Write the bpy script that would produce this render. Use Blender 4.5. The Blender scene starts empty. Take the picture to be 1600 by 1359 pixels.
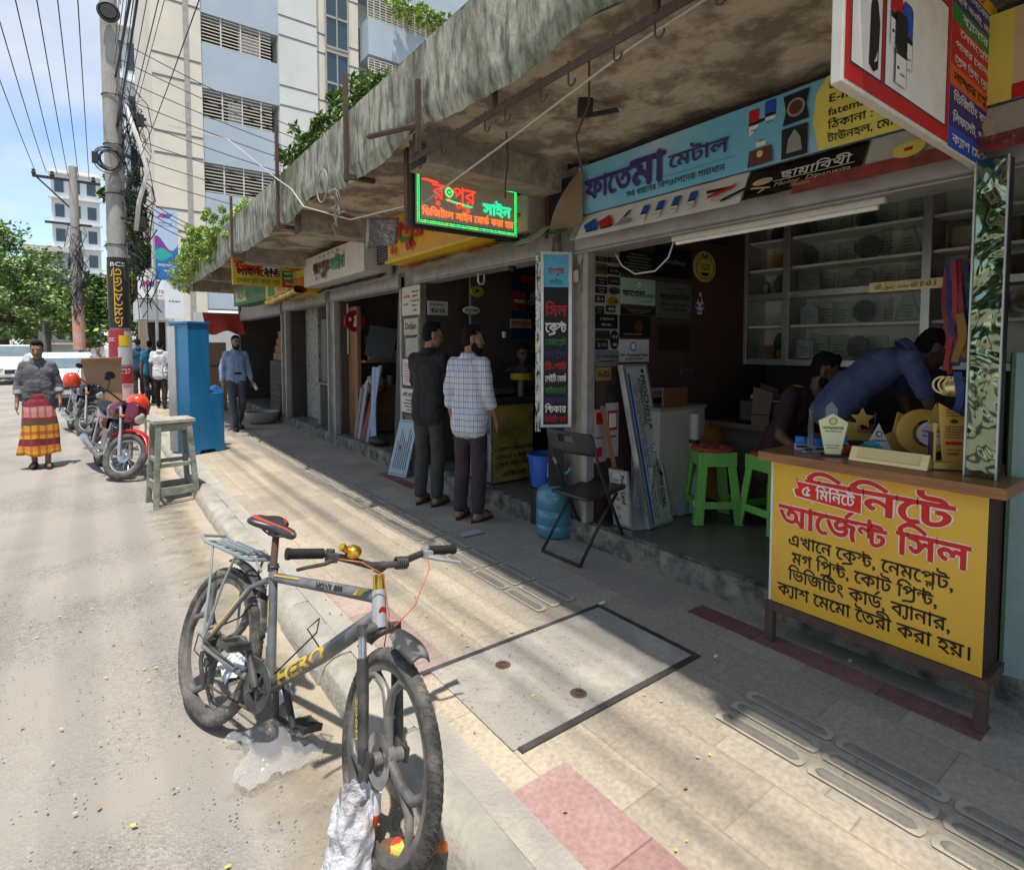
import bpy,bmesh,math,random
from mathutils import Vector,Matrix,Quaternion,noise as mnoise
R = math.radians
S = bpy.context.scene
COL = S.collection
random.seed(7)
# ------------------------------------------------------------------ camera
F_PX,PX,PY,CAM_H = 880.0,800.0,586.0,1.6
YAW = math.atan((800 - 145) / F_PX);PITCH = R(2.8)
FW = Vector((math.sin(YAW) * math.cos(PITCH),math.cos(YAW) * math.cos(PITCH),-math.sin(PITCH)))
RT = Vector((math.cos(YAW),-math.sin(YAW),0));UP = RT.cross(FW)
CAM = Vector((0,0,CAM_H))
cd = bpy.data.cameras.new('camera');cam = bpy.data.objects.new('camera',cd);COL.objects.link(cam)
cam.location = CAM;cam.rotation_euler = (R(90) - PITCH,0,-YAW)
cd.sensor_width = 36;cd.lens = F_PX / 1600 * 36;cd.shift_y = -(679.5 - PY) / 1600
cd.clip_start = 0.05;cd.clip_end = 2000
S.camera = cam
# ------------------------------------------------------------------ world and sun
SUN = Vector((0.15,0.22,-1.0)).normalized()          # the way the light travels
W = bpy.data.worlds.new('World');S.world = W;W.use_nodes = True
wn = W.node_tree;wn.nodes.clear()
sky = wn.nodes.new('ShaderNodeTexSky');sky.sky_type = 'NISHITA';sky.sun_disc = False
sky.sun_elevation = math.asin(-SUN.z);sky.sun_rotation = math.atan2(-SUN.x,-SUN.y)
sky.air_density = 1.0;sky.dust_density = 0.35;sky.ozone_density = 2.6
wtc = wn.nodes.new('ShaderNodeTexCoord')
wsep = wn.nodes.new('ShaderNodeSeparateXYZ');wn.links.new(wtc.outputs['Generated'],wsep.inputs[0])
wdiv = []
for k in ('X','Y'):
 a = wn.nodes.new('ShaderNodeMath');a.operation = 'ADD';a.inputs[1].default_value = 0.28;wn.links.new(wsep.outputs['Z'],a.inputs[0])
 d = wn.nodes.new('ShaderNodeMath');d.operation = 'DIVIDE';wn.links.new(wsep.outputs[k],d.inputs[0]);wn.links.new(a.outputs[0],d.inputs[1]);wdiv.append(d)
wcmb = wn.nodes.new('ShaderNodeCombineXYZ');wn.links.new(wdiv[0].outputs[0],wcmb.inputs[0]);wn.links.new(wdiv[1].outputs[0],wcmb.inputs[1])
wnz = wn.nodes.new('ShaderNodeTexNoise');wnz.inputs['Scale'].default_value = 1.25;wnz.inputs['Detail'].default_value = 5;wnz.inputs['Roughness'].default_value = 0.52
wn.links.new(wcmb.outputs[0],wnz.inputs['Vector'])
wrp = wn.nodes.new('ShaderNodeValToRGB');wrp.color_ramp.elements[0].position = 0.40;wrp.color_ramp.elements[1].position = 0.64
wn.links.new(wnz.outputs['Fac'],wrp.inputs[0])
wmix = wn.nodes.new('ShaderNodeMix');wmix.data_type = 'RGBA';wmix.inputs[7].default_value = (3.6,3.8,4.05,1)
wn.links.new(wrp.outputs[0],wmix.inputs[0]);wn.links.new(sky.outputs[0],wmix.inputs[6])
bg = wn.nodes.new('ShaderNodeBackground');bg.inputs['Strength'].default_value = 0.15
wn.links.new(wmix.outputs[2],bg.inputs['Color'])
wo = wn.nodes.new('ShaderNodeOutputWorld');wn.links.new(bg.outputs[0],wo.inputs[0])
sl = bpy.data.lights.new('sun','SUN');sl.energy = 4.3;sl.angle = R(1.2);sl.color = (1.0,0.945,0.86)
so = bpy.data.objects.new('sun',sl);COL.objects.link(so)
so.rotation_euler = SUN.to_track_quat('-Z','Y').to_euler()
vs = S.view_settings;vs.view_transform = 'Standard';vs.look = 'None';vs.exposure = 0.65;vs.gamma = 1.0
S.cycles.max_bounces = 10;S.cycles.diffuse_bounces = 6;S.cycles.transparent_max_bounces = 24
S.cycles.use_denoising = True
# ------------------------------------------------------------------ helpers: real points behind the photo's pixels
def ray(x,y): return FW + RT * ((x - PX) / F_PX) - UP * ((y - PY) / F_PX)
def atz(x,y,z=0.0): d = ray(x,y);return CAM + d * ((z - CAM_H) / d.z)
def atx(x,y,X): d = ray(x,y);return CAM + d * (X / d.x)
def aty(x,y,Y): d = ray(x,y);return CAM + d * (Y / d.y)
# ------------------------------------------------------------------ helpers: materials
def _n(nt,t,**kw):
 n = nt.nodes.new('ShaderNode' + t)
 for k,v in kw.items(): setattr(n,k,v)
 return n
def _in(n,k,v): n.inputs[k].default_value = v
def rgb(c):
 if isinstance(c,str):
  c = c.lstrip('#');v = [int(c[i:i + 2],16) / 255 for i in (0,2,4)]
  return tuple(((x / 12.92) if x <= .04045 else ((x + .055) / 1.055) ** 2.4) for x in v) + (1,)
 return tuple(c) + (1,) if len(c) == 3 else tuple(c)
MATS = {}
def mat(name,c,rough=0.6,metal=0.0,c2=None,scale=8.0,amt=0.5,bump=0.0,bscale=None,stretch=(1,1,1),spec=0.5,
  trans=0.0,emit=None,es=1.0,ior=1.45,alpha=1.0,c3=None,s3=2.0,lo=0.4,hi=0.65,lo3=0.5,hi3=0.68,detail=6.0,coat=0.0,sub=0.0):
 """principled material; c2 mixes in by noise, c3 adds a second, larger pattern of stains"""
 if name in MATS: return MATS[name]
 m = bpy.data.materials.new(name);m.use_nodes = True;nt = m.node_tree
 b = nt.nodes['Principled BSDF'];c = rgb(c)
 _in(b,'Base Color',c);_in(b,'Roughness',rough);_in(b,'Metallic',metal);_in(b,'Specular IOR Level',spec)
 _in(b,'Transmission Weight',trans);_in(b,'IOR',ior);_in(b,'Alpha',alpha);_in(b,'Coat Weight',coat);_in(b,'Subsurface Weight',sub)
 if emit is not None: _in(b,'Emission Color',rgb(emit));_in(b,'Emission Strength',es)
 tc = _n(nt,'TexCoord');mp = _n(nt,'Mapping');mp.inputs['Scale'].default_value = stretch
 nt.links.new(tc.outputs['Object'],mp.inputs[0])
 out = None
 if c2 is not None:
  nz = _n(nt,'TexNoise');_in(nz,'Scale',scale);_in(nz,'Detail',detail);_in(nz,'Roughness',.6);nt.links.new(mp.outputs[0],nz.inputs['Vector'])
  rp = _n(nt,'ValToRGB');rp.color_ramp.elements[0].position = lo;rp.color_ramp.elements[1].position = hi
  nt.links.new(nz.outputs['Fac'],rp.inputs[0])
  ml = _n(nt,'Math',operation='MULTIPLY');_in(ml,1,amt);nt.links.new(rp.outputs[0],ml.inputs[0])
  mx = _n(nt,'Mix',data_type='RGBA');mx.inputs[6].default_value = c;mx.inputs[7].default_value = rgb(c2)
  nt.links.new(ml.outputs[0],mx.inputs[0]);out = mx.outputs[2]
 if c3 is not None:
  nz = _n(nt,'TexNoise');_in(nz,'Scale',s3);_in(nz,'Detail',8.0);_in(nz,'Roughness',.65);nt.links.new(mp.outputs[0],nz.inputs['Vector'])
  rp = _n(nt,'ValToRGB');rp.color_ramp.elements[0].position = lo3;rp.color_ramp.elements[1].position = hi3
  nt.links.new(nz.outputs['Fac'],rp.inputs[0])
  mx = _n(nt,'Mix',data_type='RGBA');mx.inputs[6].default_value = c;mx.inputs[7].default_value = rgb(c3)
  if out: nt.links.new(out,mx.inputs[6])
  nt.links.new(rp.outputs[0],mx.inputs[0]);out = mx.outputs[2]
 if out: nt.links.new(out,b.inputs['Base Color'])
 if bump:
  nz = _n(nt,'TexNoise');_in(nz,'Scale',bscale or scale * 4);_in(nz,'Detail',5.0);nt.links.new(mp.outputs[0],nz.inputs['Vector'])
  bp = _n(nt,'Bump');_in(bp,'Strength',bump);_in(bp,'Distance',.02);nt.links.new(nz.outputs['Fac'],bp.inputs['Height']);nt.links.new(bp.outputs[0],b.inputs['Normal'])
 MATS[name] = m;return m
def flat(c,rough=.55):                                   # a plain printed or painted colour with slight wear
 r = rgb(c);k = 'print_%02x%02x%02x_%d' % (*[int(255 * min(1,x ** .4545)) for x in r[:3]],int(rough * 10))
 return mat(k,r,rough,c2=tuple(x * .8 for x in r[:3]),scale=9,amt=.6)
# ------------------------------------------------------------------ helpers: geometry
class MB:
 """collects verts and faces; build() links them as one mesh object"""
 def __init__(s): s.v = [];s.f = [];s.mi = [];s.m = 0
 def add(s,vs,fs,M=None):
  n = len(s.v);s.v += [tuple(M @ Vector(p)) if M is not None else tuple(p) for p in vs]
  s.f += [tuple(n + i for i in f) for f in fs];s.mi += [s.m] * len(fs);return s
 def box(s,x0,y0,z0,x1,y1,z1,M=None):
  if x0 > x1: x0,x1 = x1,x0
  if y0 > y1: y0,y1 = y1,y0
  if z0 > z1: z0,z1 = z1,z0
  return s.add([(x0,y0,z0),(x1,y0,z0),(x1,y1,z0),(x0,y1,z0),(x0,y0,z1),(x1,y0,z1),(x1,y1,z1),(x0,y1,z1)],
                     [(3,2,1,0),(4,5,6,7),(0,1,5,4),(1,2,6,5),(2,3,7,6),(3,0,4,7)],M)
 def cbox(s,c,d,M=None): return s.box(c[0] - d[0] / 2,c[1] - d[1] / 2,c[2] - d[2] / 2,c[0] + d[0] / 2,c[1] + d[1] / 2,c[2] + d[2] / 2,M)
 def prism(s,poly,a,b,axis='y',M=None):
  """polygon in the plane across axis, swept from a to b.  axis y: poly=(x,z); x: (y,z); z: (x,y)"""
  def P(p,t): return {'y': (p[0],t,p[1]),'x': (t,p[0],p[1]),'z': (p[0],p[1],t)}[axis]
  n = len(poly);vs = [P(p,a) for p in poly] + [P(p,b) for p in poly]
  fs = [tuple(range(n))[::-1],tuple(range(n,2 * n))] + [(i,(i + 1) % n,n + (i + 1) % n,n + i) for i in range(n)]
  return s.add(vs,fs,M)
 def tube(s,pts,r,seg=8,cap=True,M=None,closed=False):
  pts = [Vector(p) for p in pts];n = len(pts)
  rs = r if isinstance(r,(list,tuple)) else [r] * n
  vs = [];fs = [];prev = None
  for i,p in enumerate(pts):
   if closed: t = pts[(i + 1) % n] - pts[i - 1]
   else: t = pts[min(i + 1,n - 1)] - pts[max(i - 1,0)]
   if t.length < 1e-9: t = Vector((0,0,1))
   t.normalize()
   if prev is None:
    a = Vector((0,0,1)) if abs(t.z) < .9 else Vector((1,0,0))
    u = t.cross(a).normalized()
   else:
    u = prev - t * prev.dot(t)
    u = u.normalized() if u.length > 1e-6 else t.orthogonal().normalized()
   prev = u;w = t.cross(u)
   vs += [p + (u * math.cos(2 * math.pi * k / seg) + w * math.sin(2 * math.pi * k / seg)) * rs[i] for k in range(seg)]
  m = n if closed else n - 1
  for i in range(m):
   j = (i + 1) % n
   for k in range(seg): fs.append((i * seg + k,i * seg + (k + 1) % seg,j * seg + (k + 1) % seg,j * seg + k))
  if cap and not closed: fs += [tuple(range(seg))[::-1],tuple((n - 1) * seg + k for k in range(seg))]
  return s.add(vs,fs,M)
 def cyl(s,a,b,r,seg=16,r2=None,M=None): return s.tube([a,b],[r,r if r2 is None else r2],seg,True,M)
 def lathe(s,prof,seg=24,M=None,arc=2 * math.pi):
  """profile of (r,z) turned about z"""
  vs = [];fs = [];n = len(prof);full = arc > 6.28;k = seg if full else seg + 1
  for i in range(k):
   a = arc * i / seg
   vs += [(p[0] * math.cos(a),p[0] * math.sin(a),p[1]) for p in prof]
  for i in range(seg):
   j = (i + 1) % k
   for q in range(n - 1): fs.append((i * n + q,j * n + q,j * n + q + 1,i * n + q + 1))
  return s.add(vs,fs,M)
 def ball(s,c,r,seg=16,M=None,rings=10):
  r = r if isinstance(r,(list,tuple)) else (r,r,r);vs = [(c[0],c[1],c[2] - r[2])];fs = []
  for i in range(1,rings):
   a = math.pi * i / rings - math.pi / 2
   vs += [(c[0] + r[0] * math.cos(a) * math.cos(2 * math.pi * k / seg),c[1] + r[1] * math.cos(a) * math.sin(2 * math.pi * k / seg),c[2] + r[2] * math.sin(a)) for k in range(seg)]
  vs.append((c[0],c[1],c[2] + r[2]));top = len(vs) - 1
  for k in range(seg):
   fs.append((0,1 + (k + 1) % seg,1 + k));fs.append((top,top - seg + k,top - seg + (k + 1) % seg))
   for i in range(rings - 2): fs.append((1 + i * seg + k,1 + i * seg + (k + 1) % seg,1 + (i + 1) * seg + (k + 1) % seg,1 + (i + 1) * seg + k))
  return s.add(vs,fs,M)
 def ring(s,c,r,rr,axis='y',seg=40,sseg=8,M=None):
  vs = []
  for i in range(seg):
   a = 2 * math.pi * i / seg;ca,sa = math.cos(a),math.sin(a)
   vs.append({'y': (c[0] + r * ca,c[1],c[2] + r * sa),'x': (c[0],c[1] + r * ca,c[2] + r * sa),'z': (c[0] + r * ca,c[1] + r * sa,c[2])}[axis])
  return s.tube(vs,rr,sseg,False,M,True)
 def grid(s,fn,nu,nv):
  vs = [fn(i / nu,j / nv) for j in range(nv + 1) for i in range(nu + 1)]
  return s.add(vs,[(j * (nu + 1) + i,j * (nu + 1) + i + 1,(j + 1) * (nu + 1) + i + 1,(j + 1) * (nu + 1) + i) for j in range(nv) for i in range(nu)])
 def build(s,name,m=None,parent=None,smooth=False,bevel=0.0,world=False,angle=40,seg=2,solid=0.0):
  me = bpy.data.meshes.new(name)
  vs = s.v
  if world and parent is not None:
   inv = (Matrix.Translation(parent.location) @ parent.rotation_euler.to_matrix().to_4x4()).inverted();vs = [tuple(inv @ Vector(p)) for p in vs]
  me.from_pydata(vs,[],s.f);me.validate()
  for mm in (m if isinstance(m,(list,tuple)) else [m]):
   if mm is not None: me.materials.append(mm)
  if isinstance(m,(list,tuple)) and len(m) > 1 and len(me.polygons) == len(s.mi): me.polygons.foreach_set('material_index',s.mi)
  if smooth:
   me.polygons.foreach_set('use_smooth',[True] * len(me.polygons))
   if smooth != 'all': me.set_sharp_from_angle(angle=R(angle))
  o = bpy.data.objects.new(name,me);COL.objects.link(o)
  if parent is not None: o.parent = parent
  if solid:
   b = o.modifiers.new('solid','SOLIDIFY');b.thickness = solid;b.offset = 0
  if bevel:
   b = o.modifiers.new('bevel','BEVEL');b.width = bevel;b.segments = seg;b.limit_method = 'ANGLE';b.angle_limit = R(35)
   if smooth is False: me.polygons.foreach_set('use_smooth',[True] * len(me.polygons));b.harden_normals = True
  return o
def tag(o,label,cat,group=None,kind=None):
 o['label'] = label;o['category'] = cat
 if group: o['group'] = group
 if kind: o['kind'] = kind
 return o
def thing(name,label,cat,loc=(0,0,0),rz=0.0,group=None):
 o = bpy.data.objects.new(name,None);COL.objects.link(o);o.empty_display_size = .1
 o.location = loc;o.rotation_euler = (0,0,rz);return tag(o,label,cat,group)
def struct(o): o['kind'] = 'structure';return o
def kids(o): return [c for c in COL.objects if c.parent == o]
def copy_tree(o,loc=None,rz=None,label=None):
 c = o.copy();COL.objects.link(c)
 for ch in kids(o):
  d = ch.copy();COL.objects.link(d);d.parent = c
  for g in kids(ch):
   e = g.copy();COL.objects.link(e);e.parent = d
 if loc is not None: c.location = loc
 if rz is not None: c.rotation_euler = (0,0,rz)
 if label: c['label'] = label
 return c
def frame(o,u,v):                                       # matrix whose x is u, y is v, z the normal, at o
 u = Vector(u).normalized();v = Vector(v);n = u.cross(v).normalized();v = n.cross(u)
 return Matrix(((u.x,v.x,n.x,o[0]),(u.y,v.y,n.y,o[1]),(u.z,v.z,n.z,o[2]),(0,0,0,1)))
# ------------------------------------------------------------------ lettering: glyph outlines of the built-in fonts, joined by hand for Bengali
GL = {}
_tc = bpy.data.curves.new('glyph','FONT');_to = bpy.data.objects.new('glyph',_tc);_tc.resolution_u = 2
_tc.fill_mode = 'NONE'
from mathutils.geometry import delaunay_2d_cdt
def _outline(body):
 _tc.body = body;me = _to.to_mesh();vs = [tuple(v.co) for v in me.vertices];es = [tuple(e.vertices) for e in me.edges];_to.to_mesh_clear();return vs,es
def _raw(body):
 """outlines filled by winding number, since the glyphs' strokes overlap"""
 vs,es = _outline(body);adj = {}
 for p,q in es: adj.setdefault(p,[]).append(q);adj.setdefault(q,[]).append(p)
 seen = set();cons = []
 for i in range(len(vs)):
  if i in seen or i not in adj: continue
  loop = [i];seen.add(i);nx = i + 1 if i + 1 in adj[i] else adj[i][0]
  while nx not in seen:
   loop.append(nx);seen.add(nx);c = [q for q in adj[nx] if q not in seen]
   if not c: break
   nx = c[0]
  if len(loop) > 2: cons.append(loop)
 ed = [(vs[l[k]],vs[l[(k + 1) % len(l)]]) for l in cons for k in range(len(l))]
 ov,oe,of,*_ = delaunay_2d_cdt([Vector(v[:2]) for v in vs],[(l[k],l[(k + 1) % len(l)]) for l in cons for k in range(len(l))],[],0,1e-6)
 fs = []
 for f in of:
  cx = sum(ov[i].x for i in f) / len(f);cy = sum(ov[i].y for i in f) / len(f);w = 0
  for p,q in ed:
   if (p[1] <= cy) != (q[1] <= cy):
    xx = p[0] + (cy - p[1]) / (q[1] - p[1]) * (q[0] - p[0])
    if xx > cx: w += 1 if q[1] > p[1] else -1
  if w: fs.append(tuple(f))
 return [(v.x,v.y,0) for v in ov],fs
def glyph(ch,bold):
 k = (ch,bold)
 if k not in GL:
  if not ch.strip(): GL[k] = ([],[],.28);return GL[k]
  vs,fs = _raw(ch);w = .266 if ch == '\u09bf' else max(p[0] for p in _outline(ch + 'I')[0]) - max(p[0] for p in _outline('I')[0]);GL[k] = (vs,fs,w)
 return GL[k]
BC = set('কখগঘঙচছজঝঞটঠডঢণতথদধনপফবভমযরলশষসহৎড়ঢ়য়') | {'\u09dc','\u09dd','\u09df'}
HS = '\u09cd';NUK = '\u09bc'
def _stroke(pts,w):
 vs = [];n = len(pts)
 for i,p in enumerate(pts):
  a,b = pts[max(i - 1,0)],pts[min(i + 1,n - 1)];d = Vector((b[0] - a[0],b[1] - a[1])).normalized()
  vs += [(p[0] - d.y * w / 2,p[1] + d.x * w / 2,0),(p[0] + d.y * w / 2,p[1] - d.x * w / 2,0)]
 return vs,[(2 * i,2 * i + 1,2 * i + 3,2 * i + 2) for i in range(n - 1)]
def text2d(t,bold=0):
 """-> verts, faces of a line of text in em units, and its width"""
 V = [];Fc = [];x = 0.0;sw = .075
 t = t.replace('য়','\u09df').replace('ড়','\u09dc').replace('ঢ়','\u09dd')
 def put(vs,fs,dx,dy=0,sx=1,sy=1,ax=0,ay=0):
  n = len(V);V.extend(((p[0] - ax) * sx + ax + dx,(p[1] - ay) * sy + ay + dy,0) for p in vs);Fc.extend(tuple(n + i for i in f) for f in fs)
 i = 0
 while i < len(t):
  c = t[i]
  if c not in BC:
   vs,fs,w = glyph(c,bold);put(vs,fs,x);x += w;i += 1;continue
  parts = [c];i += 1
  while i + 1 < len(t) and t[i] == HS and t[i + 1] in BC: parts.append(t[i + 1]);i += 2
  sign = '';post = []
  while i < len(t) and t[i] in '\u09be\u09bf\u09c0\u09c1\u09c2\u09c3\u09c7\u09c8\u09cb\u09cc': sign += t[i];i += 1
  while i < len(t) and t[i] in '\u0981\u0982\u0983': post.append(t[i]);i += 1
  reph = len(parts) > 1 and parts[0] == 'র'
  if reph: parts = parts[1:]
  yap = len(parts) > 1 and parts[-1] == 'য'
  if yap: parts = parts[:-1]
  rap = len(parts) > 1 and parts[-1] == 'র'
  if rap: parts = parts[:-1]
  pre = {'\u09bf': '\u09bf','\u09c7': '\u09c7','\u09c8': '\u09c8','\u09cb': '\u09c7','\u09cc': '\u09c7'}.get(sign)
  if pre: vs,fs,w = glyph(pre,bold);put(vs,fs,x);x += w
  x0 = x
  if len(parts) == 1: vs,fs,w = glyph(parts[0],bold);put(vs,fs,x);x += w
  elif parts[-1] == 'ল':
   vs,fs,w = glyph(parts[0],bold);put(vs,fs,x,sy=.72,ay=.62);x += w
   vs,fs,w2 = glyph('ল',bold);put(vs,fs,x - w2 * .62 - .02,-.2,.55,.55)
  else:
   vs,fs,w = glyph(parts[0],bold);put(vs,fs,x,0,.66,.62,0,.62);x += w * .62
   vs,fs,w = glyph(parts[-1],bold);put(vs,fs,x - .1,-.1,.86,.84,0,.62);x += w * .86 - .1
  if rap: put(*_stroke([(x0 + .02,-.2),(x0 + .2,-.14),(x0 + .42,-.12),(x0 + .6,-.02)],sw),0)
  if yap: put(*_stroke([(x - .02,.6),(x + .26,.6)],sw),0);put(*_stroke([(x + .2,.6),(x + .2,.05),(x + .14,-.06),(x + .05,-.04),(x + .01,.06)],sw),0);x += .3
  xr = x
  if sign in ('\u09c1','\u09c2','\u09c3'):
   vs,fs,w = glyph(sign,bold);cx = (min(p[0] for p in vs) + max(p[0] for p in vs)) / 2;put(vs,fs,(x0 + x) / 2 + .12 - cx)
  elif sign in ('\u09be','\u09cb'): vs,fs,w = glyph('\u09be',bold);put(vs,fs,x);x += w
  elif sign in ('\u09c0',): vs,fs,w = glyph(sign,bold);put(vs,fs,x);x += w
  if reph: put(*_stroke([(xr - .34,.68),(xr - .12,.92)],sw),0)
  for q in post: vs,fs,w = glyph(q,bold);put(vs,fs,x if q != '\u0981' else x - .4);x += w if q != '\u0981' else 0
 return V,Fc,x
class Lettering(MB):
 """lines of text on a sheet whose matrix is M (x along the line, y up, z out)"""
 def line(s,t,x,y,size,M,width=None,bold=.012,mi=0,align='l',lift=.0015,slant=0.0,rot=0.0):
  V,Fc,w = text2d(t,0);sx = size
  if width: sx = width / max(w,.01)
  off = {'l': 0,'c': -w * sx / 2,'r': -w * sx}[align];s.m = mi
  ca,sa = math.cos(rot),math.sin(rot)
  for q,(bx,by) in enumerate([(0,0)] if not bold else [(-bold,0),(bold,0),(0,bold),(0,-bold)]):
   pts = []
   for p in V:
    a = (p[0] + bx) * sx + off + p[1] * size * slant;b = (p[1] + by) * size
    pts.append((x + a * ca - b * sa,y + a * sa + b * ca,lift + q * .0002))
   s.add(pts,Fc,M)
  return w * sx
 def rule(s,x,y,w,h,M,mi=0,lift=.001): s.m = mi;return s.add([(x,y,lift),(x + w,y,lift),(x + w,y + h,lift),(x,y + h,lift)],[(0,1,2,3)],M)
 def poly(s,pts,M,mi=0,lift=.001): s.m = mi;return s.add([(p[0],p[1],lift) for p in pts],[tuple(range(len(pts)))],M)
 def disc(s,x,y,r,M,mi=0,lift=.001,r2=None,seg=28): return s.poly([(x + r * math.cos(2 * math.pi * k / seg),y + (r2 or r) * math.sin(2 * math.pi * k / seg)) for k in range(seg)],M,mi,lift)
 def scribble(s,x,y,w,h,M,mi=0,lift=.001,rnd=random):
  """a line of print too small to read: short marks of differing length"""
  a = x
  while a < x + w - h * .4:
   l = min(h * rnd.uniform(.5,2.2),x + w - a);s.rule(a,y + h * rnd.uniform(0,.15),l,h * rnd.uniform(.55,.8),M,mi,lift);a += l + h * rnd.uniform(.25,.5)
  return s
def board(M,w,h,t,name,m,parent=None,bevel=0.0):
 """a slab w x h, its front face lying in the sheet of matrix M and its thickness behind"""
 b = MB();b.box(0,0,-t,w,h,0,M);return b.build(name,m,parent,bevel=bevel,world=True)

# ================================================================== materials of the setting
def slab_mat(name,c,c2,mortar,bw,rh,dirt,off=0.0,bump=.35,msize=.004,c3=None):
 """weathered slabs: brick pattern with noise, stains and gritty bump, in object space (x across, y along the street)"""
 m = mat(name,c,.85,c2=c2,scale=2.2,amt=.8,c3=c3 or dirt,s3=1.3,lo3=.52,hi3=.8)
 nt = m.node_tree;b = nt.nodes['Principled BSDF']
 tc = _n(nt,'TexCoord');mp = _n(nt,'Mapping');mp.inputs['Rotation'].default_value = (0,0,R(90));mp.inputs['Location'].default_value = (off,.02,0)
 nt.links.new(tc.outputs['Object'],mp.inputs[0])
 nw = _n(nt,'TexNoise');_in(nw,'Scale',3.0);nt.links.new(tc.outputs['Object'],nw.inputs['Vector'])
 va = _n(nt,'VectorMath',operation='MULTIPLY_ADD');va.inputs[1].default_value = (.012,.012,0);nt.links.new(nw.outputs['Color'],va.inputs[0]);nt.links.new(mp.outputs[0],va.inputs[2])
 br = _n(nt,'TexBrick');br.offset = .5;_in(br,'Scale',1.0);_in(br,'Mortar Size',msize);_in(br,'Mortar Smooth',.3);_in(br,'Brick Width',bw);_in(br,'Row Height',rh)
 br.inputs['Color1'].default_value = (1,1,1,1);br.inputs['Color2'].default_value = (.74,.74,.76,1);br.inputs['Mortar'].default_value = (mortar,mortar,mortar * .95,1)
 nt.links.new(va.outputs[0],br.inputs['Vector'])
 src = b.inputs['Base Color'].links[0].from_socket
 mu = _n(nt,'Mix',data_type='RGBA',blend_type='MULTIPLY');mu.inputs[0].default_value = 1
 nt.links.new(src,mu.inputs[6]);nt.links.new(br.outputs['Color'],mu.inputs[7])
 fn = _n(nt,'TexNoise');_in(fn,'Scale',55.0);_in(fn,'Detail',6.0);nt.links.new(tc.outputs['Object'],fn.inputs['Vector'])
 fr = _n(nt,'ValToRGB');fr.color_ramp.elements[0].position = .3;fr.color_ramp.elements[0].color = (.78,.78,.77,1);fr.color_ramp.elements[1].position = .7;fr.color_ramp.elements[1].color = (1.1,1.1,1.08,1)
 nt.links.new(fn.outputs['Fac'],fr.inputs[0])
 m2 = _n(nt,'Mix',data_type='RGBA',blend_type='MULTIPLY');m2.inputs[0].default_value = 1;nt.links.new(mu.outputs[2],m2.inputs[6]);nt.links.new(fr.outputs[0],m2.inputs[7])
 nt.links.new(m2.outputs[2],b.inputs['Base Color'])
 ad = _n(nt,'Math',operation='MULTIPLY_ADD');_in(ad,1,.25);nt.links.new(fn.outputs['Fac'],ad.inputs[0]); 
 iv = _n(nt,'Math',operation='SUBTRACT');_in(iv,0,1.0);nt.links.new(br.outputs['Fac'],iv.inputs[1]);nt.links.new(iv.outputs[0],ad.inputs[2])
 bp = _n(nt,'Bump');_in(bp,'Strength',bump);_in(bp,'Distance',.012);nt.links.new(ad.outputs[0],bp.inputs['Height']);nt.links.new(bp.outputs[0],b.inputs['Normal'])
 return m
M_slab = slab_mat('pale_paving',(.45,.378,.285),(.36,.315,.25),.68,.46,.30,(.29,.265,.225))
M_slabB = slab_mat('grey_paving',(.39,.34,.27),(.33,.29,.235),.68,.40,.31,(.27,.25,.215),.2)
M_red = slab_mat('faded_red_paving',(.34,.20,.185),(.40,.32,.28),.6,.62,4.0,(.42,.36,.29),.1)
M_red2 = slab_mat('dark_red_paving',(.20,.075,.07),(.26,.15,.13),.6,.55,4.0,(.28,.21,.18),.1)
M_conc = mat('plain_concrete',(.37,.345,.30),.9,c2=(.29,.27,.235),scale=4,amt=.8,c3=(.42,.39,.33),s3=2.2,bump=.5,bscale=60)
M_road = mat('dusty_asphalt',(.285,.262,.232),.92,c2=(.225,.208,.186),scale=1.1,amt=.85,c3=(.33,.298,.25),s3=.55,lo3=.48,hi3=.75)
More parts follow.
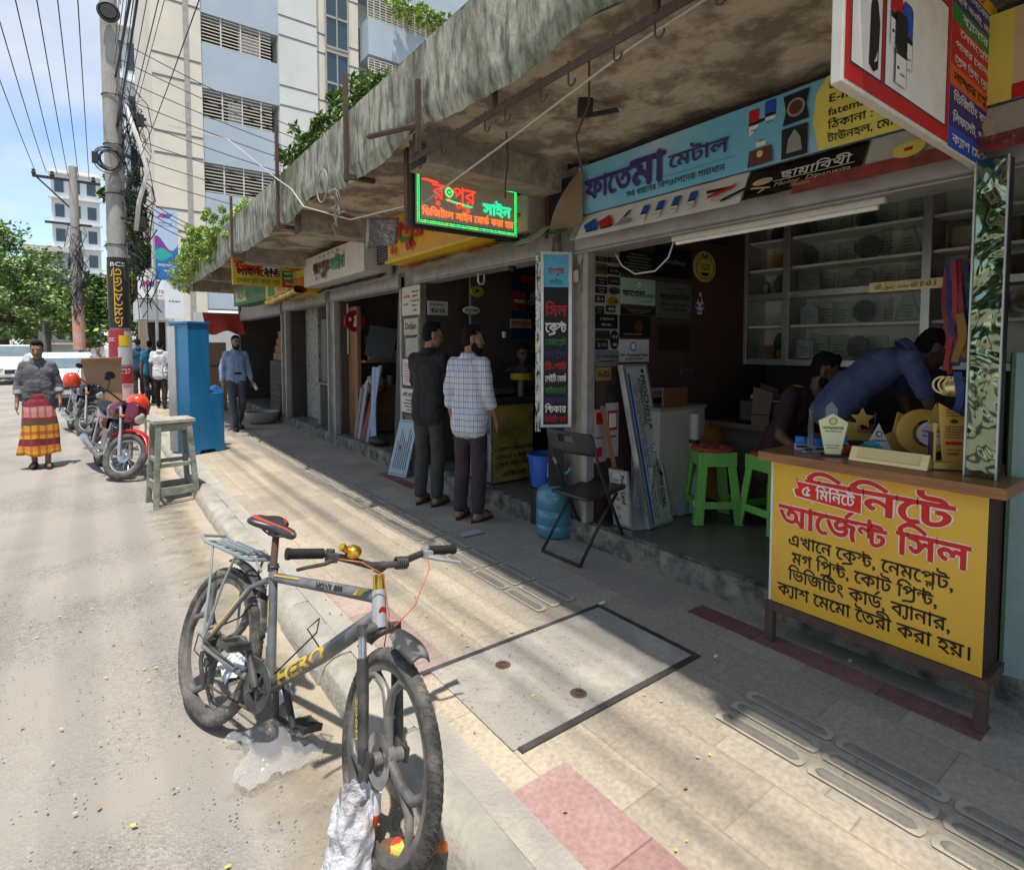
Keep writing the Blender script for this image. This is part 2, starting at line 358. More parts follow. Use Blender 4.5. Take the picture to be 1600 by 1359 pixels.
def grit(m,sc=85.,st=.55,dist=.02,sp=None):
 nt = m.node_tree;b = nt.nodes['Principled BSDF'];tc = _n(nt,'TexCoord')
 vo = _n(nt,'TexVoronoi');_in(vo,'Scale',sc);nt.links.new(tc.outputs['Object'],vo.inputs['Vector'])
 n1 = _n(nt,'TexNoise');_in(n1,'Scale',.9);_in(n1,'Detail',3.0);nt.links.new(tc.outputs['Object'],n1.inputs['Vector'])
 r1 = _n(nt,'ValToRGB');r1.color_ramp.elements[0].position = .42;r1.color_ramp.elements[1].position = .6;nt.links.new(n1.outputs['Fac'],r1.inputs[0])
 mu = _n(nt,'Math',operation='MULTIPLY');nt.links.new(vo.outputs['Distance'],mu.inputs[0]);nt.links.new(r1.outputs[0],mu.inputs[1])
 n2 = _n(nt,'TexNoise');_in(n2,'Scale',140.);_in(n2,'Detail',4.0);nt.links.new(tc.outputs['Object'],n2.inputs['Vector'])
 ad = _n(nt,'Math',operation='MULTIPLY_ADD');_in(ad,1,.35);nt.links.new(n2.outputs['Fac'],ad.inputs[0]);nt.links.new(mu.outputs[0],ad.inputs[2])
 bp = _n(nt,'Bump');_in(bp,'Strength',st);_in(bp,'Distance',dist);nt.links.new(ad.outputs[0],bp.inputs['Height']);nt.links.new(bp.outputs[0],b.inputs['Normal'])
 # stones of differing tone
 src = b.inputs['Base Color'].links[0].from_socket
 rp = _n(nt,'ValToRGB');rp.color_ramp.elements[0].color = (.72,.72,.72,1);rp.color_ramp.elements[1].color = (1.15,1.15,1.15,1)
 sx = _n(nt,'SeparateColor');nt.links.new(vo.outputs['Color'],sx.inputs[0]);nt.links.new(sx.outputs[0],rp.inputs[0])
 mx = _n(nt,'Mix',data_type='RGBA',blend_type='MULTIPLY');nt.links.new(r1.outputs[0],mx.inputs[0]);nt.links.new(src,mx.inputs[6]);nt.links.new(rp.outputs[0],mx.inputs[7])
 nt.links.new(mx.outputs[2],b.inputs['Base Color'])
grit(M_road)
M_sand = mat('kerb_dust',(.385,.325,.24),.95,c2=(.31,.27,.21),scale=3,amt=.9,bump=.6,bscale=90)
def feather(m,x0,x1):
 nt = m.node_tree;tc = _n(nt,'TexCoord');sp = _n(nt,'SeparateXYZ');nt.links.new(tc.outputs['Object'],sp.inputs[0]);nz = _n(nt,'TexNoise');_in(nz,'Scale',2.6);_in(nz,'Detail',9.0);_in(nz,'Roughness',.7);nt.links.new(tc.outputs['Object'],nz.inputs['Vector'])
 a = _n(nt,'Math',operation='MULTIPLY_ADD');_in(a,1,.75);nt.links.new(nz.outputs['Fac'],a.inputs[0]);nt.links.new(sp.outputs['X'],a.inputs[2]);r = _n(nt,'MapRange');_in(r,'From Min',x0 + .375);_in(r,'From Max',x1 + .375);nt.links.new(a.outputs[0],r.inputs[0]);nt.links.new(r.outputs[0],nt.nodes['Principled BSDF'].inputs['Alpha'])
feather(M_sand,.38,.72)
M_ground = mat('bare_ground',(.27,.24,.2),.95,c2=(.2,.18,.15),scale=.3)
M_plaster = mat('grimy_plaster',(.30,.275,.235),.92,c2=(.16,.145,.12),scale=3,amt=.9,c3=(.10,.092,.078),s3=1.4,lo3=.5,hi3=.75,bump=.7,bscale=18)
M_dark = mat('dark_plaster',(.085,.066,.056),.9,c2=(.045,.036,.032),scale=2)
M_brownwall = mat('brown_painted_wall',(.085,.044,.032),.7,c2=(.055,.03,.023),scale=1.5,amt=.8)
M_steelgrey = mat('grey_painted_steel',(.33,.315,.29),.55,c2=(.22,.2,.18),scale=7,amt=.7,c3=(.16,.09,.055),s3=5,lo3=.63,hi3=.75)
M_rust = mat('rusty_iron',(.075,.05,.038),.85,c2=(.13,.07,.04),scale=20,amt=.7,bump=.3,bscale=120)
M_black = mat('black_iron',(.018,.018,.018),.55,c2=(.04,.037,.034),scale=15)
M_cable = mat('black_cable',(.018,.018,.02),.6)
M_cablew = mat('pale_cable',(.50,.47,.42),.6)
M_white = mat('dull_white_paint',(.66,.64,.59),.55,c2=(.5,.48,.43),scale=5,amt=.6)
M_alu = mat('aluminium_frame',(.55,.55,.54),.38,metal=.75,c2=(.42,.42,.41),scale=9)
M_glass = mat('cabinet_glass',(.75,.85,.82),.03,trans=1.0,ior=1.3,alpha=.14)
M_wood = mat('brown_wood',(.26,.13,.06),.55,c2=(.15,.07,.032),scale=3,stretch=(1,14,14),bump=.15,bscale=30)
M_woodp = mat('pale_weathered_wood',(.42,.32,.21),.85,c2=(.30,.24,.17),scale=4,stretch=(9,9,.7),amt=.9,c3=(.2,.17,.13),s3=6,bump=.4,bscale=25)
# fascia: streaked, mossy, flaking
M_fascia = mat('mossy_fascia',(.41,.395,.315),.95,c2=(.095,.105,.07),scale=15,amt=.9,stretch=(1,1,.27),lo=.45,hi=.62,detail=12,c3=(.085,.10,.055),s3=2.6,lo3=.49,hi3=.68,bump=1.0,bscale=30)
M_soffit = mat('stained_soffit',(.50,.42,.31),.95,c2=(.20,.16,.115),scale=3.6,amt=.95,lo=.44,hi=.57,c3=(.46,.39,.27),s3=1.7,lo3=.58,hi3=.63,bump=1.0,bscale=15,detail=10)
# ================================================================== ground, road, pavement, kerb
b = MB();b.box(-400,-60,-.35,400,900,-.03);struct(b.build('ground',M_ground))
b = MB();b.grid(lambda u,v: (-9 + 9.9 * u,-4 + 130 * v * v * .6 + 130 * v * .4,.012 * mnoise.noise(Vector((-9 + 9.9 * u,60 * v,0)))),40,160);struct(b.build('road',M_road,smooth='all'))
def sandy(u,v):
 Y = -3 + 26 * v;e = .62 + .0 * mnoise.noise(Vector((Y * .9,3,0))) + .0 * max(0,mnoise.noise(Vector((Y * .35,9,1))))
 return (.84 - (e + .1) * (1 - u),Y,.014 + .02 * u * u + .006 * mnoise.noise(Vector((u * 3,Y * 3,5))) - (.022 if u == 0 else 0))
b = MB();b.grid(sandy,8,120);struct(b.build('roadside_dust',M_sand,smooth='all'))
KX = .95
b = MB()
XS = [KX,1.06,1.29,1.86,2.25,2.585,2.72,2.93]
SM = [M_conc,M_red,M_slab,M_slabB,M_slabB,M_red2,M_slabB]
for i in range(7):
 for ya,yb,mi in {1: ((-3,1.42,1),(1.42,2.16,2),(2.16,3.3,1),(3.3,40,2)),5: ((-3,.58,4),(.58,1.86,5),(1.86,5.2,4),(5.2,6.1,5),(6.1,40,4))}.get(i,((-3,40,i),)):
  b.m = mi
  b.grid(lambda u,v,a=XS[i],c=XS[i + 1]: (a + (c - a) * u,ya + (yb - ya) * v,.15 + .003 * mnoise.noise(Vector((a * 3 + u,(ya + (yb - ya) * v),2)))),1,2 + int((yb - ya) * 1.5))
struct(b.build('pavement',SM))
b = MB();b.box(KX + .002,-3,-.1,2.89,40,.138);struct(b.build('pavement_base',M_conc))
b = MB();b.box(2.93,18,-.1,5.5,40,.14);struct(b.build('forecourt',M_conc))
# raised guide bars of the tactile strip
b = MB();rims = MB();y = -1.2
while y < 14:
 for x in (1.95,2.055,2.16):
  if not (1.45 < y < 2.2 or 1.45 < y + .3 < 2.25):
   l = .30;pr = [(-.027,-.004),(-.017,.012),(.017,.012),(.027,-.004)]
   rims.add([(x + .036 * math.cos(a) * (1 + .08 * math.sin(a * 5 + y)),(y + l if q < 9 else y) + .020 * math.sin(a),.1555) for q,a in [(q,q * math.pi / 8 if q < 9 else (q - 1) * math.pi / 8) for q in range(18)]],[tuple(range(18))])
   for (ya,yb) in ((y,y + l),):
    vs = []
    for yy,k in ((ya,.35),(ya + .02,1),(yb - .02,1),(yb,.35)):
     vs += [(x + p[0] * k,yy,.1515 + p[1] * (1 if k == 1 else .3)) for p in pr]
    b.add(vs,[(4 * i + j,4 * i + 4 + j,4 * i + 5 + j,4 * i + 1 + j) for i in range(3) for j in range(3)])
 y += .355
struct(b.build('tactile_paving_bars',mat('dark_tactile_bar',(.20,.185,.155),.9,c2=(.27,.245,.205),scale=9,amt=.8,bump=.4,bscale=80)))
struct(rims.build('tactile_paving_rims',mat('pale_bar_rim',(.42,.37,.29),.95,c2=(.31,.28,.225),scale=14,amt=.9)))  # flat pale outline sheet round each darker bar
# kerb stones
b = MB();y = -3.0;rnd = random.Random(3)
while y < 40:
 l = .335;j = rnd.uniform(-.006,.006);z = .152 + rnd.uniform(-.004,.004)
 near = .012 if y > 1.9 else .0
 if y + l < 1.9: l = 1.9 - y if y < 0 else .62
 pr = [(.795 + j,-.1),(.80 + j,.06),(.825 + j,.118),(.865 + j,z - .006),(.90,z),(.952,z),(.952,-.1)]
 b.prism(pr,y + .002,y + l - .002,'y');y += l
struct(b.build('kerb',mat('kerb_concrete',(.34,.325,.28),.9,c2=(.25,.235,.2),scale=6,amt=.9,c3=(.40,.365,.30),s3=2.6,bump=.5,bscale=34),bevel=.008))
# a broken concrete lump where the kerb has crumbled beside the front wheel
b = MB();b.grid(lambda u,v: (.70 + .14 * u + .02 * mnoise.noise(Vector((u * 5,v * 9,1))),.35 + 1.35 * v,-.01 + .13 * u ** 1.5 + .03 * mnoise.noise(Vector((u * 6,v * 14,3)))),10,50)
struct(b.build('kerb_rubble_slope',mat('crumbled_concrete',(.27,.24,.2),.95,c2=(.18,.16,.13),scale=14,amt=.9,bump=1,bscale=45),smooth='all'))
# manhole cover
mh = thing('manhole_cover','square speckled concrete manhole cover in a dark steel frame set into the pavement','manhole cover',(1.69,1.84,.15))
b = MB();b.box(-.52,-.275,.0,.53,.335,.0065);b.build('slab',mat('speckled_concrete',(.30,.28,.245),.9,c2=(.12,.11,.1),scale=60,amt=.9,lo=.60,hi=.66,c3=(.42,.385,.32),s3=3,bump=.6,bscale=80),mh)
b = MB();t = .028
for (x0,y0,x1,y1) in ((-.56,.335,.56,.335 + t),(-.50,-.275 - t,.56,-.275),(.53,-.275,.56,.335)): b.box(x0,y0,-.01,x1,y1,.008)
b.build('frame',mat('tarred_steel',(.035,.033,.032),.6,c2=(.1,.09,.08),scale=9),mh)
for x,y in ((-.23,.19),(-.10,-.17)):
 b = MB();b.lathe([(0,.0072),(.016,.0072),(.022,.0092),(.032,.0082),(.036,.0068)],18,Matrix.Translation((x,y,0)));b.ring((x,y,.011),.017,.0035,'z',18,6)
 b.build('lifting_ring',M_rust,mh,smooth=True)
# fallen leaves, scraps
def scatter_leaves(name,n,fn,m,size,kind_label):
 b = MB();rnd = random.Random(len(name) + n)
 for i in range(n):
  x,y,z = fn(rnd);a = rnd.uniform(0,6.28);s = size * rnd.uniform(.45,1.45);c,s_ = math.cos(a),math.sin(a);t = rnd.uniform(-.3,.5)
  pts = [(-1,0,.05),(-.3,.55,.02),(.45,.45,.06 * t + .06),(1.05,0,.12),(.45,-.45,.05),(-.3,-.55,.04)]
  b.m = rnd.randrange(3)
  b.add([(x + (p[0] * c - p[1] * s_) * s,y + (p[0] * s_ + p[1] * c) * s,z + .0025 + p[2] * s) for p in pts],[tuple(range(6))])
 o = b.build(name,m);tag(o,kind_label,'leaves',kind='stuff');return o
LV = [mat('yellow_leaf',(.62,.48,.06),.6),mat('brown_leaf',(.34,.19,.07),.7),mat('pale_leaf',(.48,.42,.20),.7)]
def lf(r):
 k = r.random()
 if k < .45: return (.75 - abs(r.gauss(0,.18)),r.uniform(1.0,8),.018)
 if k < .8: return (r.uniform(-1.2,.8),r.uniform(.9,5),.012)
 return (r.uniform(.95,1.9),r.uniform(.9,4),.156)
scatter_leaves('fallen_leaves',300,lf,LV,.0085,'small yellow and orange leaves scattered over the dusty road edge')
b = MB();rnd = random.Random(12)
for i in range(3600):
 y = .75 + 4.2 * rnd.random() ** 1.6;x = rnd.uniform(-1.6,.80) if rnd.random() < .6 else .8 - abs(rnd.gauss(0,.16));s = rnd.uniform(.0018,.0052) * (1.5 if rnd.random() < .06 else 1);z = .016 + s * .3;a = rnd.uniform(0,3)
 P = [(x + s * math.cos(a + q * 1.5708) * rnd.uniform(.7,1.3),y + s * math.sin(a + q * 1.5708) * rnd.uniform(.7,1.3),z) for q in range(4)] + [(x,y,z + s * .8)];b.m = rnd.randrange(3)
 b.add(P,[(0,1,4),(1,2,4),(2,3,4),(3,0,4)])
tag(b.build('gravel',[mat('grit_pale',(.40,.37,.32),.9),mat('grit_mid',(.24,.22,.195),.9),mat('grit_dark',(.13,.12,.11),.9)]),'small loose stones and grit lying on the road by the kerb','gravel',kind='stuff')
# ================================================================== the row of shops under one canopy
shop = thing('shop_row','single storey row of open shops under one mossy crumbling concrete canopy','building',(2.9,8,0))
def part(b,name,m,**k): return b.build(name,m,shop,world=True,**k)
CANX,Y0,Y1 = 1.63,-2.5,14.6
def ragged(y):
 z = 2.872 + .04 * mnoise.noise(Vector((y * 1.3,0,0))) + .016 * mnoise.noise(Vector((y * 5.3,3,0))) + .008 * mnoise.noise(Vector((y * 19,5,0)))
 for c,w,d in ((3.25,.35,.10),(5.25,.5,.11),(6.5,.25,.08),(1.7,.35,.06),(8.9,.6,.07)): z += d * math.exp(-((y - c) / w) ** 2)
 return z
b = MB();NY,NZ = 420,16
def fas(u,v):
 y = Y0 + (Y1 - Y0) * u;zb = ragged(y);z = zb + (3.41 - zb) * v
 n = mnoise.noise(Vector((y * 9,z * 2.6,7))) * .006 + mnoise.noise(Vector((y * 26,z * 9,2))) * .003
 return (CANX + n + (.03 * (1 - v * 6) if v < .16 else 0),y,z)
b.grid(fas,NY,NZ)
b.grid(lambda u,v: (CANX + .03 + .05 * v,Y0 + (Y1 - Y0) * u,ragged(Y0 + (Y1 - Y0) * u) + .10 * v + .02 * mnoise.noise(Vector((u * 90,v,1)))),NY,3)
b.grid(lambda u,v: (CANX + .10 * v,Y0 + (Y1 - Y0) * u,3.41),NY,1)
b.grid(lambda u,v: (CANX + .10,Y0 + (Y1 - Y0) * u,3.41 - .4 * v),NY,1)
b.grid(lambda u,v: (CANX + .9 * u * .0 + .35 * u,Y1 + 1.4 * u,2.90 + .50 * v),6,6)
part(b,'fascia',M_fascia,smooth='all')
b = MB()
def sof(u,v):
 x = CANX + .06 + (5.5 - CANX) * u;y = Y0 + (Y1 + 1.4 - Y0) * v
 e = math.exp(-((x - CANX - .1) / .12) ** 2) * .0
 return (x,y,2.985 + e + .022 * mnoise.noise(Vector((x * 1.8,y * 1.8,0))) + .012 * mnoise.noise(Vector((x * 6,y * 6,3))))
b.grid(sof,90,300)
part(b,'soffit',M_soffit,smooth='all')
b = MB();b.box(CANX + .09,Y0,3.02,5.5,Y1 + 1.4,3.16);part(b,'roof_slab',M_plaster)
for y in (3.35,6.0,8.55,11.1,13.4):
 b = MB();b.grid(lambda u,v,y=y: (CANX + .1 + 1.2 * u,y - .12 + (.24 * max(0,min(1,(v - .25) * 2))),3.0 - (.23 if .2 < v < .8 else 0) + .012 * mnoise.noise(Vector((u * 8,v * 5,y)))),30,8)
 part(b,'beam',mat('lime_stained_concrete',(.33,.29,.23),.95,c2=(.18,.165,.14),scale=5,amt=.9,c3=(.42,.38,.30),s3=7,bump=.9,bscale=14),smooth=True,angle=50)
b = MB();b.box(2.905,Y0,-.1,5.5,15.8,.295)
o = part(b,'plinth',mat('oily_cement_floor',(.10,.10,.083),.35,c2=(.18,.168,.135),scale=2.6,amt=.9,bump=.3,bscale=20))
b = MB();rn = random.Random(8)
b.grid(lambda u,v: (2.885 + .012 * mnoise.noise(Vector((u * 60,v * 2,4))) - .01 * (1 - v),Y0 + 18.3 * u,.14 + .16 * v + .006 * mnoise.noise(Vector((u * 70,v,0)))),220,6)
b.grid(lambda u,v: (2.885 + .06 * v + .008 * mnoise.noise(Vector((u * 60,2,4))),Y0 + 18.3 * u,.30 + .002 * v + .006 * mnoise.noise(Vector((u * 70,1,0)))),220,2)
part(b,'plinth_edge',mat('chipped_plinth',(.20,.185,.15),.95,c2=(.05,.055,.05),scale=9,amt=1,c3=(.32,.29,.23),s3=5,bump=1,bscale=24),smooth='all')
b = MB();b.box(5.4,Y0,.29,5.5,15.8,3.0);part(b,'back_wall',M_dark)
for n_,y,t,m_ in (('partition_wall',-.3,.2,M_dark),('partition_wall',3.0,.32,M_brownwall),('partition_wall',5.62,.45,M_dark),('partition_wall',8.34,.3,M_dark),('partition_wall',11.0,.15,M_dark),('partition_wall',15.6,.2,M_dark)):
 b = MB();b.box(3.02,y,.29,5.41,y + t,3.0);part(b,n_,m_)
# piers between the shops with their steel shutter rails
for y0,y1,m_ in ((2.97,3.36,M_plaster),(5.60,6.10,M_plaster),(8.32,8.66,M_plaster),(10.95,11.28,M_plaster)):
 b = MB();b.box(2.935,y0 + .05,.15,3.03,y1 - .05,2.95);part(b,'pier',m_,bevel=.006)
 for yy in (y0,y1 - .05):
  b = MB();b.box(2.895,yy,.15,2.955,yy + .05,2.42);b.box(2.955,yy + .012,.15,2.985,yy + .038,2.4);part(b,'shutter_rail',M_steelgrey,bevel=.003)
b = MB();b.box(2.925,2.975,.3,2.9345,3.07,2.0);part(b,'plank_facing',M_woodp)
# lintel boxes of the rolling shutters
for y0,y1,z0,z1 in ((.2,3.07,2.295,2.405),(3.33,5.68,2.31,2.42),(6.05,8.4,2.29,2.40),(8.62,11.05,2.28,2.38),(11.2,14.8,2.24,2.36)):
 b = MB();b.prism([(2.86,z0 + .02),(2.875,z0),(3.1,z0),(3.1,z1 + .4),(2.95,z1 + .4),(2.86,z1)],y0,y1,'y');b.box(2.85,y0,z0 - .012,2.90,y1,z0 - .001)
 part(b,'shutter_box',M_steelgrey,bevel=.004)
# the wall over the shutters, up to the soffit
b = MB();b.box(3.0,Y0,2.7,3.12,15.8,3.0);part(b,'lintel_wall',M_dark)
# iron posts and bars bolted to the fascia
def post(y,z0,z1,lab,arm=True):
 t = thing('iron_post',lab,'post',(1.59,y,z0),group='iron posts on the canopy edge')
 b = MB();b.box(-.018,-.022,0,.012,.022,z1 - z0);b.build('upright',M_rust,t,bevel=.002)
 if arm: b = MB();b.box(-.02,-.02,.02,.22,.02,.055);b.build('bracket',M_rust,t)
post(4.235,2.86,3.66,'tallest rusty iron post, bolted to the canopy fascia below the apartment windows')
post(6.2,2.82,3.88,'rusty iron post on the canopy fascia rising above it against the cream wall')
post(8.6,2.86,3.67,'rusty iron post at the leafy far end of the canopy fascia',False)
t = thing('iron_post','short iron post with a long side arm on the mossy fascia above the lit sign','post',(1.59,3.07,2.76),group='iron posts on the canopy edge')
b = MB();b.box(-.014,-.014,0,.014,.014,.42);b.build('upright',M_rust,t);b = MB();b.tube([(0,0,.16),(-.05,.62,.26)],.018,6);b.build('arm',M_rust,t)
# the flat bar with its hooks
t = thing('hook_rail','flat rusty iron bar with a row of hanging hooks under the canopy edge','hook rail',(1.72,2.2,2.83))
b = MB();b.box(-.004,-2.2,-.02,.004,1.25,.02);b.build('bar',M_rust,t)
for k in range(12):
 y = -1.5 + k * .235 + .03 * math.sin(k * 3);b = MB()
 b.tube([(0,y,.03),(0,y,-.06)] + [(0,y - .022 + .022 * math.cos(a),-.06 - .024 * math.sin(a)) for a in [i * .45 for i in range(1,8)]],.0045,6);b.build('hook',M_rust,t,smooth=True)
for y in (1.15,0.25,-.8):
 b = MB();b.box(-.012,y,.01,.012,y + .02,.19);b.build('hanger',M_rust,t)

# ================================================================== buildings beyond the shops
M_cream = mat('cream_render',(.62,.57,.47),.85,c2=(.5,.47,.4),scale=.8,amt=.6)
M_bluegrey = mat('blue_grey_render',(.36,.42,.47),.85,c2=(.30,.36,.42),scale=.7,amt=.7)
M_pale = mat('pale_render',(.56,.57,.53),.85,c2=(.47,.48,.46),scale=.6,amt=.7)
M_groove = mat('groove_grey',(.14,.13,.12),.9)
M_room = mat('dark_room',(.03,.03,.03),.9)
M_grille = mat('cream_grille',(.52,.48,.40),.6)
M_tint = mat('tinted_glass',(.03,.06,.065),.06,spec=.9)
ap = thing('apartment_building','tall cream and blue grey apartment block with grilled windows behind the shops','building',(6,26,0))
AY = 26.0
def ax(px): return aty(px,300,AY).x
def azz(px,py): return aty(px,py,AY).z
def pa(b,name,m,par=None,**k): return b.build(name,m,par or ap,world=True,**k)
xs = [ax(p) for p in (243,293,301,320,440,499,515,549,566,572)]
b = MB();b.box(xs[0],AY,0,xs[3],AY + 9,32);pa(b,'stair_wall',M_cream)
b = MB();b.box(xs[1],AY - .03,0,xs[2],AY + .001,32);pa(b,'recess_strip',M_steelgrey)
b = MB();b.box(xs[4],AY,0,xs[5],AY + 9,32);pa(b,'pale_wall',M_pale)
b = MB();b.box(xs[5],AY + .25,0,xs[8],AY + 9,32);pa(b,'cream_wall',M_cream)
b = MB();b.box(xs[8],AY + .9,0,19,AY + 9,32);pa(b,'return_wall',M_pale)
FP = 3.02;z0w = azz(322,137);zt = []
hw = azz(322,137) - azz(322,184)
for k in range(-2,7):
 zt = z0w + (azz(322,20) - azz(322,137)) * k;zb = zt - hw;zn = zb - (azz(322,20) - azz(322,137) - hw)
 # blue spandrel under the opening
 b = MB();b.box(xs[3],AY + .05,zn,xs[4],AY + 1.25,zb);pa(b,'spandrel',M_bluegrey)
 w = MB();w.box(xs[3],AY + 1.1,zb,xs[4],AY + 1.2,zt);wo_ = pa(w,'window',M_room)
 g = MB()
 for i in range(9): z = zb + (zt - zb) * (i + .5) / 9;g.box(xs[3],AY + .12,z - .018,xs[4] - .3,AY + .15,z + .018)
 for i in range(5): x = xs[3] + (xs[4] - xs[3]) * i / 4.0;g.box(x - .025,AY + .10,zb,x + .025,AY + .16,zt)
 g.build('grille',M_grille,wo_)
 for o in (wo_.children[0],): o.matrix_parent_inverse = Matrix.Identity(4);o.location = -Vector(ap.location)
 if k in (0,1):
  c = MB();x0 = xs[3] + (xs[4] - xs[3]) * (.5 if k else .35);c.grid(lambda u,v: (x0 + (.9 if k else .5) * u,AY + .6 + .05 * math.sin(u * 14),zb + .1 + 1.0 * v),16,6)
  o = c.build('laundry' if k else 'curtain',mat('pale_cloth',(.62,.6,.62),.9,c2=(.4,.32,.38),scale=5),wo_);o.location = -Vector(ap.location)
 # thin dark groove lines on the render
 b = MB()
 for z in (zt + .02,zb - .9):
  b.box(xs[0],AY - .012,z,xs[1],AY,z + .07);b.box(xs[2],AY - .012,z,xs[3] - .02,AY,z + .07);b.box(xs[4],AY - .012,z,xs[5] - .02,AY,z + .06)
  b.box(xs[5],AY + .238,z - .1,xs[6],AY + .25,z - .04);b.box(xs[7],AY + .238,z - .3,xs[8],AY + .25,z - .24)
 pa(b,'groove',M_groove)
 w = MB();zz = zt + .45;w.box(xs[6],AY + .20,zz - 3.1,xs[7],AY + .26,zz - .35);w1 = pa(w,'tall_window',M_tint)
 f = MB()
 for x in (xs[6],(xs[6] + xs[7]) / 2,xs[7]): f.box(x - .03,AY + .16,zz - 3.1,x + .03,AY + .2,zz - .35)
 for z in (zz - 3.1,zz - 1.75,zz - .35): f.box(xs[6],AY + .155,z - .05,xs[7],AY + .2,z + .05)
 o = f.build('window_frame',M_steelgrey,w1);o.location = -Vector(ap.location)
 # balconies round the corner
 b = MB();b.box(xs[9],AY - .5,zn + .2,18.5,AY + .9,zb + .1);pa(b,'balcony',M_bluegrey)
 g = MB()
 for i in range(10): z = zb + .1 + (zt - zb) * (i + .5) / 10;g.box(xs[9],AY - .47,z - .015,18.5,AY - .44,z + .015)
 for i in range(24): x = xs[9] + .3 * i;g.box(x - .015,AY - .48,zb + .1,x + .015,AY - .43,zt)
 pa(g,'balcony_grille',M_grille)
def plain_building(name,label,x0,x1,y0,dep,h,m,nfl,cols,glass=M_tint):
 t = thing(name,label,'building',((x0 + x1) / 2,y0,0))
 b = MB();b.box(x0,y0,0,x1,y0 + dep,h);b.box(x0 - .2,y0 - .25,h,x1 + .2,y0 + dep + .2,h + .5);b.build('wall',m,t,world=True)
 for i in range(cols):
  for k in range(nfl):
   w = MB();cx = x0 + (x1 - x0) * (i + .5) / cols;cz = 2 + (h - 2) * (k + .5) / nfl;ww = (x1 - x0) / cols * .28;hh = (h - 2) / nfl * .26
   w.box(cx - ww,y0 - .06,cz - hh,cx + ww,y0 - .01,cz + hh);w.build('window',glass,t,world=True)
 b = MB()
 for k in range(nfl + 1): z = 2 + (h - 2) * k / nfl;b.box(x0 - .25,y0 - .7,z - .1,x1 + .25,y0 + .01,z + .08)
 b.build('floor_slab',m,t,world=True);return t
plain_building('apartment_building','far white apartment tower standing behind the second utility pole',-3.6,1.3,92,12,23.5,mat('white_render',(.66,.68,.68),.8,c2=(.5,.52,.52),scale=.3),7,3)
plain_building('apartment_building','grey terraced apartment block half hidden behind the leafy street trees',-5.2,-.9,74,12,11.3,mat('grey_render',(.44,.43,.40),.85,c2=(.3,.29,.27),scale=.4),5,4)
plain_building('apartment_building','blue topped white building glimpsed beyond the cable bundle',1.9,4.0,60,8,29,mat('white_render',(.6,.6,.6)),6,2)
# bank branch with its signs
bk = thing('bank_branch','low white bank branch with a stone pillar under its sign','building',(1.9,22,0))
def bp_(px,py,Y=22.0): return aty(px,py,Y)
def bb(x0,y0,x1,y1,name,m,d=1.5,Y=22.0,**k):
 a,c = bp_(x0,y0,Y),bp_(x1,y1,Y);b = MB();b.box(a.x,Y,c.z,c.x,Y + d,a.z);return b.build(name,m,bk,world=True,**k)
bb(214,467,268,500,'fascia',mat('panel_white',(.6,.6,.58),.5,c2=(.45,.44,.42),scale=2),2.2)
bb(217,500,232,562,'stone_pillar',slab_mat('stone_cladding',(.36,.29,.22),(.28,.22,.17),.5,.3,.12,(.2,.17,.14)),.5)
bb(226,420,262,432,'roof_box',M_white,1.5,22.3)
bb(232,503,300,600,'entrance_recess',M_room,.2,23.5)
bb(258,478,300,640,'side_wall',M_white,.2,23.2)
def vsign(name,label,px0,py0,px1,py1,Y,m,th=.12,cat='sign'):
 a,c = aty(px0,py0,Y),aty(px1,py1,Y);t = thing(name,label,cat,(a.x,Y,c.z))
 M = frame((a.x,Y,c.z),(1,0,0),(0,0,1));w,h = c.x - a.x,a.z - c.z
 board(M,w,h,th,'panel',m,t);return t,M,w,h
MW = mat('sign_white',(.70,.72,.72),.35,c2=(.6,.62,.62),scale=2)
MTX = [mat('lettering_black',(.015,.015,.017),.5),mat('lettering_grey',(.22,.22,.23),.5),flat('#2b6ca8'),flat('#7a3a8c'),flat('#2aa59a'),flat('#c03a6a'),mat('lettering_white',(.78,.78,.76),.5)]
def mark(L,M,x,y,s):                                 # three slanting brush strokes of the bank's emblem
 for k,(dx,mi) in enumerate(((0,5),(.32,3),(.64,2))): L.poly([(x + dx * s,y),(x + (dx + .22) * s,y + .35 * s),(x + (dx + .62) * s,y + .5 * s),(x + (dx + .34) * s,y + .1 * s)],M,mi,.004)
t,M,w,h = vsign('bank_sign','white bank sign with a purple and blue stroke emblem above the stone pillar',215,432,259,467,21.85,MW)
L = Lettering();mark(L,M,.05 * w,.52 * h,w * .62);L.line('MTB',.56 * w,.26 * h,.22 * h,M,mi=1,lift=.004);L.scribble(.5 * w,.1 * h,.42 * w,.06 * h,M,1,.004);L.build('lettering',MTX,t,world=True)
t,M,w,h = vsign('bank_sign','tilted white bank signboard beside the blue cabinet below the vertical banner',257,440,288,498,20.4,MW);L = Lettering();L.scribble(.2 * w,.45 * h,.6 * w,.06 * h,M,2,.004);L.build('lettering',MTX,t,world=True)
t,M,w,h = vsign('banner_sign','tall pale blue vertical banner with rainbow waves and stroke emblem',240,325,280,439,19.0,mat('banner_pale_blue',(.42,.52,.66),.4))
L = Lettering();mark(L,M,.12 * w,.87 * h,w * .55);L.scribble(.18 * w,.80 * h,.6 * w,.014 * h,M,2,.004);L.scribble(.2 * w,.765 * h,.56 * w,.012 * h,M,2,.004)
def wave(y0,amp,ph,mi,lift):
 L.poly([(0,0)] + [(w,0)] + [(w * (1 - k / 20),h * (y0 + amp * math.sin(ph + (1 - k / 20) * 5))) for k in range(21)],M,mi,lift)
wave(.52,.10,1.2,3,.002);wave(.44,.07,2.2,2,.003);wave(.40,.05,.2,4,.004);wave(.32,.05,3.4,2,.005)
